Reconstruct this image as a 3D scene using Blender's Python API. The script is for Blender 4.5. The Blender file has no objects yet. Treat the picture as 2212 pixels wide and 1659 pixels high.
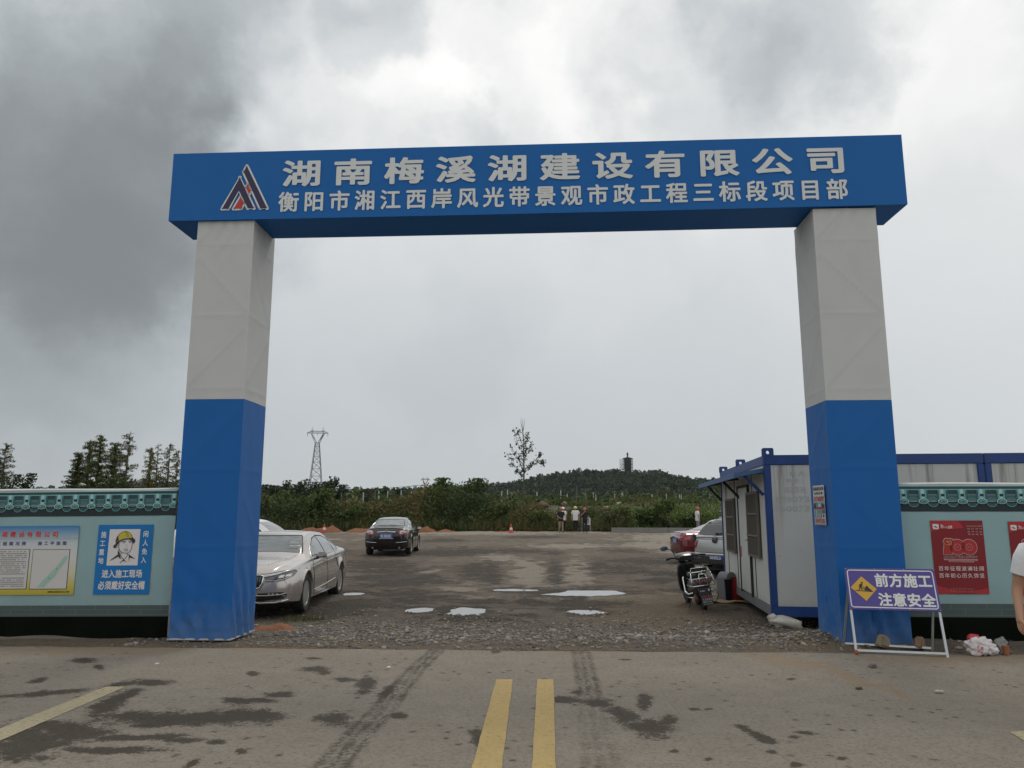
import bpy, bmesh, math, random
import numpy as np
from mathutils import Vector, Matrix
from mathutils.bvhtree import BVHTree
R = math.radians
PI = math.pi
scene = bpy.context.scene
COL = scene.collection
rnd = random.Random(7)
rng = np.random.default_rng(11)

# ------------------------------------------------------------------ camera
CAM_H, PITCH, FPX, PW, PH = 1.65, 0.168, 1661.0, 2212.0, 1659.0
cam_d = bpy.data.cameras.new('camera')
cam = bpy.data.objects.new('camera', cam_d)
COL.objects.link(cam)
cam.location = (0, 0, CAM_H)
cam.rotation_euler = (PI / 2 + PITCH, 0, 0)
cam_d.sensor_width = 36.0
cam_d.lens = 36.0 * FPX / PW
cam_d.clip_start, cam_d.clip_end = 0.05, 12000
scene.camera = cam
CP, SP = math.cos(PITCH), math.sin(PITCH)

def ray(px, py):
    a, b = (px - PW / 2) / FPX, -(py - PH / 2) / FPX
    return Vector((a, CP - b * SP, SP + b * CP))
def at(px, py, Y):                                   # point seen at px,py (2212 wide frame) on the plane y = Y
    d = ray(px, py)
    return Vector((0, 0, CAM_H)) + d * (Y / d.y)
def gnd(px, py, z=0.0):                              # point seen at px,py on the level z
    d = ray(px, py)
    return Vector((0, 0, CAM_H)) + d * ((z - CAM_H) / d.z)
def on_plane(px, py, o, n):
    d = ray(px, py); c = Vector((0, 0, CAM_H))
    return c + d * ((o - c).dot(n) / d.dot(n))
def pix(P):                                          # arrays of points to frame pixels, used to lay wear and stains out
    x, y, z = P[..., 0], P[..., 1], P[..., 2] - CAM_H
    dep = y * CP + z * SP
    up = -y * SP + z * CP
    return PW / 2 + FPX * x / dep, PH / 2 - FPX * up / dep

# ------------------------------------------------------------------ world, sun, exposure
SUN_EL, SUN_AZ = R(58), R(18)                        # azimuth measured from +Y (straight ahead) towards +X
scene.view_settings.view_transform = 'Standard'
scene.view_settings.look = 'None'
scene.view_settings.exposure = 0.0
scene.view_settings.gamma = 1.0
scene.view_settings.use_curve_mapping = False

class NT:                                            # small helper for writing node trees
    def __init__(s, tree):
        s.t = tree
    def n(s, typ, **kw):
        nd = s.t.nodes.new(typ)
        for k, v in kw.items():
            setattr(nd, k, v)
        return nd
    def l(s, a, b):
        s.t.links.new(a, b)
    def _in(s, sock, v):
        if isinstance(v, (int, float)):
            sock.default_value = v
        elif isinstance(v, (tuple, list, Vector)):
            sock.default_value = tuple(v)
        else:
            s.l(v, sock)
    def math(s, op, a, b=0.0, c=None, clamp=False):
        nd = s.n('ShaderNodeMath', operation=op, use_clamp=clamp)
        s._in(nd.inputs[0], a); s._in(nd.inputs[1], b)
        if c is not None: s._in(nd.inputs[2], c)
        return nd.outputs[0]
    def vmath(s, op, a, b=None, scale=None):
        nd = s.n('ShaderNodeVectorMath', operation=op)
        s._in(nd.inputs[0], a)
        if b is not None: s._in(nd.inputs[1], b)
        if scale is not None: s._in(nd.inputs['Scale'], scale)
        return nd
    def mix(s, f, a, b, blend='MIX'):
        nd = s.n('ShaderNodeMix', data_type='RGBA', blend_type=blend)
        s._in(nd.inputs[0], f)
        for sock, v in ((nd.inputs[6], a), (nd.inputs[7], b)):
            if isinstance(v, (tuple, list)) and len(v) == 3: v = (*v, 1)
            s._in(sock, v)
        return nd.outputs[2]
    def ss(s, v, lo, hi):                            # smoothstep
        nd = s.n('ShaderNodeMapRange', interpolation_type='SMOOTHSTEP')
        s._in(nd.inputs[0], v); s._in(nd.inputs[1], lo); s._in(nd.inputs[2], hi)
        return nd.outputs[0]
    def noise(s, vec, scale, detail=4, rough=.55, dist=0.0):
        nd = s.n('ShaderNodeTexNoise')
        if vec is not None: s.l(vec, nd.inputs['Vector'])
        nd.inputs['Scale'].default_value = scale
        nd.inputs['Detail'].default_value = detail
        nd.inputs['Roughness'].default_value = rough
        nd.inputs['Distortion'].default_value = dist
        return nd

    def ns(s, vec, scale, detail=6, rough=.65, lo=.32, hi=.68):     # noise stretched to the full 0..1 range
        return s.ss(s.noise(vec, scale, detail, rough).outputs[0], lo, hi)

def build_world():
    w = bpy.data.worlds.new('World')
    scene.world = w
    w.use_nodes = True
    t = w.node_tree
    t.nodes.clear()
    q = NT(t)
    out = q.n('ShaderNodeOutputWorld'); bg = q.n('ShaderNodeBackground')
    q.l(bg.outputs[0], out.inputs[0])
    bg.inputs[1].default_value = 0.1
    sky = q.n('ShaderNodeTexSky', sky_type='NISHITA', sun_disc=False, sun_elevation=SUN_EL, sun_rotation=SUN_AZ)
    tc = q.n('ShaderNodeTexCoord')
    d = tc.outputs['Generated']
    # two levels of wind-torn displacement of the direction, so cloud edges billow
    n1 = q.noise(d, 3.2, 7, .58)
    w1 = q.vmath('SCALE', q.vmath('SUBTRACT', n1.outputs['Color'], (.5, .5, .5)).outputs[0], scale=.34).outputs[0]
    n2 = q.noise(d, 13, 7, .62)
    w2 = q.vmath('SCALE', q.vmath('SUBTRACT', n2.outputs['Color'], (.5, .5, .5)).outputs[0], scale=.085).outputs[0]
    dw = q.vmath('NORMALIZE', q.vmath('ADD', q.vmath('ADD', d, w1).outputs[0], w2).outputs[0]).outputs[0]
    sep = q.n('ShaderNodeSeparateXYZ'); q.l(d, sep.inputs[0])
    z = sep.outputs[2]
    base = q.math('ADD', .575, q.math('MULTIPLY', q.ss(z, .03, .60), .255))
    base = q.math('ADD', base, q.math('MULTIPLY', q.ss(sep.outputs[1], .25, -.5), CLOUD_BACK))
    base = q.math('ADD', base, q.math('MULTIPLY', q.ss(sep.outputs[0], .1, .9), .14))
    val = base
    def blob(px, py, r0, r1, amp):
        nonlocal val
        v = ray(px, py).normalized()
        dt = q.vmath('DOT_PRODUCT', dw, tuple(v)).outputs['Value']
        m = q.ss(dt, math.cos(R(r1)), math.cos(R(r0)))
        val = q.math('ADD', val, q.math('MULTIPLY', m, amp))
    for b in CLOUDS:
        blob(*b)
    # fine cloud texture, stronger higher up
    f1 = q.noise(dw, 5.5, 8, .6)
    tex = q.math('MULTIPLY', q.math('SUBTRACT', f1.outputs[0], .5), q.math('ADD', .06, q.math('MULTIPLY', q.ss(z, .15, .6), .30)))
    val = q.math('SMOOTH_MAX', q.math('ADD', val, tex), .24, .28)
    val = q.math('MULTIPLY', val, 10.0)
    tint = q.mix(q.ss(val, 4.0, 10.0), (.925, 1.0, 1.045), (1.0, .998, .985))
    cl = q.vmath('SCALE', tint, scale=val).outputs[0]
    col = q.mix(.965, sky.outputs[0], cl)
    # the part of the sky below the skyline only lights undersides a little
    col = q.mix(q.ss(z, -.02, -.12), col, (1.6, 1.5, 1.35))
    q.l(col, bg.inputs[0])

CLOUD_BACK = .12
CLOUDS = [  # frame position, inner and outer radius in degrees, change of brightness
    (40, 40, 0, 22, -.11), (370, 90, 0, 14, -.12), (320, 380, 0, 12, -.13), (10, 460, 0, 17, -.14), (240, 570, 0, 8, -.07), (90, 250, 0, 14, -.07),
    (480, 60, 0, 6, -.12), (200, 120, 0, 4, .06), (60, 330, 0, 5, .06), (420, 250, 0, 3.5, -.08),
    (800, 30, 0, 5, -.22), (1520, 150, 0, 7, -.17), (1690, 60, 0, 7, -.16), (1800, 10, 0, 6, -.12),
    (1250, 60, 0, 8, .08), (1110, 170, 0, 6, .08), (960, 260, 0, 5, .11), (660, 200, 0, 8, .11), (500, 280, 0, 4.5, .14),
    (900, 120, 1, 6, .10), (1960, 60, 2, 9, .08), (1400, 250, 2, 8, .08), (960, 740, 0, 7, -.035), (1300, 640, 1, 6, .03),
    (150, 760, 3, 14, -.08), (-40, 820, 0, 26, -.05), (1050, 330, 0, 3, -.09), (1330, 120, 0, 3, -.09), (1060, 70, 0, 4, -.07)]
build_world()
sun_d = bpy.data.lights.new('sun', 'SUN')
sun_d.energy = 0.8
sun_d.angle = R(14)
sun_d.color = (1.0, .96, .90)
sun = bpy.data.objects.new('sun', sun_d)
COL.objects.link(sun)
sv = Vector((math.sin(SUN_AZ) * math.cos(SUN_EL), math.cos(SUN_AZ) * math.cos(SUN_EL), math.sin(SUN_EL)))
sun.rotation_euler = sv.to_track_quat('Z', 'Y').to_euler()

# ------------------------------------------------------------------ materials
def srgb(r, g, b):
    f = lambda c: ((c / 255 + .055) / 1.055) ** 2.4 if c > 10 else c / 255 / 12.92
    return (f(r), f(g), f(b))
MATS = {}
def mat(name, col, rough=.6, metal=0.0, var=.12, scale=6.0, bump=0.0, bscale=40.0, coat=0.0, spec=.5, trans=0.0, detail=5):
    """principled material whose colour and roughness wander with procedural noise"""
    if name in MATS: return MATS[name]
    m = bpy.data.materials.new(name); m.use_nodes = True
    t = m.node_tree; q = NT(t); b = t.nodes['Principled BSDF']
    tc = q.n('ShaderNodeTexCoord')
    n = q.noise(tc.outputs['Object'], scale, detail, .6)
    lo = tuple(c * (1 - var) for c in col); hi = tuple(min(1, c * (1 + var)) for c in col)
    q.l(q.mix(n.outputs[0], lo, hi), b.inputs['Base Color'])
    q.l(q.math('ADD', q.math('MULTIPLY', n.outputs[0], .16), max(0.02, rough - .08)), b.inputs['Roughness'])
    b.inputs['Metallic'].default_value = metal
    b.inputs['Coat Weight'].default_value = coat
    b.inputs['Coat Roughness'].default_value = .06
    b.inputs['Specular IOR Level'].default_value = spec
    b.inputs['Transmission Weight'].default_value = trans
    if bump:
        n2 = q.noise(tc.outputs['Object'], bscale, 4, .6)
        bp = q.n('ShaderNodeBump'); bp.inputs['Strength'].default_value = bump; bp.inputs['Distance'].default_value = .02
        q.l(n2.outputs[0], bp.inputs['Height']); q.l(bp.outputs[0], b.inputs['Normal'])
    MATS[name] = m
    return m

# ------------------------------------------------------------------ objects, names, labels
def thing(name, label, cat, loc=(0, 0, 0), rz=0.0, group=None):
    o = bpy.data.objects.new(name, None); COL.objects.link(o)
    o.location = loc; o.rotation_euler = (0, 0, rz); o.empty_display_size = .2
    return tag(o, label, cat, group)
def tag(o, label=None, cat=None, group=None, kind=None):
    if label: o['label'] = label
    if cat: o['category'] = cat
    if group: o['group'] = group
    if kind: o['kind'] = kind
    return o
def copy_tree(o, parent=None):
    c = o.copy(); COL.objects.link(c)
    if parent is not None:
        c.parent = parent
        c.matrix_parent_inverse = o.matrix_parent_inverse.copy()
    for ch in list(o.children):
        copy_tree(ch, c)
    return c

ICO = None
class MB:
    """collects shapes, then links them as ONE mesh object"""
    def __init__(s):
        s.v, s.f, s.m = [], [], []
        s.cur = 0
    def add(s, vs, fs, m=None):
        o = len(s.v); m = s.cur if m is None else m
        s.v.extend([tuple(v) for v in vs])
        for f in fs:
            s.f.append(tuple(i + o for i in f)); s.m.append(m)
        return s
    def box(s, c, d, rot=None, bev=0.0, m=None, taper=1.0):
        """c centre, d full sizes; taper scales the top"""
        x, y, z = d[0] / 2, d[1] / 2, d[2] / 2
        if bev <= 0:
            vs = [Vector((sx * x * (taper if sz > 0 else 1), sy * y * (taper if sz > 0 else 1), sz * z)) for sz in (-1, 1) for sy in (-1, 1) for sx in (-1, 1)]
            fs = [(0, 2, 3, 1), (4, 5, 7, 6), (0, 1, 5, 4), (2, 6, 7, 3), (0, 4, 6, 2), (1, 3, 7, 5)]
        else:
            bm = bmesh.new(); bmesh.ops.create_cube(bm, size=1)
            for v in bm.verts:
                k = taper if v.co.z > 0 else 1
                v.co = Vector((v.co.x * d[0] * k, v.co.y * d[1] * k, v.co.z * d[2]))
            bmesh.ops.bevel(bm, geom=bm.edges[:], offset=bev, segments=2, affect='EDGES')
            bm.verts.index_update()
            vs = [v.co.copy() for v in bm.verts]; fs = [[v.index for v in f.verts] for f in bm.faces]
            bm.free()
        if rot is not None: vs = [rot @ v for v in vs]
        return s.add([v + Vector(c) for v in vs], fs, m)
    def tube(s, pts, r, n=8, m=None, cap=True, r2=None):
        pts = [Vector(p) for p in pts]; k = len(pts)
        vs, fs = [], []
        pv = None
        for i, p in enumerate(pts):
            t = (pts[min(i + 1, k - 1)] - pts[max(i - 1, 0)])
            if t.length < 1e-9: t = Vector((0, 0, 1))
            t.normalize()
            if pv is None:
                a = t.orthogonal().normalized()
            else:
                a = pv - t * pv.dot(t)
                a = a.normalized() if a.length > 1e-6 else t.orthogonal().normalized()
            pv = a; b = t.cross(a)
            rr = r if not isinstance(r, (list, tuple)) else r[i]
            if r2 is not None: rr = r + (r2 - r) * i / max(1, k - 1)
            for j in range(n):
                an = 2 * PI * j / n
                vs.append(p + (a * math.cos(an) + b * math.sin(an)) * rr)
        for i in range(k - 1):
            for j in range(n):
                fs.append((i * n + j, i * n + (j + 1) % n, (i + 1) * n + (j + 1) % n, (i + 1) * n + j))
        if cap:
            fs.append(tuple(range(n))[::-1]); fs.append(tuple(range((k - 1) * n, k * n)))
        return s.add(vs, fs, m)
    def lathe(s, prof, c=(0, 0, 0), axis='z', n=24, m=None):
        """prof: list of (radius, height)"""
        vs, fs = [], []
        for r, h in prof:
            for j in range(n):
                a = 2 * PI * j / n
                p = (r * math.cos(a), r * math.sin(a), h)
                if axis == 'y': p = (p[0], p[2], p[1])
                if axis == 'x': p = (p[2], p[0], p[1])
                vs.append(Vector(p) + Vector(c))
        for i in range(len(prof) - 1):
            for j in range(n):
                fs.append((i * n + j, i * n + (j + 1) % n, (i + 1) * n + (j + 1) % n, (i + 1) * n + j))
        if prof[0][0] > 1e-6: fs.append(tuple(range(n))[::-1])
        if prof[-1][0] > 1e-6: fs.append(tuple(range((len(prof) - 1) * n, len(prof) * n)))
        return s.add(vs, fs, m)
    def blob(s, c, r, sub=2, noise=.15, seed=0, m=None, flat=None):
        """lumpy rounded body (stone, sack, soil)"""
        bm = bmesh.new(); bmesh.ops.create_icosphere(bm, subdivisions=sub, radius=1)
        g = random.Random(seed); o = Vector((g.uniform(-9, 9), g.uniform(-9, 9), g.uniform(-9, 9)))
        from mathutils import noise as nz
        bm.verts.index_update()
        vs = []
        for v in bm.verts:
            k = 1 + noise * 2 * nz.noise(v.co * 1.6 + o) + noise * nz.noise(v.co * 4.1 + o)
            p = Vector((v.co.x * r[0], v.co.y * r[1], v.co.z * r[2])) * k
            if flat is not None: p.z = max(p.z, flat)
            vs.append(p + Vector(c))
        fs = [[v.index for v in f.verts] for f in bm.faces]
        bm.free()
        return s.add(vs, fs, m)
    def prism(s, poly, y0, y1, m=None):
        """outline in the xz plane given a thickness along y"""
        n = len(poly)
        vs = [(x, y0, z) for x, z in poly] + [(x, y1, z) for x, z in poly]
        fs = [tuple(range(n)), tuple(range(n, 2 * n))[::-1]]
        fs += [(i, i + n, (i + 1) % n + n, (i + 1) % n) for i in range(n)]
        return s.add(vs, fs, m)
    def build(s, name, mats, parent=None, smooth=False, fix=True, loc=None, rot=None):
        me = bpy.data.meshes.new(name)
        me.from_pydata(s.v, [], s.f)
        if not isinstance(mats, (list, tuple)): mats = [mats]
        for m in mats: me.materials.append(m)
        if len(mats) > 1: me.polygons.foreach_set('material_index', s.m)
        if fix:
            bm = bmesh.new(); bm.from_mesh(me); bmesh.ops.recalc_face_normals(bm, faces=bm.faces[:]); bm.to_mesh(me); bm.free()
        if smooth:
            me.polygons.foreach_set('use_smooth', [True] * len(me.polygons))
            if smooth is not True: me.set_sharp_from_angle(angle=R(smooth))
        me.update()
        o = bpy.data.objects.new(name, me); COL.objects.link(o)
        if parent is not None: o.parent = parent
        if loc is not None: o.location = loc
        if rot is not None: o.rotation_euler = rot
        return o

def mesh_np(name, V, F, mats, parent=None, attrs=None, midx=None, smooth=False):
    """big meshes straight from arrays; F is (n,3) or (n,4)"""
    me = bpy.data.meshes.new(name)
    V = np.ascontiguousarray(V, dtype=np.float32); F = np.ascontiguousarray(F, dtype=np.int32)
    k = F.shape[1]
    me.vertices.add(len(V)); me.vertices.foreach_set('co', V.ravel())
    me.loops.add(F.size); me.loops.foreach_set('vertex_index', F.ravel())
    me.polygons.add(len(F)); me.polygons.foreach_set('loop_start', np.arange(0, F.size, k, dtype=np.int32))
    me.polygons.foreach_set('loop_total', np.full(len(F), k, dtype=np.int32))
    if not isinstance(mats, (list, tuple)): mats = [mats]
    for m in mats: me.materials.append(m)
    if midx is not None: me.polygons.foreach_set('material_index', np.asarray(midx, dtype=np.int32))
    if smooth: me.polygons.foreach_set('use_smooth', np.ones(len(F), dtype=bool))
    me.update(calc_edges=True)
    for an, av in (attrs or {}).items():
        av = np.asarray(av, dtype=np.float32)
        dom = 'POINT' if len(av) == len(V) else 'FACE'
        if av.ndim == 1:
            a = me.attributes.new(an, 'FLOAT', dom); a.data.foreach_set('value', av)
        else:
            a = me.attributes.new(an, 'FLOAT_COLOR', dom)
            a.data.foreach_set('color', np.concatenate([av, np.ones((len(av), 1), np.float32)], 1).ravel())
    me.validate()
    o = bpy.data.objects.new(name, me); COL.objects.link(o)
    if parent is not None: o.parent = parent
    return o

# ------------------------------------------------------------------ lettering
GLY = {}
def glyphs(ch):
    key = ch
    if key not in GLY:
        c = bpy.data.curves.new('glyph', 'FONT'); c.body = ch; c.resolution_u = 3
        o = bpy.data.objects.new('glyph', c); COL.objects.link(o)
        me = bpy.data.meshes.new_from_object(o.evaluated_get(bpy.context.evaluated_depsgraph_get()))
        GLY[key] = ([tuple(v.co[:2]) for v in me.vertices], [tuple(p.vertices) for p in me.polygons])
        bpy.data.objects.remove(o); bpy.data.curves.remove(c); bpy.data.meshes.remove(me)
    return GLY[key]
class Flat:
    """printed or painted flat shapes on a plane: (a to the right, b up), each layer a hair proud of the one below"""
    STEP = .0022
    def __init__(s, frame, base=.003):
        s.O, s.A, s.B = frame; s.N = s.A.cross(s.B).normalized(); s.mb = MB(); s.mats = []; s.base = base; s.lim = None
    def P(s, a, b, k=0):
        if s.lim: a = min(max(a, s.lim[0]), s.lim[1])
        return s.O + s.A * a + s.B * b + s.N * (s.base + s.STEP * k)
    def mi(s, m):
        if m not in s.mats: s.mats.append(m)
        return s.mats.index(m)
    def poly(s, pts, m, k=0):
        from mathutils.geometry import tessellate_polygon
        tri = tessellate_polygon([[Vector((a, b, 0)) for a, b in pts]])
        s.mb.add([s.P(a, b, k) for a, b in pts], tri, s.mi(m))
    def rect(s, a0, b0, a1, b1, m, k=0):
        s.poly([(a0, b0), (a1, b0), (a1, b1), (a0, b1)], m, k)
    def line(s, pts, w, m, k=0, closed=False):
        pts = [Vector((p[0], p[1])) for p in pts]; n = len(pts)
        L, Rr = [], []
        for i in range(n):
            if closed: p0, p1 = pts[i - 1], pts[(i + 1) % n]
            else: p0, p1 = pts[max(0, i - 1)], pts[min(n - 1, i + 1)]
            t = (p1 - p0); t = t.normalized() if t.length > 1e-9 else Vector((1, 0))
            nn = Vector((-t.y, t.x)) * w / 2
            L.append(pts[i] + nn); Rr.append(pts[i] - nn)
        vs = [s.P(p.x, p.y, k) for p in L + Rr]
        fs = [(i, (i + 1) % n, (i + 1) % n + n, i + n) for i in range(n if closed else n - 1)]
        s.mb.add(vs, fs, s.mi(m))
    def disc(s, a, b, ra, rb, m, k=0, n=28):
        s.poly([(a + ra * math.cos(2 * PI * i / n), b + rb * math.sin(2 * PI * i / n)) for i in range(n)], m, k)
    def ring(s, a, b, r, w, m, k=0, n=32):
        s.line([(a + r * math.cos(2 * PI * i / n), b + r * math.sin(2 * PI * i / n)) for i in range(n)], w, m, k, True)
    def text(s, txt, a0, b0, cw, chh, pitch, m, k=0, bold=.02, shear=0.0, vertical=False):
        """every character in a box cw x chh whose lower left corner starts at a0,b0"""
        a, b = a0, b0
        for ch in txt:
            if ch != ' ':
                vs, fs = glyphs(ch)
                cjk = ord(ch) > 0x2000
                if cjk: x0, x1, y0, y1 = 0.02, .98, -.09, .85
                else:
                    xs = [v[0] for v in vs]; x0, x1, y0, y1 = min(xs), max(xs), -.01, .73
                    if ch in '1.,:-I': x0, x1 = min(xs) - .12, max(xs) + .12
                nb = 0 if bold <= 0.001 else (5 if bold < .03 else 8)      # heavier strokes: the glyph laid down again a little to each side
                for i in range(nb + 1):
                    ox, oy = (0, 0) if i == 0 else (bold * math.cos(2 * PI * i / nb + .4), bold * math.sin(2 * PI * i / nb + .4))
                    P = []
                    for x, y in vs:
                        u = (x + ox - x0) / (x1 - x0) * cw; w = (y + oy - y0) / (y1 - y0) * chh
                        P.append(s.P(a + u + shear * w, b + w, k + .06 * i))
                    s.mb.add(P, fs, s.mi(m))
            if vertical: b -= pitch
            else: a += pitch
    def build(s, name, parent=None):
        if parent is not None:
            inv = parent.matrix_world.inverted() if False else (Matrix.Translation(parent.location) @ parent.rotation_euler.to_matrix().to_4x4()).inverted()
            s.mb.v = [tuple(inv @ Vector(v)) for v in s.mb.v]
        return s.mb.build(name, s.mats, parent, fix=False)
def local(parent, mb):
    """turn a builder's world coordinates into the parent's own"""
    inv = (Matrix.Translation(parent.location) @ parent.rotation_euler.to_matrix().to_4x4()).inverted()
    mb.v = [tuple(inv @ Vector(v)) for v in mb.v]
    return mb

# value noise for arrays
def vnoise(x, y, seed=0):
    r = np.random.default_rng(seed); T = r.random((256, 256))
    xi, yi = np.floor(x).astype(int), np.floor(y).astype(int); fx, fy = x - xi, y - yi
    fx, fy = fx * fx * (3 - 2 * fx), fy * fy * (3 - 2 * fy)
    g = lambda i, j: T[i % 256, j % 256]
    return (g(xi, yi) * (1 - fx) + g(xi + 1, yi) * fx) * (1 - fy) + (g(xi, yi + 1) * (1 - fx) + g(xi + 1, yi + 1) * fx) * fy
def fbm(x, y, seed=0, o=4):
    s, a, t = 0, .5, 0
    for i in range(o):
        s = s + a * vnoise(x * 2 ** i + 17 * i, y * 2 ** i + 31 * i, seed + i); t += a; a *= .5
    return s / t
def sstep(x, a, b):
    t = np.clip((x - a) / (b - a), 0, 1); return t * t * (3 - 2 * t)
# ------------------------------------------------------------------ ground, road, lot
def gz(x, y):
    """level of the site surface"""
    y = np.asarray(y, float)
    dip = -.19 * sstep(y, 10.2, 13.6)
    return np.where(y < 14, dip, np.minimum(-.19 + (y - 14) * .0132, .417)) + 0 * np.asarray(x, float)
def gzf(x, y): return float(gz(x, y))
PUDDLES = [('large round puddle reflecting the sky, left of the middle', 1005, 1320, 50, 11), ('narrow puddle beside the large round one', 908, 1317, 32, 6),
    ('long thin puddle across the lot', 1258, 1280, 106, 8), ('thin western end of the long puddle', 1118, 1274, 52, 4),
    ('small lower puddle on the right', 1266, 1321, 46, 7), ('small puddle behind the rear wheel of the silver sedan', 762, 1282, 26, 4)]
def pud(px, py, rx, ry):
    c = lot(px, py); l = lot(px - rx, py); f = lot(px, py - ry); n = lot(px, py + ry)
    return c.x, (f.y + n.y) / 2, c.x - l.x, (f.y - n.y) / 2, c.z
def lot(px, py, extra=0.0):
    """point of the lot surface seen at px,py"""
    z = -.1
    for _ in range(12):
        p = gnd(px, py, z); z = gzf(p.x, p.y)
    return Vector((p.x, p.y, z + extra))

def blobs(P, lst, seed=0, wob=.35):
    """sum of soft elongated patches given as they lie in the frame (x, y, half width, half height, turn, strength)"""
    X, Y = pix(P)
    nx = fbm(P[..., 0] * 3.1 + 50, P[..., 1] * 3.1 + 50, seed, 4) - .5
    ny = fbm(P[..., 0] * 3.1 + 90, P[..., 1] * 3.1 + 20, seed + 5, 4) - .5
    out = np.zeros(P.shape[:-1])
    for b in lst:
        cx, cy, rx, ry = b[:4]; tn = R(b[4]) if len(b) > 4 else 0; st = b[5] if len(b) > 5 else 1
        dx, dy = X - cx, Y - cy
        u = (dx * math.cos(tn) + dy * math.sin(tn)) / rx + nx * wob * 2.4
        v = (-dx * math.sin(tn) + dy * math.cos(tn)) / ry + ny * wob * 2.4
        d = np.sqrt(u * u + v * v)
        out = np.maximum(out, st * (1 - sstep(d, .0, 1.75))) if st > 0 else out + st * (1 - sstep(d, .45, 1.35))
    return np.clip(out, 0, 1)
def track(P, pts, w0, w1, tread, seed=0):
    """tyre print along a line given in the frame"""
    X, Y = pix(P); out = np.zeros(P.shape[:-1])
    g = np.array([gnd(a, b)[:2] for a, b in pts])
    x, y = P[..., 0], P[..., 1]
    best = np.full(x.shape, 9.0); side = np.zeros(x.shape); al = np.zeros(x.shape); acc = 0
    for i in range(len(g) - 1):
        a, b = g[i], g[i + 1]; d = b - a; L = np.hypot(*d); d = d / L
        t = np.clip((x - a[0]) * d[0] + (y - a[1]) * d[1], 0, L)
        sx = (x - a[0]) * -d[1] + (y - a[1]) * d[0]
        dd = np.hypot(x - a[0] - t * d[0], y - a[1] - t * d[1])
        m = dd < best
        best = np.where(m, dd, best); side = np.where(m, sx, side); al = np.where(m, acc + t, al); acc += L
    w = w0 + (w1 - w0) * al / acc
    body = 1 - sstep(best / w, .8, 1.05)
    rib = .5 + .5 * np.cos(side / w * PI * 3.0)
    lug = .5 + .5 * np.cos((al * 2 * PI / .07) + np.sign(side) * side * 20)
    pat = 1 - tread * (1 - sstep(rib * .75 + lug * .35, .25, .6))
    fade = fbm(al * 2.0, side * 4, seed, 3)
    return body * pat * np.clip(.35 + fade * 1.0, 0, 1)

def surface_mat(name, build):
    m = bpy.data.materials.new(name); m.use_nodes = True
    t = m.node_tree; q = NT(t); b = t.nodes['Principled BSDF']
    tc = q.n('ShaderNodeTexCoord').outputs['Object']
    build(q, b, tc); return m
def attr(q, n):
    a = q.n('ShaderNodeAttribute'); a.attribute_name = n; return a.outputs['Fac']

def road_shader(q, b, tc):
    big = q.ns(tc, .5, 4, .6); mid = q.ns(tc, 3.5, 6, .7); fine = q.ns(tc, 28, 5, .7); grit = q.ns(tc, 85, 3, .75, .38, .62); pep = q.noise(tc, 36, 4, .8).outputs[0]
    col = q.mix(big, (.212, .190, .158), (.272, .245, .206))
    col = q.mix(q.math('MULTIPLY', mid, .5), col, (.150, .128, .102))
    col = q.mix(q.math('MULTIPLY', q.ns(tc, 16, 6, .8, .36, .64), .55), col, (.272, .240, .199))
    col = q.mix(q.math('MULTIPLY', q.ss(fine, .50, .95), .50), col, (.100, .086, .069))
    col = q.mix(q.math('MULTIPLY', grit, .40), col, (.320, .286, .240))
    col = q.mix(q.math('MULTIPLY', q.ss(pep, .60, .70), .8), col, (.052, .045, .037))
    # small dark drips and clods
    vo = q.n('ShaderNodeTexVoronoi', feature='F1', voronoi_dimensions='2D'); vo.inputs['Scale'].default_value = 4.2; q.l(tc, vo.inputs['Vector'])
    sp = q.math('ADD', vo.outputs['Distance'], q.math('MULTIPLY', q.math('SUBTRACT', fine, .5), .20))
    gate = q.ss(q.noise(tc, 1.1, 4, .6).outputs[0], .47, .60)
    col = q.mix(q.math('MULTIPLY', q.math('MULTIPLY', q.ss(sp, .13, .05), gate), .8), col, (.048, .039, .030))
    soil = q.ss(q.math('ADD', attr(q, 'soil'), q.math('MULTIPLY', q.math('SUBTRACT', q.ns(tc, 7, 7, .75), .5), .75)), .40, .75)
    col = q.mix(q.math('MULTIPLY', soil, .65), col, (.255, .188, .120))
    rag = q.math('ADD', q.math('MULTIPLY', q.math('SUBTRACT', q.ns(tc, 6, 8, .78), .5), .62), q.math('MULTIPLY', q.math('SUBTRACT', q.ns(tc, 34, 5, .75), .5), .42))
    wv = q.math('ADD', attr(q, 'wet'), rag)
    wet = q.ss(wv, .46, .62); damp = q.ss(wv, .22, .55)
    col = q.mix(q.math('MULTIPLY', damp, .42), col, (.085, .072, .056))
    col = q.mix(q.math('MULTIPLY', wet, .86), col, q.mix(fine, (.036, .029, .021), (.068, .057, .043)))
    tr = q.math('MULTIPLY', attr(q, 'track'), q.ss(q.math('ADD', q.math('MULTIPLY', fine, .6), q.math('MULTIPLY', mid, .5)), .18, .62))
    col = q.mix(q.math('MULTIPLY', tr, .78), col, (.046, .040, .034))
    q.l(col, b.inputs['Base Color'])
    q.l(q.math('SUBTRACT', .90, q.math('MULTIPLY', wet, .24)), b.inputs['Roughness'])
    b.inputs['Specular IOR Level'].default_value = .10
    bp = q.n('ShaderNodeBump'); bp.inputs['Strength'].default_value = .6; bp.inputs['Distance'].default_value = .008
    q.l(q.math('ADD', fine, q.math('MULTIPLY', grit, .7)), bp.inputs['Height']); q.l(bp.outputs[0], b.inputs['Normal'])

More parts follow.
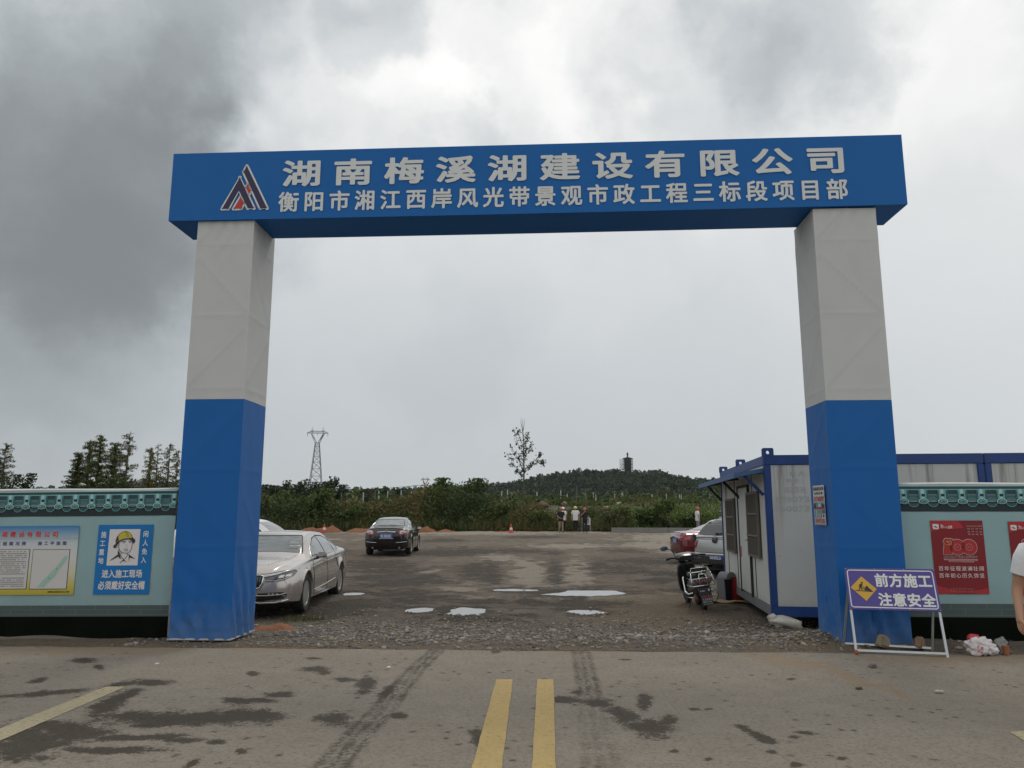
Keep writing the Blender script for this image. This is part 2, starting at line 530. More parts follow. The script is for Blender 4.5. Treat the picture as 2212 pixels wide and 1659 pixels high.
def lot_shader(q, b, tc):
    big = q.ns(tc, .28, 5, .65); mid = q.ns(tc, 1.6, 7, .7); fine = q.ns(tc, 13, 6, .72); grit = q.ns(tc, 42, 5, .75)
    mp = q.n('ShaderNodeMapping'); mp.inputs['Scale'].default_value = (.30, 1.0, 1); q.l(tc, mp.inputs[0])
    streak = q.ns(mp.outputs[0], 1.0, 8, .72, .34, .66)                      # tyres and run-off draw the mud out across the lot
    col = q.mix(mid, (.182, .156, .130), (.292, .256, .214))
    col = q.mix(q.math('MULTIPLY', big, .55), col, (.138, .113, .089))
    col = q.mix(q.math('MULTIPLY', q.ss(streak, .55, .95), .7), col, (.300, .262, .214))
    tan = q.ss(q.math('ADD', attr(q, 'tan'), q.math('ADD', q.math('MULTIPLY', q.math('SUBTRACT', streak, .5), .35), q.math('MULTIPLY', q.math('SUBTRACT', mid, .5), .5))), .36, .68)
    col = q.mix(q.math('MULTIPLY', tan, .9), col, q.mix(fine, (.335, .295, .243), (.470, .422, .358)))
    sand = q.ss(q.math('ADD', attr(q, 'sand'), q.math('MULTIPLY', q.math('SUBTRACT', fine, .5), .7)), .28, .66)
    col = q.mix(q.math('MULTIPLY', sand, .72), col, q.mix(fine, (.215, .165, .110), (.300, .240, .170)))
    rag = q.math('ADD', q.math('MULTIPLY', q.math('SUBTRACT', streak, .5), .55), q.math('MULTIPLY', q.math('SUBTRACT', q.ns(tc, 4, 8, .78), .5), .55))
    wv = q.math('ADD', attr(q, 'wet'), rag); wet = q.ss(wv, .52, .74); damp = q.ss(wv, .30, .62)
    col = q.mix(q.math('MULTIPLY', damp, .28), col, (.105, .086, .068))
    col = q.mix(q.math('MULTIPLY', wet, .76), col, q.mix(fine, (.028, .022, .017), (.056, .045, .036)))
    col = q.mix(q.math('MULTIPLY', q.ss(grit, .55, .95), .55), col, (.320, .285, .240))
    col = q.mix(q.math('MULTIPLY', q.ss(grit, .40, .05), .55), col, (.036, .030, .024))
    q.l(col, b.inputs['Base Color'])
    q.l(q.math('SUBTRACT', .94, q.math('MULTIPLY', wet, .34)), b.inputs['Roughness'])
    b.inputs['Specular IOR Level'].default_value = .04
    bp = q.n('ShaderNodeBump'); bp.inputs['Strength'].default_value = .9; bp.inputs['Distance'].default_value = .035
    q.l(q.math('ADD', fine, q.math('MULTIPLY', grit, .7)), bp.inputs['Height']); q.l(bp.outputs[0], b.inputs['Normal'])

def far_shader(q, b, tc):
    n = q.noise(tc, .05, 6, .65).outputs[0]; n2 = q.noise(tc, .9, 5, .7).outputs[0]
    col = q.mix(q.ss(n, .35, .65), (.052, .072, .026), (.11, .105, .05))
    col = q.mix(q.math('MULTIPLY', q.ss(n2, .5, .75), .6), col, (.05, .06, .022))
    q.l(col, b.inputs['Base Color']); b.inputs['Roughness'].default_value = .95

def grid(xs, ys, zf, name, m, at_f):
    X, Y = np.meshgrid(xs, ys); Z = zf(X, Y)
    P = np.stack([X, Y, Z], -1); nx, ny = len(xs), len(ys)
    i = np.arange(nx * ny).reshape(ny, nx)
    F = np.stack([i[:-1, :-1], i[:-1, 1:], i[1:, 1:], i[1:, :-1]], -1).reshape(-1, 4)
    A = {k: v.ravel() for k, v in (at_f(P) if at_f else {}).items()}
    o = mesh_np(name, P.reshape(-1, 3), F, m, attrs=A, smooth=True)
    o['kind'] = 'structure'; return o

def build_ground():
    # the sheet that reaches the horizon
    ys = [-280, -200, -40, 9, 14, 30, 58, 66, 90, 140, 300, 800, 2280]
    xs = [-2950, -1500, -300, -60, 0, 60, 300, 1500, 2950]
    def zf(X, Y): return np.where(Y < 20, -.30, np.where(Y < 60, gz(X, np.minimum(Y, 60)) - .09, .36 + sstep(Y, 60, 90) * .25))
    grid(xs, ys, zf, 'ground', surface_mat('field_earth', far_shader), None)
    # road in the foreground
    def edge_y(x): return 9.93 - .047 * (x + .6) + .0 * x
    xs = np.concatenate([np.linspace(-90, -9, 40), np.arange(-8.9, 8.9, .035), np.linspace(9, 90, 40)])
    vs = np.concatenate([np.linspace(-25, 3.4, 14), np.arange(3.5, 9.0, .035), np.linspace(9.02, 10.0, 30)])
    X, V = np.meshgrid(xs, vs)
    rag = (fbm(X * 2.2, X * 0 + 3, 4, 4) - .5) * .10
    EY = edge_y(np.clip(X, -20, 20)) + rag
    Y = np.where(V < 9.0, V + (EY - 9.93) * sstep(V, 3, 9), 9.0 + (EY - 9.93) + (V - 9.0) / 1.0 * .93)
    P = np.stack([X, Y, np.where(V > 9.999, -.05, 0.0) + 0 * X], -1)
    wet = blobs(P, [(400, 1551, 200, 19), (520, 1546, 90, 20), (60, 1606, 120, 44), (150, 1580, 110, 26), (235, 1522, 60, 17, -25), (275, 1500, 40, 11, -20),
        (300, 1592, 130, 8), (240, 1620, 110, 9), (390, 1598, 55, 7), (470, 1603, 28, 8), (520, 1623, 13, 6), (330, 1473, 50, 8), (262, 1478, 45, 6, -10),
        (90, 1498, 95, 6, -4), (185, 1426, 32, 6), (212, 1441, 16, 5), (80, 1470, 22, 5, -12), (540, 1513, 60, 8), (600, 1500, 34, 8), (415, 1648, 22, 8, -30),
        (722, 1553, 44, 15), (790, 1480, 26, 17, -35), (835, 1494, 26, 10, -30), (742, 1469, 28, 5), (675, 1446, 34, 7), (700, 1452, 20, 5),
        (860, 1545, 22, 8), (1030, 1598, 12, 30), (1025, 1582, 16, 8), (1072, 1408, 12, 4), (675, 1422, 18, 3), (545, 1455, 16, 5), (605, 1632, 8, 3),
        (1215, 1512, 50, 8, 4), (1300, 1521, 45, 11, 8), (1350, 1545, 38, 16, 15), (1400, 1572, 62, 20, 12), (1392, 1516, 17, 20, -25), (1440, 1558, 22, 13), (1388, 1502, 12, 4), (1245, 1496, 14, 4),
        (1610, 1574, 22, 6, 18), (1643, 1593, 34, 9, 18), (1668, 1624, 18, 6), (1742, 1583, 26, 4, 4), (1715, 1591, 13, 4), (1718, 1653, 16, 6), (1456, 1623, 13, 4),
        (1820, 1638, 13, 4), (1530, 1640, 8, 4), (1495, 1532, 14, 4), (1530, 1532, 11, 3), (1710, 1467, 12, 3), (1855, 1488, 8, 3), (1352, 1425, 12, 2), (1885, 1440, 9, 4)], 3)
    soil = blobs(P, [(1720, 1432, 120, 14, 8), (1830, 1462, 90, 12, 22), (1930, 1493, 60, 9, 25), (200, 1405, 260, 12), (1250, 1408, 140, 6), (2050, 1425, 200, 14), (600, 1402, 150, 6)], 9, .5)
    tr = np.maximum(track(P, [(948, 1400), (905, 1440), (862, 1488), (822, 1538), (762, 1600), (712, 1659), (650, 1740)], .115, .15, .7, 2),
                    track(P, [(1254, 1404), (1262, 1440), (1270, 1480), (1274, 1515)], .13, .13, .75, 5))
    tr = np.maximum(tr, .38 * track(P, [(1274, 1515), (1285, 1580), (1300, 1659), (1312, 1720)], .13, .15, .85, 6))
    ny, nx = X.shape; i = np.arange(nx * ny).reshape(ny, nx)
    F = np.stack([i[:-1, :-1], i[:-1, 1:], i[1:, 1:], i[1:, :-1]], -1).reshape(-1, 4)
    o = mesh_np('road', P.reshape(-1, 3), F, surface_mat('worn_concrete_road', road_shader), attrs={'wet': wet.ravel(), 'soil': soil.ravel(), 'track': tr.ravel()})
    o['kind'] = 'structure'
    # painted lines
    def worn(name, c, amount):
        def f(q, b, tc):
            n = q.noise(tc, 26, 6, .7).outputs[0]; n2 = q.noise(tc, 130, 3, .7).outputs[0]; n3 = q.noise(tc, 3, 4, .6).outputs[0]
            k = q.mix(n3, tuple(v * .80 for v in c), tuple(v * 1.08 for v in c)); k = q.mix(q.math('MULTIPLY', q.ss(n, .45, .75), .5), k, tuple(v * .62 for v in c))
            w = q.ss(q.math('ADD', q.math('MULTIPLY', n, .6), q.math('MULTIPLY', n2, .5)), amount + .06, amount - .0)
            w = q.math('SUBTRACT', 1.0, w)
            k = q.mix(q.math('MULTIPLY', w, .75), k, (.10, .088, .072)); q.l(k, b.inputs['Base Color']); b.inputs['Roughness'].default_value = .8
            bp = q.n('ShaderNodeBump'); bp.inputs['Strength'].default_value = .3; bp.inputs['Distance'].default_value = .005; q.l(n2, bp.inputs['Height']); q.l(bp.outputs[0], b.inputs['Normal'])
        return surface_mat(name, f)
    yl = worn('yellow_paint', (.40, .285, .105), .61)
    def paint(lab, pts, m=yl):
        b = MB(); n = 24
        A, B, C, D = [gnd(*p) for p in pts]
        vs, fs = [], []
        for k in range(n + 1):
            t = k / n; j = (fbm(np.array([t * 30.0]), np.array([1.0 + A.x]), 3)[0] - .5) * .012
            l = A.lerp(D, t); r = B.lerp(C, t); dr = (r - l).normalized() * j
            vs += [(l.x - dr.x, l.y - dr.y, .004), (r.x + dr.x, r.y + dr.y, .004)]
            if k: fs.append((2 * k - 2, 2 * k - 1, 2 * k + 1, 2 * k))
        b.add(vs, fs); o = b.build('road_marking', m); o['kind'] = 'structure'; o['label'] = lab
    paint('left yellow line of the pair running towards the camera', [(1072, 1468), (1108, 1468), (1079, 1700), (1008, 1700)])
    paint('right yellow line of the pair running towards the camera', [(1160, 1468), (1196, 1468), (1201, 1700), (1147, 1700)])
    pale = worn('faded_paint', (.36, .31, .19), .58)
    paint('faded slanting line on the left of the road', [(228, 1484), (272, 1484), (-40, 1618), (-110, 1618)], pale)
    paint('faded slanting line at the right edge', [(2180, 1582), (2212, 1580), (2330, 1640), (2280, 1640)], pale)
    # the unpaved lot behind the gate
    xs = np.concatenate([np.linspace(-60, -13, 30), np.arange(-12.9, 10, .075), np.linspace(10.1, 60, 40)])
    ys = np.concatenate([np.arange(9.2, 19, .06), np.arange(19, 30, .12), np.arange(30, 60.5, .3)])
    def zf(X, Y):
        rough = (fbm(X * .7, Y * .7, 8, 4) - .5) * .09 * sstep(Y, 10.4, 12) + (fbm(X * 5, Y * 5, 12, 3) - .5) * .035
        heap = .10 * np.exp(-((X - 4.3) / .9) ** 2 - ((Y - 10.9) / .5) ** 2) + .07 * np.exp(-((X - 5.6) / 1.2) ** 2 - ((Y - 10.5) / .4) ** 2)
        Z = gz(X, Y) - .012 + rough * sstep(Y, 9.9, 10.6) + heap - .05 * (1 - sstep(Y, 9.4, 10.15))
        for _, *pp in PUDDLES:
            cx, cy, ax, ay, z = pud(*pp)
            d = np.sqrt(((X - cx) / ax) ** 2 + ((Y - cy) / ay) ** 2) + (fbm(X * 2.6, Y * 2.6, 61, 4) - .5) * .75
            tgt = z - .012 - .022 * (1 - sstep(d, .6, 1.0)) + .018 * sstep(d, .96, 1.10)
            w = 1 - sstep(d, 1.7, 2.3)
            Z = Z * (1 - w) + tgt * w
        return Z
    def at_f(P):
        wet = blobs(P, [(860, 1255, 130, 40), (760, 1310, 110, 20), (820, 1225, 110, 22), (680, 1320, 140, 18), (960, 1195, 90, 8), (900, 1292, 120, 18), (1010, 1190, 110, 10), (1020, 1232, 40, 20), (1100, 1190, 110, 7),
            (1190, 1195, 30, 6), (1200, 1235, 18, 35), (1060, 1240, 30, 30), (1340, 1230, 90, 14), (1400, 1212, 120, 10), (1460, 1240, 70, 12), (1350, 1190, 60, 5), (1290, 1225, 22, 22),
            (1010, 1336, 150, 9), (1180, 1305, 120, 12), (1250, 1305, 140, 9), (1120, 1330, 60, 7), (1420, 1255, 60, 8), (960, 1168, 60, 5), (1150, 1160, 80, 4), (700, 1190, 60, 10),
            (1040, 1300, 90, 8), (1480, 1275, 60, 6), (1540, 1210, 60, 10), (1600, 1300, 50, 20)], 21, .5)
        for _, px_, py_, rx_, ry_ in PUDDLES: wet = np.maximum(wet, blobs(P, [(px_, py_, rx_ * 1.5, ry_ * 1.9)], 19, .35))
        tan = blobs(P, [(1140, 1238, 45, 34, 0), (1246, 1240, 36, 34), (1190, 1268, 110, 7), (985, 1272, 60, 9), (905, 1240, 60, 6, -12), (1080, 1205, 40, 10), (1010, 1150, 330, 6), (1480, 1160, 150, 12), (1420, 1178, 90, 8),
            (1470, 1192, 60, 5), (1380, 1290, 160, 12), (1000, 1290, 60, 5), (1230, 1180, 90, 6), (1500, 1225, 40, 8), (560, 1165, 200, 8)], 33, .5)
        sand = blobs(P, [(600, 1352, 55, 14), (620, 1385, 160, 9), (1420, 1305, 150, 30), (1500, 1345, 150, 20), (1360, 1340, 120, 14), (1580, 1340, 60, 14), (1700, 1390, 110, 14), (1720, 1372, 40, 8), (1850, 1400, 200, 12), (200, 1392, 260, 12), (1000, 1398, 500, 4), (2100, 1420, 200, 12)], 41, .5)
        return {'wet': wet, 'tan': tan, 'sand': sand}
    grid(xs, ys, zf, 'unpaved_lot', surface_mat('muddy_gravel', lot_shader), at_f)
    # standing water
    wm = mat('puddle_water', (.27, .265, .25), .05, var=.06, scale=2, spec=.5)
    for lab, *pp in PUDDLES:
        cx, cy, ax, ay, z = pud(*pp); b = MB(); n = 40
        b.add([(cx, cy, 0)] + [(cx + ax * 1.32 * math.cos(2 * PI * k / n), cy + ay * 1.32 * math.sin(2 * PI * k / n), 0) for k in range(n)], [(0, 1 + k, 1 + (k + 1) % n) for k in range(n)])
        o = b.build('puddle', wm); o.location = (0, 0, z - .012); o['kind'] = 'structure'; o['label'] = lab
    # loose stones
    ico = bmesh.new(); bmesh.ops.create_icosphere(ico, subdivisions=1, radius=1); ico.verts.index_update()
    bv = np.array([v.co[:] for v in ico.verts]); bf = np.array([[v.index for v in f.verts] for f in ico.faces]); ico.free()
    N = 110000
    x = rng.uniform(-5.2, 6.4, N); y = rng.uniform(9.95, 16.5, N); z = zf(x, y)
    P = np.stack([x, y, z], -1); X, Y = pix(P)
    dens = blobs(P, [(1000, 1372, 420, 26), (1300, 1372, 430, 28), (760, 1365, 190, 24), (660, 1390, 120, 8), (1640, 1378, 150, 22), (1720, 1345, 40, 12), (190, 1392, 260, 7, 0, .30), (1850, 1402, 120, 8, 0, .45), (2080, 1412, 140, 8, 0, .35)], 52, .35)
    dens = np.maximum(dens * (.35 + .9 * fbm(x * 1.3, y * 1.3, 77, 3)), .16 * (1 - sstep(y, 13.0, 16.4)))
    dens = np.where((Y > 1406 + (X - 1000) * .02) & (X > 520) & (X < 1800), dens * .25, dens)
    dens = np.where((Y < 1338), dens * (.45 + .4 * fbm(x * 2, y * 2, 78, 3)), dens)
    for _, px_, py_, rx_, ry_ in PUDDLES[:5]: dens = np.maximum(dens, .42 * blobs(P, [(px_, py_ + ry_ * .9, rx_ * 1.35, ry_ * .8)], 58, .4) * (fbm(x * 3, y * 3, 79, 3) > .45))
    keep = (rng.random(N) < dens * .36) & (y > 9.9 - .047 * (x + .6) + .1)
    x, y, z = x[keep], y[keep], z[keep]; n = len(x)
    s = np.exp(rng.normal(-4.32, .50, n)); s = np.clip(s, .0055, .05)
    near = np.exp(-((x - 4.6) / 1.3) ** 2 - ((y - 10.8) / .5) ** 2); s = s * (1 + .8 * near)
    ang = rng.uniform(0, 2 * PI, n); tx = rng.normal(0, .35, n)
    v = bv[None] * (1 + rng.normal(0, .16, (n, len(bv), 1)))
    v = v * np.stack([s * rng.uniform(.8, 1.7, n), s * rng.uniform(.7, 1.1, n), s * rng.uniform(.35, .75, n)], -1)[:, None]
    cz, sz = np.cos(tx)[:, None], np.sin(tx)[:, None]
    v = np.stack([v[..., 0], v[..., 1] * cz - v[..., 2] * sz, v[..., 1] * sz + v[..., 2] * cz], -1)
    ca, sa = np.cos(ang)[:, None], np.sin(ang)[:, None]
    v = np.stack([v[..., 0] * ca - v[..., 1] * sa + x[:, None], v[..., 0] * sa + v[..., 1] * ca + y[:, None], v[..., 2] + (z + s * .22)[:, None]], -1)
    F = (bf[None] + (np.arange(n) * len(bv))[:, None, None]).reshape(-1, 3)
    pal = np.array([(.145, .14, .13), (.20, .185, .16), (.095, .094, .092), (.25, .22, .175), (.17, .145, .112), (.27, .24, .20), (.12, .100, .076), (.16, .130, .095), (.19, .150, .105)])
    c = pal[rng.integers(0, len(pal), n)] * rng.uniform(.85, 1.45, (n, 1))
    def st(q, b, tc):
        a = q.n('ShaderNodeAttribute'); a.attribute_name = 'col'
        nn = q.noise(tc, 60, 3, .6).outputs[0]
        q.l(q.mix(q.math('MULTIPLY', nn, .5), a.outputs['Color'], (.12, .11, .10)), b.inputs['Base Color']); b.inputs['Roughness'].default_value = .85
    o = mesh_np('gravel', v.reshape(-1, 3), F, surface_mat('crushed_stone', st), attrs={'col': np.repeat(c, len(bv), 0)})
    tag(o, 'crushed grey stones spread between the gate pillars', 'gravel', kind='stuff')
build_ground()

def build_soil():
    red = surface_mat('red_soil', lambda q, b, tc: (q.l(q.mix(q.noise(tc, 9, 6, .7).outputs[0], (.125, .046, .022), (.245, .100, .046)), b.inputs['Base Color']), b.inputs['Roughness'].__setattr__('default_value', .95)))
    def heap(lab, cx, cy, rx, ry, h, seed, grp=None):
        n, k = 44, 12; vs, fs = [], []
        for i in range(k + 1):
            for j in range(n):
                a = 2 * PI * j / n; r = i / k
                e = 1 + .22 * (fbm(np.array([math.cos(a) * 1.6 + seed]), np.array([math.sin(a) * 1.6 + seed * 2]), 5)[0] - .5) * 2
                x, y = rx * r * e * math.cos(a), ry * r * e * math.sin(a)
                f = fbm(np.array([x * 2.3 / max(rx, .5) + seed]), np.array([y * 2.3 / max(ry, .5) + 9]), 6, 5)[0]
                z = h * (1 - r ** 2.4) * (.35 + 1.3 * f) - .06
                vs.append((x, y, z))
        for i in range(k):
            for j in range(n):
                fs.append((i * n + j, i * n + (j + 1) % n, (i + 1) * n + (j + 1) % n, (i + 1) * n + j))
        b = MB(); b.add(vs, fs); o = b.build('soil_heap', red, smooth=True); o.location = (cx, cy, gzf(cx, cy)); tag(o, lab, 'soil heap', grp)
    g = 'red soil heaps along the far edge of the lot'
    for lab, x0, x1, h in (('low red soil heap left of the far traffic cone', 640, 688, .42), ('red soil heap right behind the traffic cone left of the black sedan', 672, 738, .55),
                           ('long low red soil heap seen left of the black sedan', 738, 812, .36), ('red soil heap emerging right of the black sedan', 900, 942, .52), ('thin red soil heap, rightmost of the row', 938, 985, .26),
                           ('flat red soil heap next to the cone in the middle', 1062, 1125, .18)):
        a, b = at(x0, 1140, 57), at(x1, 1140, 57)
        heap(lab, (a.x + b.x) / 2, 57.6, (b.x - a.x) / 2 * 1.05, .9, h * .72, x0 * .1, g)
    p = lot(592, 1362)
    heap('crumbly red soil heap at the foot of the left gate pillar', p.x - .08, p.y + .1, .46, .38, .15, 3.3)
    # kerb along the far right edge of the lot
    conc = mat('kerb_concrete', (.20, .19, .18), .9, var=.2, scale=3, bump=.3)
    k = MB(); a, b = at(1320, 1140, 56.5), at(1700, 1144, 54.5)
    d = (b - a); d.z = 0; L = d.length; rz = math.atan2(d.y, d.x)
    for i in range(9):
        s = L / 9
        k.box(((i + .5) * s, 0, .12), (s - .015, .28, .46), bev=.02)
    o = k.build('kerb', conc); o.location = (a.x, a.y, .36); o.rotation_euler = (0, 0, rz); o['kind'] = 'structure'
build_soil()
# ------------------------------------------------------------------ printed cloth helpers
def cloth_mat(name, col, dust=None, streak=None, rough=.8, var=.07, sheen=0.0):
    """woven banner cloth; dust creeps up from the ground in a ragged band, streak paints in the shadow of the inner frame showing through"""
    def f(q, b, tc):
        n = q.noise(tc, 2.2, 5, .6).outputs[0]; n2 = q.noise(tc, 160, 2, .5).outputs[0]
        c = q.mix(n, tuple(k * (1 - var) for k in col), tuple(min(1, k * (1 + var)) for k in col))
        c = q.mix(q.math('MULTIPLY', q.ss(n2, .4, .7), .12), c, tuple(min(1, k * 1.25 + .01) for k in col))
        if dust:
            sp = q.n('ShaderNodeSeparateXYZ'); q.l(tc, sp.inputs[0])
            h = q.math('ADD', sp.outputs[2], q.math('MULTIPLY', q.math('SUBTRACT', q.noise(tc, 3.5, 5, .65).outputs[0], .5), .9))
            c = q.mix(q.math('MULTIPLY', q.ss(h, dust[1], .05), dust[2]), c, dust[0])
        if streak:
            c = q.mix(q.math('MULTIPLY', q.ss(attr(q, 'brace_shade'), .2, 1.0), streak), c, tuple(k * .70 for k in col))  # shadow of the inner braces, painted into the cloth as darker lines
        q.l(c, b.inputs['Base Color']); b.inputs['Roughness'].default_value = rough
        b.inputs['Specular IOR Level'].default_value = .3
        b.inputs['Sheen Weight'].default_value = sheen
        bp = q.n('ShaderNodeBump'); bp.inputs['Strength'].default_value = .12; bp.inputs['Distance'].default_value = .01
        q.l(q.noise(tc, 5, 4, .5).outputs[0], bp.inputs['Height']); q.l(bp.outputs[0], b.inputs['Normal'])
    return surface_mat(name, f)

GY = -.047
GX0, GY0, GL, GWL, GWR, GD = -4.576, 10.658, 9.678, .836, .867, .837
GHB, GHT, GOV, GBD = 5.883, 6.924, .419, .791
gex = Vector((math.cos(GY), math.sin(GY), 0)); gey = Vector((-math.sin(GY), math.cos(GY), 0)); UP = Vector((0, 0, 1))
def build_gate():
    root = thing('site_gate', 'tall blue and white cloth-covered gate arch with Chinese lettering along its beam', 'gate', (GX0, GY0, 0), GY)
    blue = cloth_mat('blue_sleeve_cloth', (.0025, .102, .350), dust=((.13, .18, .25), .55, .38), rough=.62, sheen=.05)
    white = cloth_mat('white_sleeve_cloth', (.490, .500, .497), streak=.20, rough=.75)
    beamb = cloth_mat('blue_beam_cloth', (.0022, .108, .360), rough=.62)
    def sleeve(name, x0, w, z0, z1, m, kind, seed, mirror):
        ns, nz = 15, max(24, int((z1 - z0) / .028)); per = []
        for i in range(4 * ns):
            s, t = divmod(i, ns); t /= ns
            per.append([(x0 + w * t, 0, 0, -1), (x0 + w, GD * t, 1, 0), (x0 + w * (1 - t), GD, 0, 1), (x0, GD * (1 - t), -1, 0)][s] + (t, s))
        per = np.array(per); n = len(per)
        Z = np.linspace(z0, z1, nz + 1)
        V, brace_shade = [], []
        for z in Z:
            t = per[:, 4]; s = per[:, 5]
            edge = np.minimum(t, 1 - t)
            uu = s + t
            k = np.sin(np.clip(edge, 0, .5) * PI)
            d = (fbm(uu * 2.3 + seed, np.full(n, z * 1.1), seed, 3) - .5) * .022 * k
            if kind == 'low':
                fall = math.exp(-max(0, z - z0 - .25) / .38)
                ang = (t - .5) * (1 if mirror else -1)
                ph = (z - z0) * 13 * (.5 + ang) + t * 26
                d += .021 * fall * np.sin(ph + 4 * fbm(uu * 3, np.full(n, z * 3), seed + 3, 2)) * (.4 + k)
                d += .02 * (1 - min(1, (z - z0) / .1)) * (fbm(uu * 6, np.full(n, 2.0), seed + 8, 2) - .35)
            else:
                fall = math.exp(-(z1 - z) / .35)
                d += .018 * fall * min(1, (z1 - z) / .12) * np.sin(t * 30 + (z1 - z) * 12 + 5 * fbm(uu * 3, np.full(n, z * 3), seed + 2, 2)) * (.3 + k)
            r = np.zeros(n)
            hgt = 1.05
            for j in range(4):                         # braces of the frame inside press against the cloth; their show-through shadow is painted too
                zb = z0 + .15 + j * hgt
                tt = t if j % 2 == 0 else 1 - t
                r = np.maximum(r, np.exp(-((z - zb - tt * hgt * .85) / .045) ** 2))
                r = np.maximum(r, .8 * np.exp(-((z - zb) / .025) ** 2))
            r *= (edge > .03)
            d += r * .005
            V.append(np.stack([per[:, 0] + per[:, 2] * d, per[:, 1] + per[:, 3] * d, np.full(n, z)], -1)); brace_shade.append(r)
        V = np.concatenate(V); brace_shade = np.concatenate(brace_shade)
        i = np.arange(n * (nz + 1)).reshape(nz + 1, n)
        F = np.stack([i[:-1], np.roll(i, -1, 1)[:-1], np.roll(i, -1, 1)[1:], i[1:]], -1).reshape(-1, 4)
        o = mesh_np(name, V, F, m, root, attrs={'brace_shade': brace_shade}, smooth=True)
        o.data.set_sharp_from_angle(angle=R(50))
        return o
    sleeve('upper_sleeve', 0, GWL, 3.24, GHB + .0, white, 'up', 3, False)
    sleeve('lower_sleeve', 0, GWL, 0.01, 3.237, blue, 'low', 5, False)
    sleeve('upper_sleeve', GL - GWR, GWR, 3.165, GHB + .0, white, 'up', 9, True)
    sleeve('lower_sleeve', GL - GWR, GWR, 0.02, 3.162, blue, 'low', 14, True)
    hem = MB()
    for x0, w in ((0, GWL), (GL - GWR, GWR)):
        hem = MB(); hem.box((x0 + w / 2, GD / 2, .012), (w + .03, GD + .03, .022), bev=.006)
        hem.build('hem', mat('pale_hem', (.42, .43, .42), .7), root)
    # the beam: a long box of stretched cloth, its faces slightly slack
    nx, nzb = 90, 10
    x0, x1 = -GOV, GL + GOV
    V, F = [], []
    prof = []
    for k in range(12): prof.append((-.05, GHB + (GHT - GHB) * k / 12, 0, -1, k / 12))
    for k in range(10): prof.append((-.05 + GBD * k / 10, GHT, 1, 0, k / 10))
    for k in range(12): prof.append((-.05 + GBD, GHT - (GHT - GHB) * k / 12, 0, 1, k / 12))
    for k in range(10): prof.append((-.05 + GBD - GBD * k / 10, GHB, -1, 0, k / 10))
    n = len(prof)
    for i in range(nx + 1):
        x = x0 + (x1 - x0) * i / nx; dz = -.024 + .048 * i / nx
        for (y, z, vz, vy, t) in prof:
            d = -.010 * math.sin(PI * t) * (.5 + .5 * math.sin(PI * (i / nx)) ) + .006 * math.sin(PI * t) * (float(fbm(np.array([x * 1.2]), np.array([t * 2 + y * 3]), 4, 3)[0]) - .5)
            sag = -.012 * math.sin(PI * i / nx) if z < GHB + .01 else 0
            V.append((x, y + vy * d * .3, z + vz * d * .3 + dz + sag))
    for i in range(nx):
        for j in range(n):
            F.append((i * n + j, (i + 1) * n + j, (i + 1) * n + (j + 1) % n, i * n + (j + 1) % n))
    mb = MB(); mb.add(V, F); mb.add([V[j] for j in range(n)], [tuple(range(n))]); mb.add([V[nx * n + j] for j in range(n)], [tuple(range(n))])
    beam = mb.build('beam', beamb, root, smooth=40)
    # lettering and emblem on the front of the beam
    O = Vector((GX0, GY0, 0)) - gey * .05
    tilt = (gex + UP * (.048 / (x1 - x0))).normalized()
    fr = (O + UP * (-.024 + .048 * GOV / (x1 - x0)), tilt, UP)
    nrm = gex.cross(UP)
    def ab(px, py):
        p = on_plane(px, py, O, nrm) - fr[0]
        a = p.dot(gex); return a, p.z - a * .048 / (x1 - x0)
    letter = cloth_mat('white_vinyl', (.60, .625, .62), rough=.55)
    T = Flat(fr, .008)
    def line(F_, txt, pl, pr, top, ratio, m, bold, k=0, ab=ab):
        a0, b0 = ab(*pl); a1, b1_ = ab(*pr); _, bt = ab(*top)
        nn = len(txt); pitch = (a1 - a0) / (nn - 1 + ratio)
        F_.text(txt, a0, b0, pitch * ratio, bt - b0, pitch, m, k, bold)
    line(T, '湖南梅溪湖建设有限公司', (610, 403), (1830, 375), (612, 348), .755, letter, .030)
    line(T, '衡阳市湘江西岸风光带景观市政工程三标段项目部', (601, 458), (1833, 431), (603, 416), .80, letter, .026)
    o = T.build('lettering', root)
    E = Flat(fr, .008)
    navy = mat('emblem_navy', (.022, .017, .060), .6); redm = mat('emblem_red', (.42, .035, .030), .6)
    z = lambda x, y: ab((840 + x / 6.381) * .553, (600 + y / 6.381) * .553)
    shapes = [([(180, 1385), (625, 600), (975, 1370), (825, 1370), (600, 925), (335, 1383)], navy), ([(800, 315), (1303, 1368), (1135, 1368), (718, 460)], navy),
              ([(468, 1382), (642, 1085), (728, 1245), (660, 1375)], redm), ([(822, 778), (898, 930), (852, 1018), (775, 848)], redm)]
    for pts, m in shapes:
        p = [z(*c) for c in pts]
        E.line(p + [p[0]], .052, letter, 0, False); 
        for c in p: E.disc(c[0], c[1], .026, .026, letter, 0, 12)
        E.poly(p, m, 1)
    E.build('emblem', root)
    # pasted advertising sticker
    O2 = Vector((GX0, GY0, 0)) + gex * (GL - GWR) ; n2 = gex
    fr2 = (O2, -gey, UP)
    def ab2(px, py):
        p = on_plane(px, py, O2, n2) - O2
        return p.dot(-gey), p.z
    st = thing('advertising_sticker', 'narrow white paper advertisement with red phone numbers stuck on the right gate pillar', 'sticker', O2 - gex * .0 + UP * 1.5, 0)
    F2 = Flat((O2, -gey, UP), .022); pap = mat('sticker_paper', (.52, .52, .51), .7); ink = mat('black_ink', (.03, .03, .033), .7); rink = mat('red_ink', (.42, .03, .04), .7)
    c = [ab2(1758.6, 1050), ab2(1783, 1047), ab2(1788.5, 1134), ab2(1764.5, 1134.5)]
    a0 = (c[0][0] + c[3][0]) / 2; a1 = (c[1][0] + c[2][0]) / 2; b0 = (c[2][1] + c[3][1]) / 2; b1 = (c[0][1] + c[1][1]) / 2
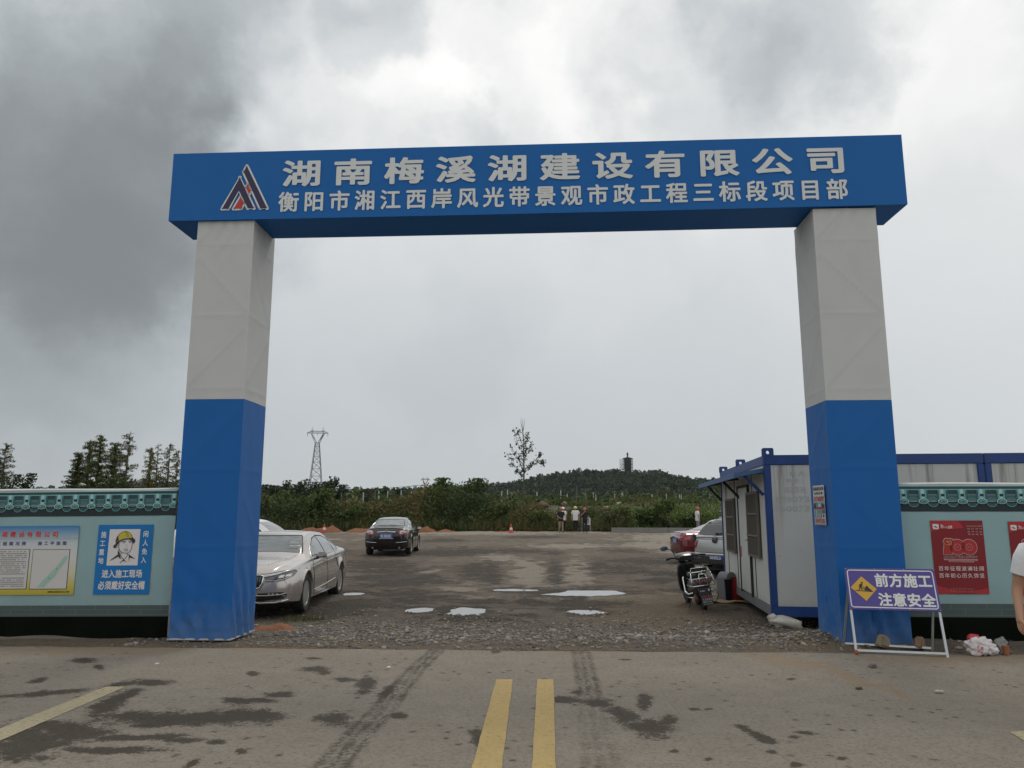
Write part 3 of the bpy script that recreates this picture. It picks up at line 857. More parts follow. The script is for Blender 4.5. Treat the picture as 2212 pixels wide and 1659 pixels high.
    W, H = a1 - a0, b1 - b0
    u = lambda x: a0 + W * x
    v = lambda y: b0 + H * y
    F2.rect(u(0), v(0), u(1), v(1), pap); F2.build('paper', st)
    F3 = Flat((O2, -gey, UP), .025)
    F3.text('集装箱活动房', u(.05), v(.87), W * .14, H * .09, W * .155, ink, 0, .02)
    F3.text('出租出售', u(.10), v(.77), W * .17, H * .065, W * .20, ink, 0, .02)
    F3.text('15173420787', u(.05), v(.60), W * .078, H * .125, W * .083, rink, 0, .02)
    F3.text('17674721351', u(.05), v(.055), W * .078, H * .115, W * .083, rink, 0, .02)
    F3.rect(u(.03), v(.012), u(.97), v(.038), mat('grey_ink', (.2, .2, .2), .7))
    F3.build('lettering', st)
    F4 = Flat((O2, -gey, UP), .025)
    cl = [mat('photo_sky', (.25, .36, .42), .7), mat('photo_dark', (.03, .04, .05), .7), mat('photo_red', (.26, .05, .05), .7), mat('photo_green', (.16, .25, .25), .7), mat('photo_white', (.5, .53, .53), .7), mat('photo_violet', (.12, .10, .22), .7)]
    F4.rect(u(.04), v(.40), u(.96), v(.585), cl[0]); F4.rect(u(.04), v(.40), u(.96), v(.45), cl[2], 1)
    F4.poly([(u(.06), v(.42)), (u(.06), v(.52)), (u(.2), v(.575)), (u(.26), v(.42))], cl[1], 2); F4.rect(u(.28), v(.43), u(.38), v(.57), cl[3], 2); F4.rect(u(.48), v(.46), u(.64), v(.53), cl[4], 2)
    F4.poly([(u(.74), v(.44)), (u(.74), v(.57)), (u(.95), v(.5)), (u(.95), v(.45))], cl[1], 2)
    F4.rect(u(.05), v(.19), u(.70), v(.385), cl[3], 0); F4.rect(u(.22), v(.21), u(.28), v(.38), cl[4], 1); F4.rect(u(.42), v(.20), u(.47), v(.3), cl[4], 1); F4.rect(u(.55), v(.20), u(.59), v(.29), cl[4], 1)
    F4.rect(u(.73), v(.29), u(.97), v(.385), cl[5], 0); F4.rect(u(.73), v(.19), u(.97), v(.28), cl[4], 0); F4.poly([(u(.78), v(.20)), (u(.80), v(.27)), (u(.93), v(.26)), (u(.9), v(.21))], cl[1], 1)
    F4.build('picture', st)
build_gate()

# ------------------------------------------------------------------ hoardings
def text_px(F_, ab, txt, pl, pr, top, ratio, m, bold=.02, k=0, shear=0):
    a0, b0 = ab(*pl); a1, _ = ab(*pr); _, bt = ab(*top)
    n = len(txt); pitch = (a1 - a0) / (n - 1 + ratio)
    F_.text(txt, a0, b0, pitch * ratio, bt - b0, pitch, m, k, bold, shear)

TEAL = cloth_mat('teal_banner_print', (.245, .375, .395), dust=((.20, .20, .165), 1.05, .28), rough=.7, var=.10)
def hoarding(label, O, A, a0, a1, zt, zc, zb, zbr, zs, tile0, pitch, seed):
    """banner wall in the frame O, A, up: coping from zt to zc, plain print to zb, brick print to zbr, dark skirt to zs"""
    root = thing('hoarding_wall', label, 'wall', O, math.atan2(A.y, A.x))
    fr = (O, A, UP)
    lt = mat('tile_print_light', (.15, .36, .375), .7); md = mat('tile_print_mid', (.032, .115, .125), .7); dk = mat('tile_print_dark', (.010, .020, .024), .7); wh = mat('tile_print_pale', (.33, .55, .555), .7)
    brick = mat('brick_print', (.060, .090, .085), .75, var=.2, scale=4); mort = mat('mortar_print', (.13, .17, .16), .75)
    nrm = A.cross(UP).normalized()
    back = -nrm
    def sheet(name, z0, z1, m, slack, off=0.0, nzz=10, parent=root):
        nx = int((a1 - a0) / .06); V = []
        ax = np.linspace(a0, a1, nx + 1)
        for k in range(nzz + 1):
            z = z0 + (z1 - z0) * k / nzz
            d = (fbm(ax * 1.4 + seed, np.full(nx + 1, z * 1.4), seed, 4) - .5) * slack - slack * .6 * abs(k / nzz - .5)
            d = d + .012 * np.exp(-((np.minimum(ax - a0, a1 - ax)) / .25)) * np.sin(z * 26 + ax * 20)
            d = np.minimum(d, -.0005)
            for a_, d_ in zip(ax, d):
                p = O + A * a_ + UP * z + nrm * (d_ + off); V.append(p)
        i = np.arange((nx + 1) * (nzz + 1)).reshape(nzz + 1, nx + 1)
        F = np.stack([i[:-1, :-1], i[:-1, 1:], i[1:, 1:], i[1:, :-1]], -1).reshape(-1, 4)
        inv = (Matrix.Translation(root.location) @ root.rotation_euler.to_matrix().to_4x4()).inverted()
        return mesh_np(name, np.array([tuple(inv @ v) for v in V]), F, m, parent, smooth=True)
    sheet('banner', zb, zc, TEAL, .018)
    sk = mat('dark_shade_net', (.0035, .0055, .0035), .95, spec=.08, var=.4, scale=20, bump=.4, bscale=120)
    nx = int((a1 - a0) / .05); ax = np.linspace(a0, a1, nx + 1); V = []
    for k in range(9):
        t = k / 8
        wv = .035 * t * np.sin(ax * 7 + 5 * fbm(ax * 1.5, ax * 0 + 2, seed, 3)) + .02 * t
        z = zbr + (zs - zbr) * t + (fbm(ax * 1.1, ax * 0 + 7, seed + 2, 3) - .5) * .07 * t
        for a_, w_, z_ in zip(ax, wv, z): V.append(O + A * a_ + UP * z_ + nrm * (w_ - .004))
    i = np.arange((nx + 1) * 9).reshape(9, nx + 1); F = np.stack([i[:-1, :-1], i[:-1, 1:], i[1:, 1:], i[1:, :-1]], -1).reshape(-1, 4)
    inv = (Matrix.Translation(root.location) @ root.rotation_euler.to_matrix().to_4x4()).inverted()
    mesh_np('skirt', np.array([tuple(inv @ v) for v in V]), F, sk, root, smooth=True)
    # printed brick course
    B = Flat(fr, 0.0)
    B.rect(a0, zbr - .02, a1, zb, brick); h = (zb - zbr) / 2
    for r in range(2):
        a = a0 + (.1 if r else .28)
        while a < a1 - .05:
            B.rect(a, zbr + h * r + .012, a + .008, zbr + h * (r + 1) - .004, mort, 1); a += .46
        B.rect(a0, zbr + h * r + .004, a1, zbr + h * r + .009, mort, 1)
    B.build('brick_print', root)
    # printed roof tiles
    C = Flat(fr, .001); H = zt - zc; C.lim = (a0, a1)
    y = lambda t: zc + H * t                          # t from the lower edge of the print up
    C.rect(a0, y(0), a1, y(1), dk)
    C.rect(a0, y(.955), a1, y(1.0), wh, 1); C.rect(a0, y(.90), a1, y(.925), md, 1); C.rect(a0, y(.815), a1, y(.86), lt, 1); C.rect(a0, y(.60), a1, y(.80), mat('tile_print_shade', (.018, .048, .054), .7), 1)
    a = tile0
    while a - pitch > a0 - pitch * .2: a -= pitch
    while a < a1 + pitch * .2:
        cx, w = a, pitch * .27
        if cx - w * .5 < a1 and cx + w * .5 > a0:
            C.poly([(cx - w, y(.42)), (cx + w, y(.42)), (cx + w * .92, y(.80)), (cx + w * .7, y(.86)), (cx - w * .7, y(.86)), (cx - w * .92, y(.80))], lt, 4)
            C.rect(cx - w * .99, y(.42), cx - w * .66, y(.80), md, 5); C.rect(cx + w * .62, y(.42), cx + w * .99, y(.80), md, 5); C.rect(cx - w * .40, y(.50), cx + w * .22, y(.85), wh, 5)
            C.disc(cx - w * .03, y(.385), w * 1.04, H * .115, dk, 6); C.disc(cx - w * .03, y(.39), w * .98, H * .105, wh, 7); C.disc(cx - w * .03, y(.385), w * .78, H * .080, md, 8)
            C.disc(cx - w * .0, y(.38), w * .56, H * .054, lt, 9); C.disc(cx + w * .03, y(.375), w * .34, H * .03, md, 10)
            C.rect(cx - w * .34, y(.57), cx + w * .34, y(.67), dk, 6)
        l, r = max(a0, cx + w * .8), min(a1, cx + pitch - w * .8)
        if r > l + .02:
            mid = (l + r) / 2
            for j in range(6):
                yy = .66 - j * .052
                pts = [(l + (r - l) * t, y(yy - .02 * math.sin(PI * t))) for t in [q_ / 8 for q_ in range(9)]]
                C.line(pts, H * .018, lt if j < 4 else wh, 2)
            pts = [(l, y(.34)), (mid - w * .75, y(.235)), (mid - w * .3, y(.185)), (mid + w * .3, y(.185)), (mid + w * .7, y(.235)), (r, y(.34)), (mid, y(.30))]
            C.poly([(min(max(p[0], a0), a1), p[1]) for p in pts], mat('tile_print_drip', (.022, .080, .090), .7), 2)
            C.line([(min(max(p[0], a0), a1), p[1]) for p in pts[:6]], H * .018, lt, 3)
        a += pitch
    C.build('tile_print', root)
    # pole in the top hem, stakes behind
    P = MB(); P.tube([O + A * t + UP * (zt + .012 + .006 * math.sin(t * 2.1)) + back * .012 for t in np.linspace(a0, a1 + .015, 30)], .019, 8); local(root, P).build('top_rail', mat('white_hem', (.66, .66, .65), .6), root, smooth=True)
    n = max(2, int((a1 - a0) / 1.6))
    for k in range(n):
        t = a0 + .12 + (a1 - a0 - .24) * k / (n - 1)
        s = MB(); s.tube([O + A * t + back * .05 + UP * -.1, O + A * t + back * .05 + UP * (zt - .01)], .02, 8); local(root, s).build('stake', mat('grey_steel', (.28, .28, .28), .5, .6), root)
    return root

# left wall: its frame hangs a little lower towards the left
OL = at(383, 1111, 10.92); OL.z = 0
AL = Vector((math.cos(GY), math.sin(GY), .009)).normalized()
nL = AL.cross(UP).normalized()
def abL(px, py):
    p = on_plane(px, py, OL, nL) - OL
    a = p.dot(AL) if False else p.x / AL.x
    return a, p.z - a * AL.z
def build_left():
    zt = abL(383, 1058)[1]; zc = abL(383, 1113)[1]; zb = abL(370, 1307)[1]; zbr = abL(367, 1328)[1]; zs = abL(345, 1378)[1]
    aR = abL(383, 1060)[0]; pitch = abL(330, 1090)[0] - abL(294.4, 1090)[0]
    hoarding('pale teal banner wall left of the gate with printed roof tiles and two blue notices', OL, AL, -7.6, aR, zt, zc, zb, zbr, zs + .02, abL(341, 1090)[0], pitch, 3)
    fr = (OL, AL, UP)
    # safety poster
    a0, b0 = abL(205, 1284); a1, b1 = abL(329, 1133); a0 = abL(207.5, 1210)[0]; a1 = abL(327, 1210)[0]
    po = thing('safety_poster', 'blue safety poster showing a worker in a yellow helmet, on the teal wall', 'poster', OL + AL * a0 + UP * b0, math.atan2(AL.y, AL.x))
    blue = cloth_mat('poster_blue', (.006, .150, .42), rough=.6); wht = mat('poster_white', (.62, .60, .60), .6, var=.03); ink = mat('black_ink', (.03, .03, .033), .7); yel = mat('helmet_yellow', (.50, .42, .035), .6, var=.05)
    S = Flat(fr, .006); S.rect(a0, b0, a1, b1, blue, 0); S.build('sheet', po)
    Z3 = lambda x, y: abL(x / 3.1906 * .553, (1900 + y / 3.1906) * .553)
    S = Flat(fr, .008)
    S.poly([Z3(1375, 535), Z3(1755, 532), Z3(1717, 983), Z3(1330, 987)], wht, 0)
    pg = lambda pts, m, k: S.poly([Z3(*p) for p in pts], m, k)
    ln = lambda pts, w, m=ink, k=2: S.line([Z3(*p) for p in pts], w, m, k)
    pg([(1490, 598), (1462, 628), (1444, 680), (1447, 718), (1420, 733), (1417, 765), (1440, 770), (1458, 742), (1486, 700), (1488, 640)], ink, 1)
    pg([(1486, 668), (1480, 625), (1500, 592), (1535, 568), (1575, 560), (1612, 573), (1642, 602), (1656, 640), (1600, 634), (1550, 642)], yel, 2)
    ln([(1478, 625), (1500, 590), (1535, 566), (1575, 558), (1614, 571), (1645, 602), (1658, 640)], .006, ink, 3); ln([(1560, 560), (1582, 590), (1600, 632)], .004, ink, 3); ln([(1578, 560), (1600, 592), (1616, 632)], .004, ink, 3)
    pg([(1446, 712), (1480, 680), (1560, 648), (1620, 640), (1668, 640), (1692, 668), (1686, 696), (1662, 714), (1656, 684), (1620, 660), (1560, 664), (1505, 688), (1458, 718)], ink, 3)
    ln([(1450, 698), (1490, 672), (1560, 648), (1640, 640)], .004, yel, 4)
    ln([(1490, 690), (1484, 760), (1500, 805), (1535, 826), (1585, 832), (1618, 818), (1642, 780), (1652, 735), (1656, 690)], .007)
    S.ring(*Z3(1452, 748), .016, .006, ink, 2, 14)
    ln([(1480, 690), (1486, 780), (1510, 832), (1535, 838)], .004)
    ln([(1522, 694), (1548, 684), (1574, 686)], .009); ln([(1608, 686), (1630, 682), (1650, 690)], .009)
    for ex in (1552, 1627): S.disc(*Z3(ex, 702), .011, .005, ink, 2, 12)
    ln([(1582, 715), (1590, 748), (1574, 756)], .003); ln([(1546, 786), (1576, 776), (1604, 786)], .006); ln([(1556, 797), (1578, 803), (1598, 796)], .007)
    pg([(1476, 790), (1500, 832), (1492, 858), (1472, 838)], ink, 2); ln([(1500, 840), (1520, 880), (1545, 912)], .007); ln([(1600, 835), (1580, 880), (1546, 912)], .007)
    pg([(1368, 930), (1398, 903), (1440, 872), (1482, 842), (1496, 850), (1470, 880), (1418, 906)], ink, 2); pg([(1500, 850), (1512, 905), (1490, 890), (1478, 868)], ink, 2)
    pg([(1604, 838), (1640, 868), (1693, 902), (1650, 894), (1622, 886), (1606, 932), (1612, 880)], ink, 2); pg([(1512, 938), (1544, 908), (1592, 948), (1552, 928)], ink, 2)
    S.disc(*Z3(1507, 946), .010, .010, ink, 2, 12); S.disc(*Z3(1507, 946), .005, .005, wht, 3, 10)
    S.build('portrait', po)
    S = Flat(fr, .008)
    for txt, xs in (('施工重地', ((1262, 640), (1247, 748), (1235, 858), (1225, 965))), ('闲人免入', ((1787, 632), (1780, 742), (1768, 850), (1757, 955)))):
        for c, (x, y) in zip(txt, xs):
            a, b = Z3(x, y); a2, b2 = Z3(x + 72, y - 78); S.text(c, a, b, a2 - a, b2 - b, .1, wht, 0, .028)
    text_px(S, Z3, '进入施工现场', (1270, 1138), (1772, 1128), (1274, 1040), .92, wht, .035)
    text_px(S, Z3, '必须戴好安全帽', (1222, 1285), (1803, 1278), (1228, 1182), .93, wht, .035)
    S.build('lettering', po)
    # project board, mostly outside the frame
    b0, b1 = abL(80, 1285)[1], abL(100, 1136)[1]; a1 = abL(165.5, 1210)[0]; a0 = a1 - 2.45
    nb = thing('project_board', 'wide project notice board with red heading and site plan, cut by the left frame edge', 'notice board', OL + AL * a0 + UP * b0, math.atan2(AL.y, AL.x))
    Hh = b1 - b0
    def gr(q, b, tc):
        sp = q.n('ShaderNodeSeparateXYZ'); q.l(tc, sp.inputs[0])
        r = q.n('ShaderNodeValToRGB'); q.l(q.math('ADD', q.math('DIVIDE', q.math('SUBTRACT', sp.outputs[2], q.math('MULTIPLY', sp.outputs[0], .009)), Hh), q.math('MULTIPLY', q.math('SUBTRACT', q.noise(tc, 30, 3).outputs[0], .5), .02)), r.inputs[0])
        cr = r.color_ramp; cr.elements[0].position = .0; cr.elements[0].color = (.40, .32, .03, 1); cr.elements[1].position = 1.0; cr.elements[1].color = (.012, .17, .40, 1)
        for p, c in ((.10, (.46, .40, .06, 1)), (.32, (.55, .52, .38, 1)), (.55, (.56, .56, .54, 1)), (.74, (.48, .53, .54, 1)), (.81, (.33, .43, .50, 1))):
            e = cr.elements.new(p); e.color = c
        q.l(r.outputs[0], b.inputs['Base Color']); b.inputs['Roughness'].default_value = .6
    S = Flat(fr, .006); S.rect(a0, b0, a1, b1, surface_mat('board_print', gr), 0); S.build('sheet', nb)
    S = Flat(fr, .008); pale = mat('plan_paper', (.53, .52, .51), .7, var=.03); org = mat('orange_ink', (.5, .32, .12), .7)
    S.rect(a0, Z3(400, 655)[1], a1, Z3(400, 649)[1], org, 0)
    for (x0, x1) in ((-1000, -440), (-400, 375), (385, 875)):
        p = [Z3(x0 + 15, 785), Z3(x1, 779), Z3(x1 - 35, 1281), Z3(x0 - (2 if x0 > 0 else 30), 1285)]
        aa, bb, cc = (p[0][0] + p[3][0]) / 2, (p[1][0] + p[2][0]) / 2, None
        bl, bt = p[2][1], p[0][1]
        S.rect(aa, bl, bb, bt, ink, 0); S.rect(aa + .008, bl + .009, bb - .008, bt - .007, pale, 1)
        if x0 < 0:
            gi = mat('text_grey', (.16, .15, .15), .7); g = random.Random(x0)
            rows = 18; bb = min(bb, bb)
            for r_ in range(rows):
                if r_ in (12,): continue
                yb = bt - .03 - (bt - bl - .05) * r_ / rows; x = aa + .03; xe = bb - .04 - (g.random() * .15 if r_ % 5 == 4 else 0)
                while x < xe:
                    w = g.uniform(.012, .028); S.rect(x, yb - .0105, min(xe, x + w), yb, gi, 2); x += w + (.006 if g.random() < .85 else .03)
    S.poly([Z3(*p) for p in ((815, 865), (852, 872), (835, 920), (740, 1030), (690, 1120), (600, 1195), (550, 1253), (467, 1252), (520, 1195), (580, 1130), (690, 1020), (760, 940))], mat('plan_green', (.30, .47, .40), .7), 2)
    for x, y in ((620, 1140), (712, 1027)): S.disc(*Z3(x, y), .008, .006, ink, 3, 10)
    S.build('plan', nb)
    S = Flat(fr, .008); red = mat('heading_red', (.42, .03, .035), .7); vio = mat('caption_violet', (.09, .07, .20), .7)
    x, i = 655, 10
    for c in reversed('湖南梅溪湖建设有限公司'):
        a, b = Z3(x, 630); a2, b2 = Z3(x + 80, 556)
        if a > a0: S.text(c, a, b, a2 - a, b2 - b, .1, wht, 0, .075); S.text(c, a, b, a2 - a, b2 - b, .1, red, 1, .035)
        x -= 105
    text_px(S, Z3, '施工平面图', (475, 733), (832, 728), (482, 686), .66, vio, .03); text_px(S, Z3, '工程概况牌', (-40, 738), (325, 733), (-35, 690), .66, vio, .03)
    text_px(S, Z3, '湖南梅溪湖建设有限公司制', (592, 1326), (862, 1322), (595, 1302), .95, ink, .01, shear=.2)
    S.build('lettering', nb)
build_left()

# right wall
OR_ = at(1959, 1320, 10.42); OR_.z = 0
AR = Vector((math.cos(GY), math.sin(GY), 0))
nR = AR.cross(UP).normalized()
def abR(px, py):
    p = on_plane(px, py, OR_, nR) - OR_
    return p.dot(AR), p.z
def build_right():
    zt = abR(2080, 1048)[1]; zc = abR(2000, 1105)[1]; zb = abR(2050, 1304)[1]; zbr = abR(2100, 1330)[1]; zs = abR(2100, 1400)[1]
    Z5 = lambda x, y: abR((3100 + x / 1.8433) * .553, (1700 + y / 1.8433) * .553)
    pitch = (Z5(1635, 440)[0] - Z5(930, 440)[0]) / 5
    hoarding('pale teal banner wall right of the gate with printed roof tiles and red posters', OR_, AR, Z5(768, 700)[0], 6.5, zt, zc, zb, zbr, max(.03, zs), Z5(930, 440)[0], pitch, 21)
    fr = (OR_, AR, UP)
    Zp = lambda x, y: abR((3600 + x / 4.1475) * .553, (2000 + y / 4.1475) * .553)
    red = cloth_mat('poster_red', (.20, .016, .022), rough=.6); bright = mat('poster_bright_red', (.36, .018, .022), .6, var=.1); wht = mat('poster_white', (.62, .60, .60), .6, var=.03); pink = mat('poster_pink', (.48, .24, .24), .6); gold = mat('poster_gold', (.42, .30, .08), .6)
    pale = mat('poster_cream', (.50, .43, .42), .6); ink = mat('black_ink', (.03, .03, .033), .7)
    shift = Zp(1395, 155)[0] - Zp(135, 130)[0]
    for i, lab in enumerate(('red anniversary poster with a large 100, behind the blue roadworks sign', 'red anniversary poster half hidden behind the person in white', 'red anniversary poster outside')):
        if i == 2: break
        ab = (lambda x, y: Zp(x, y)) if i == 0 else (lambda x, y: (Zp(x, y)[0] + shift, Zp(x, y)[1] - .012))
        a0 = (ab(135, 130)[0] + ab(230, 1315)[0]) / 2; a1 = (ab(988, 147)[0] + ab(1090, 1338)[0]) / 2
        b0, b1 = ab(700, 1328)[1], ab(560, 138)[1]; W, H = a1 - a0, b1 - b0
        po = thing('anniversary_poster', lab, 'poster', OR_ + AR * a0 + UP * b0, GY, 'red posters on the right hoarding')
        u = lambda x: a0 + W * x
        v = lambda y: b0 + H * y
        S = Flat(fr, .006); S.rect(a0, b0, a1, b1, red, 0)
        S.poly([(u(0), v(.84)), (u(.18), v(.885)), (u(.35), v(.88)), (u(.63), v(.895)), (u(.58), v(.955)), (u(.52), v(.999)), (u(0), v(.999))], bright, 1)
        S.poly([(u(0), v(.001)), (u(1), v(.001)), (u(1), v(.085)), (u(.85), v(.06)), (u(.6), v(.035)), (u(.35), v(.05)), (u(.15), v(.09)), (u(0), v(.12))], bright, 1)
        S.poly([(u(.2), v(.001)), (u(.8), v(.001)), (u(.55), v(.018))], red, 2)
        S.build('sheet', po)
        S = Flat(fr, .0095)
        # corner badge
        S.poly([ab(*p) for p in ((170, 200), (182, 192), (258, 196), (270, 208), (274, 268), (262, 280), (188, 276), (175, 262))], wht, 0)
        S.poly([ab(*p) for p in ((180, 222), (205, 232), (222, 226), (232, 240), (258, 252), (240, 256), (212, 248))], mat('badge_red', (.16, .02, .03), .6), 1)
        S.text('为', *ab(300, 262), W * .060, H * .052, 1, wht, 0, .03); a, b = ab(352, 258); S.text('文明', a, b, W * .028, H * .02, W * .031, wht, 0, .01); a, b = ab(413, 268); S.text('点赞', a, b, W * .045, H * .04, W * .048, wht, 0, .03)
        for yy, tx, x0, x1 in ((240, '社会主义核心价值观', 722, 972), (283, '富强 民主 文明 和谐', 735, 970), (330, '自由 平等 公正 法治', 740, 975), (372, '爱国 敬业 诚信 友善', 745, 978)):
            text_px(S, ab, tx, (x0, yy), (x1, yy + 4), (x0, yy - 22), .9, pale, .005)
        # 100 emblem
        p1 = [(345, 480), (362, 440), (375, 428), (495, 436), (497, 470), (490, 688), (345, 684), (352, 600), (362, 498), (345, 495)]
        q1 = [ab(*p) for p in p1]
        S.line(q1 + [q1[0]], W * .020, pale, 0)
        for cx in (574, 762):
            a, b = ab(cx, 568); ra = abs(ab(cx + 128, 568)[0] - a); rb = abs(ab(cx, 568 + 124)[1] - b)
            S.disc(a, b, ra + W * .009, rb + W * .009, pale, 0, 40)
        for cx in (574, 762):
            a, b = ab(cx, 568); ra = abs(ab(cx + 128, 568)[0] - a); rb = abs(ab(cx, 568 + 124)[1] - b)
            S.disc(a, b, ra, rb, bright, 1, 40); S.ring(a, b, ra * .41, W * .008, pink, 2, 26)
            S.text('1921' if cx < 600 else '2021', a - W * .036, b - H * .009, W * .016, H * .018, W * .0185, pink, 2, .0)
        S.poly(q1, bright, 1)
        # hammer and sickle
        a, b = ab(437, 497); r_ = W * .042
        S.line([(a + r_ * math.cos(t), b + r_ * math.sin(t)) for t in np.linspace(1.25, -2.3, 16)], W * .014, gold, 2)
        S.line([ab(395, 478), ab(432, 486)], W * .026, gold, 3); S.line([ab(415, 484), ab(470, 532)], W * .012, gold, 3); S.line([ab(388, 530), ab(405, 522)], W * .012, gold, 3)
        S.build('emblem', po)
        S = Flat(fr, .0095)
        text_px(S, ab, '庆祝中国共产党成立100周年', (352, 748), (905, 754), (354, 708), .93, pale, .045); text_px(S, ab, '庆祝中国共产党成立100周年', (352, 748), (905, 754), (354, 708), .93, mat('poster_dark_red', (.14, .015, .02), .6), -.004, 1)
        S.poly([ab(*p) for p in ((350, 756), (906, 764), (904, 794), (840, 796), (838, 818), (440, 808), (432, 786), (360, 778))], pink, 0)
        for y_, x0, x1 in ((774, 385, 895), (797, 455, 825)): S.line([ab(x0, y_), ab(x1, y_ + 8)], H * .006, mat('poster_dark_red', (.14, .015, .02), .6), 1)
        text_px(S, ab, '百年征程波澜壮阔', (272, 950), (1010, 967), (274, 876), .86, wht, .008)
        text_px(S, ab, '百年初心历久弥坚', (280, 1065), (1020, 1083), (284, 990), .86, wht, .008)
        for y_, x0, x1 in ((1240, 455, 810), (1258, 465, 850)): text_px(S, ab, '市文明办宣传部区委宣传部文明委', (x0, y_), (x1, y_ + 8), (x0, y_ - 10), .8, pink, .0)
        text_px(S, ab, '公益广告宣传文明', (460, 1288), (820, 1294), (462, 1272), .5, pink, .0)
        S.build('lettering', po)
build_right()

# ------------------------------------------------------------------ folding roadworks sign
def build_sign():
    fl, frt = gnd(1857, 1413), gnd(2058, 1421)
    tl = at(1819, 1225, fl.y + .36)
    ux = (frt - fl).normalized(); nrm = ux.cross((tl - fl)).normalized()
    upv = (tl - fl); upv = (upv - ux * upv.dot(ux)).normalized()
    root = thing('roadworks_sign', 'violet-blue folding roadworks sign with a yellow worker diamond, leaning back on steel legs', 'sign', (fl + frt) / 2, math.atan2(ux.y, ux.x))
    nv = ux.cross(upv).normalized()
    if nv.y > 0: nv = -nv
    steel = mat('galvanised_steel', (.42, .44, .45), .42, .75, var=.15, scale=14)
    def ab(px, py):
        p = on_plane(px, py, fl, nv) - fl
        return p.dot(ux), p.dot(upv)
    TL, TR, BR, BL = ab(1819, 1225), ab(2014, 1232), ab(2037, 1323), ab(1839, 1315)
    a0, a1, b0, b1 = (TL[0] + BL[0]) / 2, (TR[0] + BR[0]) / 2, (BL[1] + BR[1]) / 2, (TL[1] + TR[1]) / 2
    P = lambda a, b, k=0: fl + ux * a + upv * b + nv * k
    M = MB()
    vs = [P(a, b, k) for k in (.012, -.004) for a, b in ((a0, b0), (a1, b0), (a1, b1), (a0, b1))]
    M.add(vs, [(0, 1, 2, 3), (7, 6, 5, 4), (0, 4, 5, 1), (1, 5, 6, 2), (2, 6, 7, 3), (3, 7, 4, 0)])
    local(root, M).build('panel', mat('sign_violet', (.060, .040, .235), .42, var=.06, scale=4), root)
    fr = (fl + nv * .013, ux, upv)
    refl = mat('reflective_white', (.62, .64, .63), .45, var=.04); yel = mat('sign_yellow', (.56, .33, .03), .5, var=.05); ink = mat('black_ink', (.03, .03, .033), .7)
    S = Flat(fr, .001); W, H = a1 - a0, b1 - b0; m = .028
    rr = .03; pts = []
    for cx, cy, s in ((a1 - m - rr, b1 - m - rr, 0), (a0 + m + rr, b1 - m - rr, 1), (a0 + m + rr, b0 + m + rr, 2), (a1 - m - rr, b0 + m + rr, 3)):
        for k in range(6):
            t = PI / 2 * (s + k / 5); pts.append((cx + rr * math.cos(t), cy + rr * math.sin(t)))
    S.line(pts, .012, refl, 0, True); S.build('border', root)
    Z5 = lambda x, y: ab((3100 + x / 1.8433) * .553, (1700 + y / 1.8433) * .553)
    S = Flat(fr, .001)
    text_px(S, Z5, '前方施工', (590, 1092), (1000, 1104), (582, 1000), .93, refl, .035)
    text_px(S, Z5, '注意安全', (618, 1230), (1030, 1244), (612, 1138), .93, refl, .035)
    S.build('lettering', root)
    S = Flat(fr, .001); D = [Z5(485, 1018), Z5(597, 1110), Z5(524, 1195), Z5(410, 1097)]
    S.poly(D, yel, 0)
    c = [sum(p[0] for p in D) / 4, sum(p[1] for p in D) / 4]
    pg = lambda q_: S.poly([Z5(*p) for p in q_], ink, 1)
    S.disc(*Z5(490, 1064), .011, .011, ink, 1, 14)
    pg([(443, 1117), (570, 1126), (570, 1131), (442, 1122)])
    pg([(505, 1118), (521, 1086), (532, 1090), (537, 1098), (570, 1127)])
    pg([(486, 1070), (472, 1078), (473, 1098), (466, 1118), (472, 1119), (482, 1100), (490, 1119), (497, 1119), (489, 1092), (496, 1075)])
    S.line([Z5(476, 1074), Z5(468, 1090), Z5(484, 1092)], .006, ink, 1); S.line([Z5(476, 1084), Z5(500, 1092), Z5(516, 1108)], .005, ink, 1); S.line([Z5(506, 1098), Z5(500, 1108)], .010, ink, 1)
    S.build('symbol', root)
    def bar(name, p, q_, w=.014):
        d = (q_ - p).normalized(); s = d.cross(nv).normalized() * w; t = d.cross(s).normalized() * w
        b = MB(); b.add([p + s + t, p - s + t, p - s - t, p + s - t, q_ + s + t, q_ - s + t, q_ - s - t, q_ + s - t], [(0, 1, 2, 3), (4, 7, 6, 5), (0, 4, 5, 1), (1, 5, 6, 2), (2, 6, 7, 3), (3, 7, 4, 0)])
        return local(root, b).build(name, steel, root)
    LA, RA = a0 + .018, a1 - .018
    bar('leg', P(LA, .0, -.02), P(LA, b1 + .002, -.02)); bar('leg', P(RA, .0, -.02), P(RA, b1 + .002, -.02))
    bl, br = gnd(1822, 1395), gnd(2014, 1406)
    bar('leg', bl, P(LA + .012, b0 + .30, -.045), .012); bar('leg', br, P(RA - .012, b0 + .30, -.045), .012)
    bar('rail', P(LA + .012, .045, -.02), P(RA - .012, .045, -.02), .013); bar('rail', bl + UP * .03, br + UP * .03, .012)
    bolts = MB()
    for k in range(4):
        for bb in (b0 + .012, b1 - .012):
            bolts.box(P(a0 + .012 + (W - .024) * k / 3, bb, .015), (.014, .014, .008))
    local(root, bolts).build('rivets', steel, root)
    # stones and a brick on the ground by the sign
    st = mat('pale_stone', (.30, .24, .17), .9, var=.25, scale=14, bump=.5)
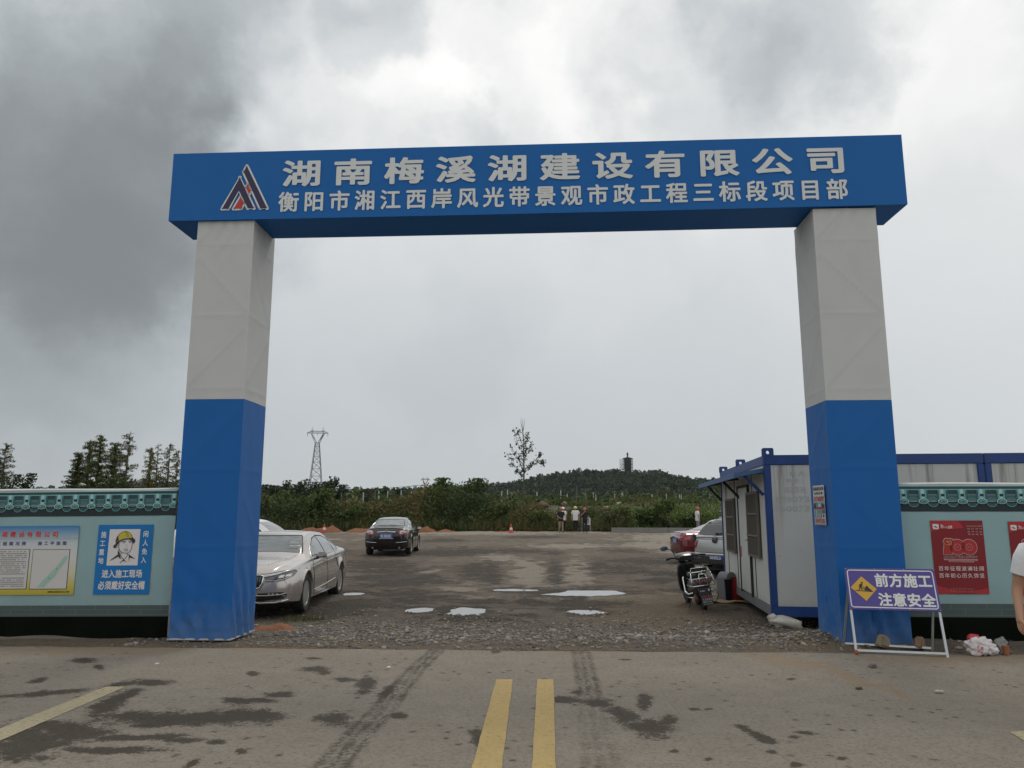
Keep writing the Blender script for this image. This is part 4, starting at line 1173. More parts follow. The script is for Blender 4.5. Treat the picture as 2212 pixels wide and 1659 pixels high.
    for lab, px, py, r, col, rot, nm in (('tan angular rock leaning under the sign, left of the two', 1909, 1400, (.11, .07, .085), (.26, .215, .15), .5, 'rock'), ('reddish brown rock under the sign, right of the two', 1988, 1403, (.10, .06, .085), (.24, .15, .095), .8, 'rock'), ('small red brick piece at the left foot of the sign', 1851, 1415, (.04, .035, .032), (.30, .09, .045), .2, 'brick_piece')):
        b = MB(); b.box((0, 0, r[2]), (r[0] * 1.7, r[1] * 1.7, r[2] * 1.7), Matrix.Rotation(rot, 3, 'Z') @ Matrix.Rotation(.28, 3, 'Y'), bev=.018, taper=.8)
        g = random.Random(px); b.v = [(x + g.uniform(-.010, .010), y + g.uniform(-.010, .010), max(0.0, z + g.uniform(-.010, .010))) for x, y, z in b.v]
        o = b.build(nm, mat('stone_%d' % px, col, .9, var=.3, scale=12, bump=.5, bscale=30)); p = gnd(px, py); o.location = (p.x, p.y, p.z - .004)
        tag(o, lab, 'stone')
build_sign()
# ------------------------------------------------------------------ cars
def paint_mat(name, col, metal=.55, rough=.34, dirty=.38):
    def f(q, b, tc):
        n = q.noise(tc, 700, 1, .5).outputs[0]; n2 = q.noise(tc, 2.5, 4, .6).outputs[0]
        c = q.mix(q.math('MULTIPLY', n, .5), col, tuple(min(1, k * 1.25 + .004) for k in col))
        sp = q.n('ShaderNodeSeparateXYZ'); q.l(tc, sp.inputs[0])
        dirt = q.math('MULTIPLY', q.ss(q.math('ADD', sp.outputs[2], q.math('MULTIPLY', n2, .3)), .62, .22), dirty)
        c = q.mix(dirt, c, (.17, .145, .115))
        q.l(c, b.inputs['Base Color']); b.inputs['Metallic'].default_value = metal
        q.l(q.math('ADD', rough, q.math('MULTIPLY', dirt, .4)), b.inputs['Roughness'])
        b.inputs['Coat Weight'].default_value = .8; b.inputs['Coat Roughness'].default_value = .08
    return surface_mat(name, f)
GLASS = mat('car_glass', (.022, .028, .030), .06, var=.2, scale=3, spec=1.0, coat=1.0)
GLASS_W = mat('windscreen_glass', (.15, .17, .175), .05, .55, var=.25, scale=2.5, coat=.6)
GLASS_DUST = mat('dusty_car_glass', (.055, .055, .054), .34, var=.3, scale=4, spec=.9)
GLASS_SKY = mat('filmed_car_glass', (.30, .32, .32), .12, .75, var=.10, scale=3)
CHROME = mat('chrome', (.62, .63, .63), .14, .95, var=.05)
BLACKP = mat('black_plastic', (.014, .014, .015), .5, var=.25, scale=20)
GAP = mat('panel_gap', (.010, .010, .011), .7)
RUBBER = mat('tyre_rubber', (.020, .019, .018), .85, var=.35, scale=14)
ALLOY = mat('wheel_alloy', (.50, .50, .49), .32, .8, var=.12, scale=10)
REDL = mat('tail_lamp_red', (.30, .010, .012), .16, spec=.8, coat=.8); CLEARL = mat('lamp_clear', (.52, .52, .52), .15, .35, spec=.8, coat=.8); DARKL = mat('lamp_dark', (.045, .047, .05), .15, .3, spec=.8, coat=.8)
ORANGEL = mat('lamp_amber', (.45, .16, .02), .2, coat=.6)
PLATE = mat('plate_blue', (.010, .075, .36), .45, var=.05); PLATEW = mat('plate_white', (.60, .62, .63), .5, var=.03)

SEDAN = dict(L=5.0, keys=[  # x, zb, ws, zs, zt, wt, zr, wr, zc
    (-2.50, .44, .60, .62, .84, .58, .88, .48, .90), (-2.46, .36, .78, .62, .93, .74, .985, .60, 1.015), (-2.34, .29, .875, .62, .985, .825, 1.05, .66, 1.085),
    (-1.95, .25, .92, .62, 1.00, .86, 1.075, .66, 1.115), (-1.68, .22, .93, .62, 1.00, .87, 1.135, .655, 1.18), (-1.10, .20, .935, .62, .99, .88, 1.35, .585, 1.395), (-.70, .20, .935, .6, .98, .885, 1.425, .575, 1.465),
    (-.10, .20, .935, .6, .97, .885, 1.44, .575, 1.485), (.40, .20, .935, .6, .96, .885, 1.405, .58, 1.455), (.78, .20, .935, .6, .95, .88, 1.28, .605, 1.335), (1.28, .20, .93, .6, .94, .87, 1.03, .70, 1.085),
    (1.45, .20, .93, .6, .93, .86, .985, .69, 1.03), (1.95, .22, .92, .6, .88, .83, .915, .62, .965), (2.28, .25, .865, .58, .80, .75, .84, .54, .885), (2.44, .27, .78, .55, .70, .68, .75, .46, .79), (2.50, .34, .62, .52, .62, .54, .66, .38, .69)])
SUV = dict(L=4.65, keys=[
    (-2.32, .52, .66, .72, .96, .64, 1.00, .56, 1.03), (-2.28, .44, .82, .72, 1.06, .79, 1.12, .68, 1.15), (-2.20, .40, .89, .72, 1.10, .86, 1.24, .70, 1.28), (-2.02, .36, .915, .72, 1.10, .88, 1.47, .64, 1.52), (-1.80, .33, .92, .72, 1.10, .885, 1.60, .60, 1.65), (-1.0, .30, .92, .7, 1.08, .885, 1.67, .60, 1.715), (-.2, .29, .92, .7, 1.06, .885, 1.68, .60, 1.73),
    (.35, .29, .92, .7, 1.05, .885, 1.61, .61, 1.665), (.75, .29, .92, .7, 1.04, .88, 1.43, .63, 1.49), (1.15, .29, .92, .7, 1.03, .87, 1.15, .70, 1.21), (1.32, .30, .92, .7, 1.02, .86, 1.08, .69, 1.13), (1.85, .32, .90, .68, .97, .82, 1.01, .62, 1.06), (2.14, .36, .86, .66, .90, .76, .94, .55, .99), (2.27, .40, .78, .62, .80, .70, .84, .48, .88), (2.32, .48, .64, .60, .70, .56, .74, .40, .77)])

def pchip(xk, yk, x):
    xk, yk = np.asarray(xk), np.asarray(yk); h = np.diff(xk); d = np.diff(yk) / h
    m = np.zeros_like(yk); m[0], m[-1] = d[0], d[-1]
    for i in range(1, len(yk) - 1):
        m[i] = 0 if d[i - 1] * d[i] <= 0 else 2 * d[i - 1] * d[i] / (d[i - 1] + d[i])
    i = np.clip(np.searchsorted(xk, x) - 1, 0, len(h) - 1); t = (x - xk[i]) / h[i]
    return yk[i] * (2 * t ** 3 - 3 * t ** 2 + 1) + h[i] * m[i] * (t ** 3 - 2 * t ** 2 + t) + yk[i + 1] * (-2 * t ** 3 + 3 * t ** 2) + h[i] * m[i + 1] * (t ** 3 - t ** 2)

class Car:
    def __init__(s, name, label, shape, paint, pos, heading, sx=1.0, sy=1.0, sz=1.0, wheels=(1.52, -1.46), wr=.335, group=None, cat='car', tuck=.0):
        """heading: direction of travel in degrees, 90 = straight away from the camera"""
        s.root = thing(name, label, cat, pos, R(heading), group)
        K = np.array(shape['keys'], float); K[:, 0] *= sx; K[:, [2, 5, 7]] *= sy; K[:, [1, 3, 4, 6, 8]] *= sz
        s.wx = [w * sx for w in wheels]; s.wr = wr; ra = wr + .045; s.W = .935 * sy
        xs = set(np.round(np.linspace(K[0, 0], K[-1, 0], 96), 4).tolist())
        for w in s.wx:
            for k in (1.004, .999, .985, .95, .88, .78, .65, .5, .34, .17, 0):
                xs.add(w + ra * k); xs.add(w - ra * k)
        xs = np.array(sorted(xs)); prm = [pchip(K[:, 0], K[:, j], xs) for j in range(1, 9)]
        V, F, nper = [], [], None
        for i, x in enumerate(xs):
            zb, ws, zs, zt, wt, zr, wr_, zc = [p[i] for p in prm]
            for w in s.wx:
                dx = abs(x - w)
                if dx < ra: zb = max(zb, wr + math.sqrt(max(0, ra * ra - dx * dx)))
            zs2 = max(zs, zb + .05); zm = max(zs2 + .02, zs + (zt - zs) * .62)
            flare = .018 if any(abs(x - w) < ra * 1.12 for w in s.wx) else 0
            half = [(0, zb), (ws * .5, zb), (ws - .12, zb), (ws - .03, zb + .03), (ws - .008 + flare, zb + (zs2 - zb) * .5), (ws + flare * .6, zs2), (wt + (ws - wt) * .55, zm), (wt + (ws - wt) * .12, zt - .025), (wt - .004, zt),
                    (wt + (wr_ - wt) * .5 + .018, zt + (zr - zt) * .5), (wr_ + .012, zr - (zr - zt) * .06), (wr_ - .03, zr + (zc - zr) * .22), (wr_ * .62, zr + (zc - zr) * .68), (wr_ * .3, zc - (zc - zr) * .07), (0, zc)]
            pts = []
            hp = [half[0]] + half + [half[-1]]
            for k in range(len(half) - 1):
                p0, p1, p2, p3 = [np.array(hp[k + j]) for j in range(4)]
                sharp = k in (2, 3, 7, 8)
                for t in (0, 1 / 3, 2 / 3):
                    pts.append(p1 + (p2 - p1) * t if sharp else .5 * (2 * p1 + (p2 - p0) * t + (2 * p0 - 5 * p1 + 4 * p2 - p3) * t * t + (3 * p1 - p0 - 3 * p2 + p3) * t ** 3))
            pts.append(np.array(half[-1]))
            ring = [(x, p[0], p[1]) for p in pts] + [(x, -p[0], p[1]) for p in pts[-2:0:-1]]
            nper = len(ring); V += ring
        n = len(xs)
        for i in range(n - 1):
            for j in range(nper):
                F.append((i * nper + j, i * nper + (j + 1) % nper, (i + 1) * nper + (j + 1) % nper, (i + 1) * nper + j))
        F.append(tuple(range(nper))); F.append(tuple(range((n - 1) * nper, n * nper))[::-1])
        b = MB(); b.add(V, F); s.body = b.build('body', paint, s.root, smooth=38)
        tri = []
        for f in F:
            if len(f) == 4: tri += [(f[0], f[1], f[2]), (f[0], f[2], f[3])]
            else: tri += [(f[0], f[k], f[k + 1]) for k in range(1, len(f) - 1)]
        s.bvh = BVHTree.FromPolygons([Vector(v) for v in V], tri); s.x0, s.x1 = K[0, 0], K[-1, 0]
        u = MB(); u.box(((s.wx[0] + s.wx[1]) / 2, 0, .36), (s.wx[0] - s.wx[1] + 1.3, s.W * 1.25, .30)); u.build('underbody', BLACKP, s.root)
    def hit(s, view, a, b):
        if view == 'left': o, d = Vector((a, 3, b)), Vector((0, -1, 0))
        elif view == 'right': o, d = Vector((a, -3, b)), Vector((0, 1, 0))
        elif view == 'front': o, d = Vector((5, a, b)), Vector((-1, 0, 0))
        elif view == 'rear': o, d = Vector((-5, a, b)), Vector((1, 0, 0))
        else: o, d = Vector((a, b, 5)), Vector((0, 0, -1))
        h = s.bvh.ray_cast(o, d)
        if h[0] is None:
            c = Vector((a, s.W * .9 * (1 if view == 'left' else -1), b)) if view in ('left', 'right') else Vector(((s.x1 if view == 'front' else s.x0), a, b))
            h = s.bvh.find_nearest(c)
        nn = h[1].copy()
        if nn.dot(-d) < 0: nn = -nn
        return h[0], nn
    def patch(s, name, view, pts, m, off=.006, parent=None, fine=.07):
        from mathutils.geometry import tessellate_polygon
        P = [Vector((a, b, 0)) for a, b in pts]
        dens = []
        for i, p in enumerate(P):
            q_ = P[(i + 1) % len(P)]; k = max(1, int((q_ - p).length / fine))
            dens += [p.lerp(q_, t / k) for t in range(k)]
        tri = [list(t) for t in tessellate_polygon([dens])]; V = [p.copy() for p in dens]
        for _ in range(4):
            mid = {}; out = []; any_ = False
            for t in tri:
                ed = [(V[t[k]] - V[t[(k + 1) % 3]]).length for k in range(3)]
                k = max(range(3), key=lambda j: ed[j])
                if ed[k] > fine * 1.6:
                    any_ = True; a, b, c = t[k], t[(k + 1) % 3], t[(k + 2) % 3]; key = (min(a, b), max(a, b))
                    if key not in mid: mid[key] = len(V); V.append((V[a] + V[b]) / 2)
                    out += [[a, mid[key], c], [mid[key], b, c]]
                else: out.append(t)
            tri = out
            if not any_: break
        res = []
        for v in V:
            p, nn = s.hit(view, v.x, v.y); res.append(p + nn * off)
        b = MB(); b.add(res, tri)
        return b.build(name, m, parent or s.root, smooth=True)
    def strip(s, name, view, pts, r, m, off=.003, close=False, parent=None, dens=.06):
        L = []
        pts = list(pts) + ([pts[0]] if close else [])
        for i in range(len(pts) - 1):
            a, c = Vector(pts[i]), Vector(pts[i + 1]); k = max(1, int((c - a).length / dens))
            L += [a.lerp(c, t / k) for t in range(k)]
        L.append(Vector(pts[-1])); P = []
        for v in L:
            p, nn = s.hit(view, v[0], v[1]); P.append(p + nn * off)
        b = MB(); b.tube(P, r, 6); return b.build(name, m, parent or s.root, smooth=True)
    def wheels(s, spokes=10, rim=ALLOY, width=.23, style='thin', turn=0):
        r = s.wr
        T = MB(); k = .66
        T.lathe([(r * k, -width * .42), (r * .80, -width * .5), (r * .93, -width * .5), (r * .985, -width * .42), (r, -width * .25), (r, width * .25), (r * .985, width * .42), (r * .93, width * .5), (r * .80, width * .5), (r * k, width * .42), (r * k, -width * .42)], axis='y', n=40)
        Rm = MB(); y = width * .40
        Rm.lathe([(r * .70, y), (r * .69, y + .008), (r * .62, y + .006), (r * .60, y - .03), (r * .62, -y), (r * .70, -y)], axis='y', n=40)
        Rm.lathe([(0.001, y - .006), (r * .15, y - .008), (r * .17, y - .03), (r * .001, y - .05)], axis='y', n=20)
        for i in range(spokes):
            a = 2 * PI * i / spokes
            for da, w in (((-.10, .016), (.10, .016)) if style == 'thin' else ((0, .075 * r / .335),)):
                M_ = Matrix.Rotation(a, 3, 'Y')
                p0 = Vector((r * .13, y - .014, 0)); p1 = Vector((r * .63 * math.cos(da), y - .004, r * .63 * math.sin(da)))
                d = (p1 - p0).normalized(); sd = Vector((-d.z, 0, d.x))
                pts = [p0 - sd * w * .8, p0 + sd * w * .8, p1 + sd * w, p1 - sd * w]
                Rm.add([M_ @ p for p in pts] + [M_ @ (p + Vector((0, -.03, 0))) for p in pts], [(0, 1, 2, 3), (4, 7, 6, 5), (0, 4, 5, 1), (1, 5, 6, 2), (2, 6, 7, 3), (3, 7, 4, 0)])
        Bk = MB(); Bk.lathe([(.001, y - .06), (r * .64, y - .06)], axis='y', n=32)
        first = None
        for wx in s.wx:
            for sd in (1, -1):
                rz = (0 if sd > 0 else PI) + (R(turn) if wx == s.wx[0] else 0)
                w = T.build('wheel', RUBBER, s.root, smooth=40) if first is None else None
                if first is None:
                    first = w; rm = Rm.build('rim', rim, w, smooth=30); bk = Bk.build('brake_disc', mat('brake_grey', (.05, .05, .05), .5, .6), w)
                else: w = copy_tree(first, s.root)
                w.location = (wx, sd * (s.W - width * .5 - .012), r); w.rotation_euler = (0, 0, rz)
    def plate(s, view, y, z, txt, tilt=0, k=1.0):
        p, nn = s.hit(view, y, z); sx = 1 if view == 'front' else -1
        x = p.x + sx * .018
        o = Vector((x, y, z)); A = Vector((0, sx, 0)); B = Vector((0, 0, 1))
        b = MB(); b.box(o - Vector((sx * .008, 0, 0)), (.012, .46 * k, .16 * k), bev=.004); pl = b.build('licence_plate', PLATE, s.root)
        F = Flat((o, A, B), .001)
        pts = [(-.22 * k, -.07 * k), (.22 * k, -.07 * k), (.22 * k, .07 * k), (-.22 * k, .07 * k)]
        F.line(pts, .007, PLATEW, 0, True)
        x = -.205 * k
        for i, c in enumerate(txt):
            w = .066 * k if ord(c) > 255 else .047 * k
            if c == ' ': x += .016 * k; continue
            F.text(c, x, -.045 * k, w * .86, .09 * k, 1, PLATEW, 0, .035); x += w * 1.06
        F.mb.build('lettering', F.mats, pl, fix=False)
        return pl
    def mirrors(s, x, z, m, both=True):
        for sd in (1, -1):
            p, nn = s.hit('left' if sd > 0 else 'right', x, z - .05)
            b = MB(); b.box((x - .015, p.y + sd * .13, z + .03), (.13, .20, .125), Matrix.Rotation(sd * -.12, 3, 'Z'), bev=.04)
            o = b.build('wing_mirror', m, s.root, smooth=40)
            g = MB(); g.box((x - .078, p.y + sd * .13, z + .03), (.008, .165, .095), Matrix.Rotation(sd * -.12, 3, 'Z'), bev=.003); g.build('mirror_glass', CLEARL, o)
            a = MB(); a.tube([(x + .03, p.y - sd * .02, z - .045), (x, p.y + sd * .08, z - .02)], .022, 8); a.build('mirror_arm', BLACKP, o)
            if sd > 0:
                st = MB(); st.box((x - .015, p.y + sd * .13, z + .005), (.134, .205, .02), Matrix.Rotation(sd * -.12, 3, 'Z'), bev=.008); st.build('trim', BLACKP, o)
    def side_glass(s, outer, cuts, m=GLASS, trim=CHROME, off=.005, views=('left', 'right')):
        """outer outline (x,z), cuts: list of pane outlines"""
        for v in views:
            s.strip('window_trim', v, outer, .011, trim, .004, True)
            s.patch('window_surround', v, outer, GAP, .003)
            for c in cuts: s.patch('side_window', v, c, m, off + .003)
    def doors(s, lines, handles, views=('left', 'right'), hm=CHROME):
        for v in views:
            for l in lines: s.strip('door_gap', v, l, .0055, GAP, .001)
            for x, z in handles: s.strip('door_handle', v, [(x - .09, z), (x + .09, z + .008)], .013, hm, .016)

SEDAN_DLO = [(1.02, .985), (.66, 1.20), (.30, 1.335), (-.10, 1.385), (-.60, 1.372), (-1.02, 1.275), (-1.36, 1.12), (-1.44, 1.04), (-.5, 1.005)]
SEDAN_CUTS = [[(.95, 1.005), (.62, 1.20), (.30, 1.31), (-.02, 1.358), (-.06, 1.005)], [(-.12, 1.005), (-.08, 1.36), (-.55, 1.35), (-.90, 1.28), (-.96, 1.02)], [(-1.02, 1.025), (-.96, 1.265), (-1.12, 1.205), (-1.33, 1.105), (-1.37, 1.045)]]
SEDAN_DOORS = [[(1.0, .97), (1.06, .80), (1.04, .45), (.98, .28)], [(-.10, .99), (-.12, .70), (-.14, .28)], [(-1.0, 1.0), (-1.06, .80), (-1.12, .66)], [(.98, .275), (-.9, .275)]]

def build_silver():
    silver = paint_mat('champagne_silver_paint', (.445, .405, .375), .55, .24, .25)
    f = lot(661, 1322); base = Vector((-4.84, f.y + 1.52, 0)); base.z = gzf(base.x, base.y - 1) + .0
    c = Car('parked_car', 'champagne silver sedan with its nose out beside the left gate pillar', SEDAN, silver, base, -89.4, 1.02, 1.0, 1.0, wr=.345)
    c.root.rotation_euler[1] = 0
    c.wheels(10, width=.235)
    c.side_glass(SEDAN_DLO, SEDAN_CUTS); c.doors(SEDAN_DOORS, [(.08, .86), (-.92, .88)], hm=silver)
    c.patch('windscreen', 'front', [(-.70, 1.075), (-.55, 1.36), (-.52, 1.385), (.52, 1.385), (.55, 1.36), (.70, 1.075), (.35, 1.10), (-.35, 1.10)], GLASS_W, .005)
    c.strip('windscreen_seal', 'front', [(-.71, 1.07), (-.56, 1.36), (-.52, 1.392), (.52, 1.392), (.56, 1.36), (.71, 1.07)], .009, GAP, .003)
    d = MB(); d.box((1.02, .22, 1.17), (.05, .13, .07), bev=.012); d.build('dashboard_card', mat('card_white', (.55, .55, .55), .7), c.root)
    c.patch('sunroof', 'top', [(.22, -.42), (.22, .42), (-.45, .42), (-.45, -.42)], mat('sunroof_glass', (.10, .105, .11), .15, .2, coat=.8), .003)
    # nose: kidney grilles, lamps, intakes, bright lower strip
    for sd in (1, -1):
        k = [(sd * .04, .735), (sd * .33, .74), (sd * .385, .715), (sd * .37, .60), (sd * .33, .535), (sd * .25, .505), (sd * .06, .51)]
        g = c.patch('grille', 'front', k, BLACKP, .012); c.strip('grille_frame', 'front', k, .016, CHROME, .016, True, g)
        for i in range(7):
            y = sd * (.075 + .042 * i); c.strip('grille_bar', 'front', [(y, .525 + .004 * max(0, i - 4) * 3), (y, .725)], .007, mat('dark_chrome', (.20, .20, .20), .25, .9), .018, False, g)
        k = [(sd * .40, .705), (sd * .60, .745), (sd * .74, .79), (sd * .82, .815), (sd * .862, .79), (sd * .84, .715), (sd * .74, .655), (sd * .62, .638), (sd * .42, .64)]
        h = c.patch('headlight', 'front', k, DARKL, .010, fine=.05); c.strip('lamp_frame', 'front', [(sd * .40, .71), (sd * .60, .75), (sd * .74, .795), (sd * .835, .815)], .014, CHROME, .014, False, h)
        c.strip('lamp_light', 'front', [(sd * .43, .648), (sd * .62, .65), (sd * .74, .672), (sd * .82, .72)], .008, CLEARL, .016, False, h)
        for y in (.55, .68, .77): c.patch('lamp_lens', 'front', [(sd * (y - .04), .665 + (y - .5) * .15), (sd * (y + .03), .67 + (y - .5) * .15), (sd * (y + .045), .715 + (y - .5) * .15), (sd * (y - .03), .70 + (y - .5) * .15)], CLEARL if y > .6 else mat('dark_chrome', (.20, .20, .20), .25, .9), .015, h, .04)
        k = [(sd * .30, .43), (sd * .66, .455), (sd * .76, .45), (sd * .79, .40), (sd * .74, .335), (sd * .30, .31)]
        c.patch('air_intake', 'front', k, BLACKP, .010); c.strip('intake_trim', 'front', [(sd * .12, .395), (sd * .45, .395), (sd * .70, .415), (sd * .77, .44)], .010, silver, .018)
        for y in (.50, .57, .64): c.patch('fog_lamp', 'front', [(sd * (y - .02), .415), (sd * (y + .02), .415), (sd * (y + .02), .44), (sd * (y - .02), .44)], CLEARL, .02, None, .04)
    c.patch('lower_grille', 'front', [(-.36, .38), (.36, .38), (.42, .30), (-.42, .30)], BLACKP, .009)
    c.strip('bumper_strip', 'front', [(-.80, .315), (-.60, .278), (-.3, .272), (-.22, .285), (.22, .285), (.3, .272), (.60, .278), (.80, .315)], .020, CHROME, .012)
    for sd in (1, -1): c.strip('bonnet_crease', 'top', [(2.20, sd * .36), (1.8, sd * .50), (1.35, sd * .62)], .010, silver, .0)
    c.strip('bonnet_gap', 'front', [(-.86, .83), (-.72, .815), (-.42, .765), (.42, .765), (.72, .815), (.86, .83)], .005, GAP, .002)
    c.strip('sill_crease', 'left', [(.95, .36), (0, .39), (-.95, .44)], .012, silver, .0); c.strip('shoulder_crease', 'left', [(1.3, .80), (.4, .845), (-.6, .87), (-1.6, .90)], .010, silver, .0)
    c.mirrors(.86, .985, silver)
    c.plate('front', 0, .44, '湘A 7B520') if False else None
    b = MB(); b.box((2.56, 0, .43), (.02, .46, .15), bev=.005); b.build('plate_holder', BLACKP, c.root)

def build_black():
    blk = paint_mat('black_paint', (.006, .005, .007), .0, .16, .08)
    p = Vector((-4.97, 33.1, 0)); p.z = gzf(0, 33)
    c = Car('black_sedan', 'black sedan with its rear to the camera in the middle of the lot', SEDAN, blk, p, 91, .97, .965, 1.0, wr=.33)
    c.wheels(9, width=.22, style='wide')
    sx = .97
    s_ = lambda L: [(x * sx, z) for x, z in L]
    c.side_glass(s_(SEDAN_DLO), [s_(k) for k in SEDAN_CUTS]); c.doors([s_(l) for l in SEDAN_DOORS], [(.08, .86), (-.90, .88)])
    c.patch('rear_window', 'rear', [(-.60, 1.14), (-.52, 1.34), (-.48, 1.375), (.48, 1.375), (.52, 1.34), (.60, 1.14), (.3, 1.155), (-.3, 1.155)], GLASS_SKY, .005)
    c.strip('window_seal', 'rear', [(-.61, 1.135), (-.53, 1.345), (-.48, 1.382), (.48, 1.382), (.53, 1.345), (.61, 1.135), (0, 1.15), (-.61, 1.135)], .008, GAP, .004)
    for sd in (1, -1):
        k = [(sd * .50, .955), (sd * .62, 1.00), (sd * .74, .975), (sd * .845, .91), (sd * .80, .845), (sd * .70, .80), (sd * .47, .79)]
        t = c.patch('tail_light', 'rear', k, REDL, .010, fine=.05)
        c.patch('lamp_lens', 'rear', [(sd * .54, .94), (sd * .62, .965), (sd * .72, .945), (sd * .80, .905), (sd * .72, .865), (sd * .53, .845)], CLEARL, .014, t, .05)
        c.patch('lamp_core', 'rear', [(sd * .58, .915), (sd * .68, .915), (sd * .66, .88), (sd * .56, .88)], DARKL, .018, t, .05)
        c.strip('bumper_trim', 'rear', [(sd * .38, .505), (sd * .60, .515), (sd * .80, .54)], .012, CHROME, .008)
        b = MB(); b.tube([(-2.40, sd * .52, .30), (-2.22, sd * .52, .30)], .035, 12); b.build('exhaust', CHROME, c.root)
    c.strip('boot_trim', 'rear', [(-.36, .895), (-.1, .915), (.1, .915), (.36, .895)], .022, CHROME, .010)
    c.strip('boot_gap', 'rear', [(-.50, .95), (-.44, .70), (-.36, .63), (.36, .63), (.44, .70), (.50, .95)], .006, GAP, .002)
    c.strip('boot_lip', 'rear', [(-.28, .655), (.28, .655)], .010, CHROME, .008)
    c.strip('spoiler', 'rear', [(-.66, 1.02), (-.3, 1.05), (.3, 1.05), (.66, 1.02)], .014, blk, .006)
    e = Flat((Vector((-2.435, 0, .975)), Vector((0, -1, 0)), UP), .03); e.ring(0, 0, .045, .014, CHROME, 0, 22); e.rect(-.062, -.009, .062, .009, CHROME, 1); e.mb.build('badge', e.mats, c.root, fix=False)
    c.plate('rear', 0, .755, '湘D 3B200', k=1.06)
    c.mirrors(.80, .985, blk)
    c.patch('bumper_black_panel', 'rear', [(-.55, .42), (.55, .42), (.5, .33), (-.5, .33)], BLACKP, .006)  # matt black patch low on the rear bumper

def build_red():
    red = paint_mat('wine_red_paint', (.125, .007, .015), .35, .20, .12)
    h = 5; hd = Vector((math.cos(R(h)), math.sin(R(h)), 0)); left = Vector((-hd.y, hd.x, 0))
    corner = at(1476, 1165, 26.6); p = corner + hd * 2.42 + left * .86; p.z = gzf(0, p.y)
    c = Car('red_sedan', 'wine red sedan parked with its tail towards the lot, behind the silver-grey off-roader', SEDAN, red, p, h, .98, .965, .99, wr=.33, tuck=0)
    c.wheels(9, width=.22, style='wide')
    c.side_glass(SEDAN_DLO, SEDAN_CUTS); c.doors(SEDAN_DOORS, [(.08, .86), (-.92, .88)])
    c.patch('rear_window', 'rear', [(-.60, 1.135), (-.52, 1.33), (-.48, 1.365), (.48, 1.365), (.52, 1.33), (.60, 1.135)], GLASS_SKY, .005)
    for sd in (1, -1):
        k = [(sd * .36, .90), (sd * .60, .93), (sd * .76, .925), (sd * .85, .89), (sd * .84, .80), (sd * .66, .785), (sd * .38, .83)]
        t = c.patch('tail_light', 'rear', k, REDL, .010, fine=.05); c.patch('lamp_lens', 'rear', [(sd * .38, .89), (sd * .58, .905), (sd * .56, .845), (sd * .39, .845)], CLEARL, .014, t, .05)
        c.patch('side_lamp', 'right' if sd < 0 else 'left', [(-2.36, .90), (-2.10, .93), (-1.98, .90), (-2.12, .83), (-2.34, .80)], REDL, .010, t, .05)
        c.patch('reflector', 'rear', [(sd * .58, .46), (sd * .76, .47), (sd * .76, .44), (sd * .58, .43)], REDL, .008, None, .05)
    c.strip('boot_trim', 'rear', [(-.37, .885), (0, .905), (.37, .885)], .020, CHROME, .012)
    c.strip('spoiler', 'rear', [(-.64, 1.01), (-.3, 1.035), (.3, 1.035), (.64, 1.01)], .014, red, .006)
    c.plate('rear', 0, .765, '湘D 6L208', k=1.0)
    c.mirrors(.80, .985, red)

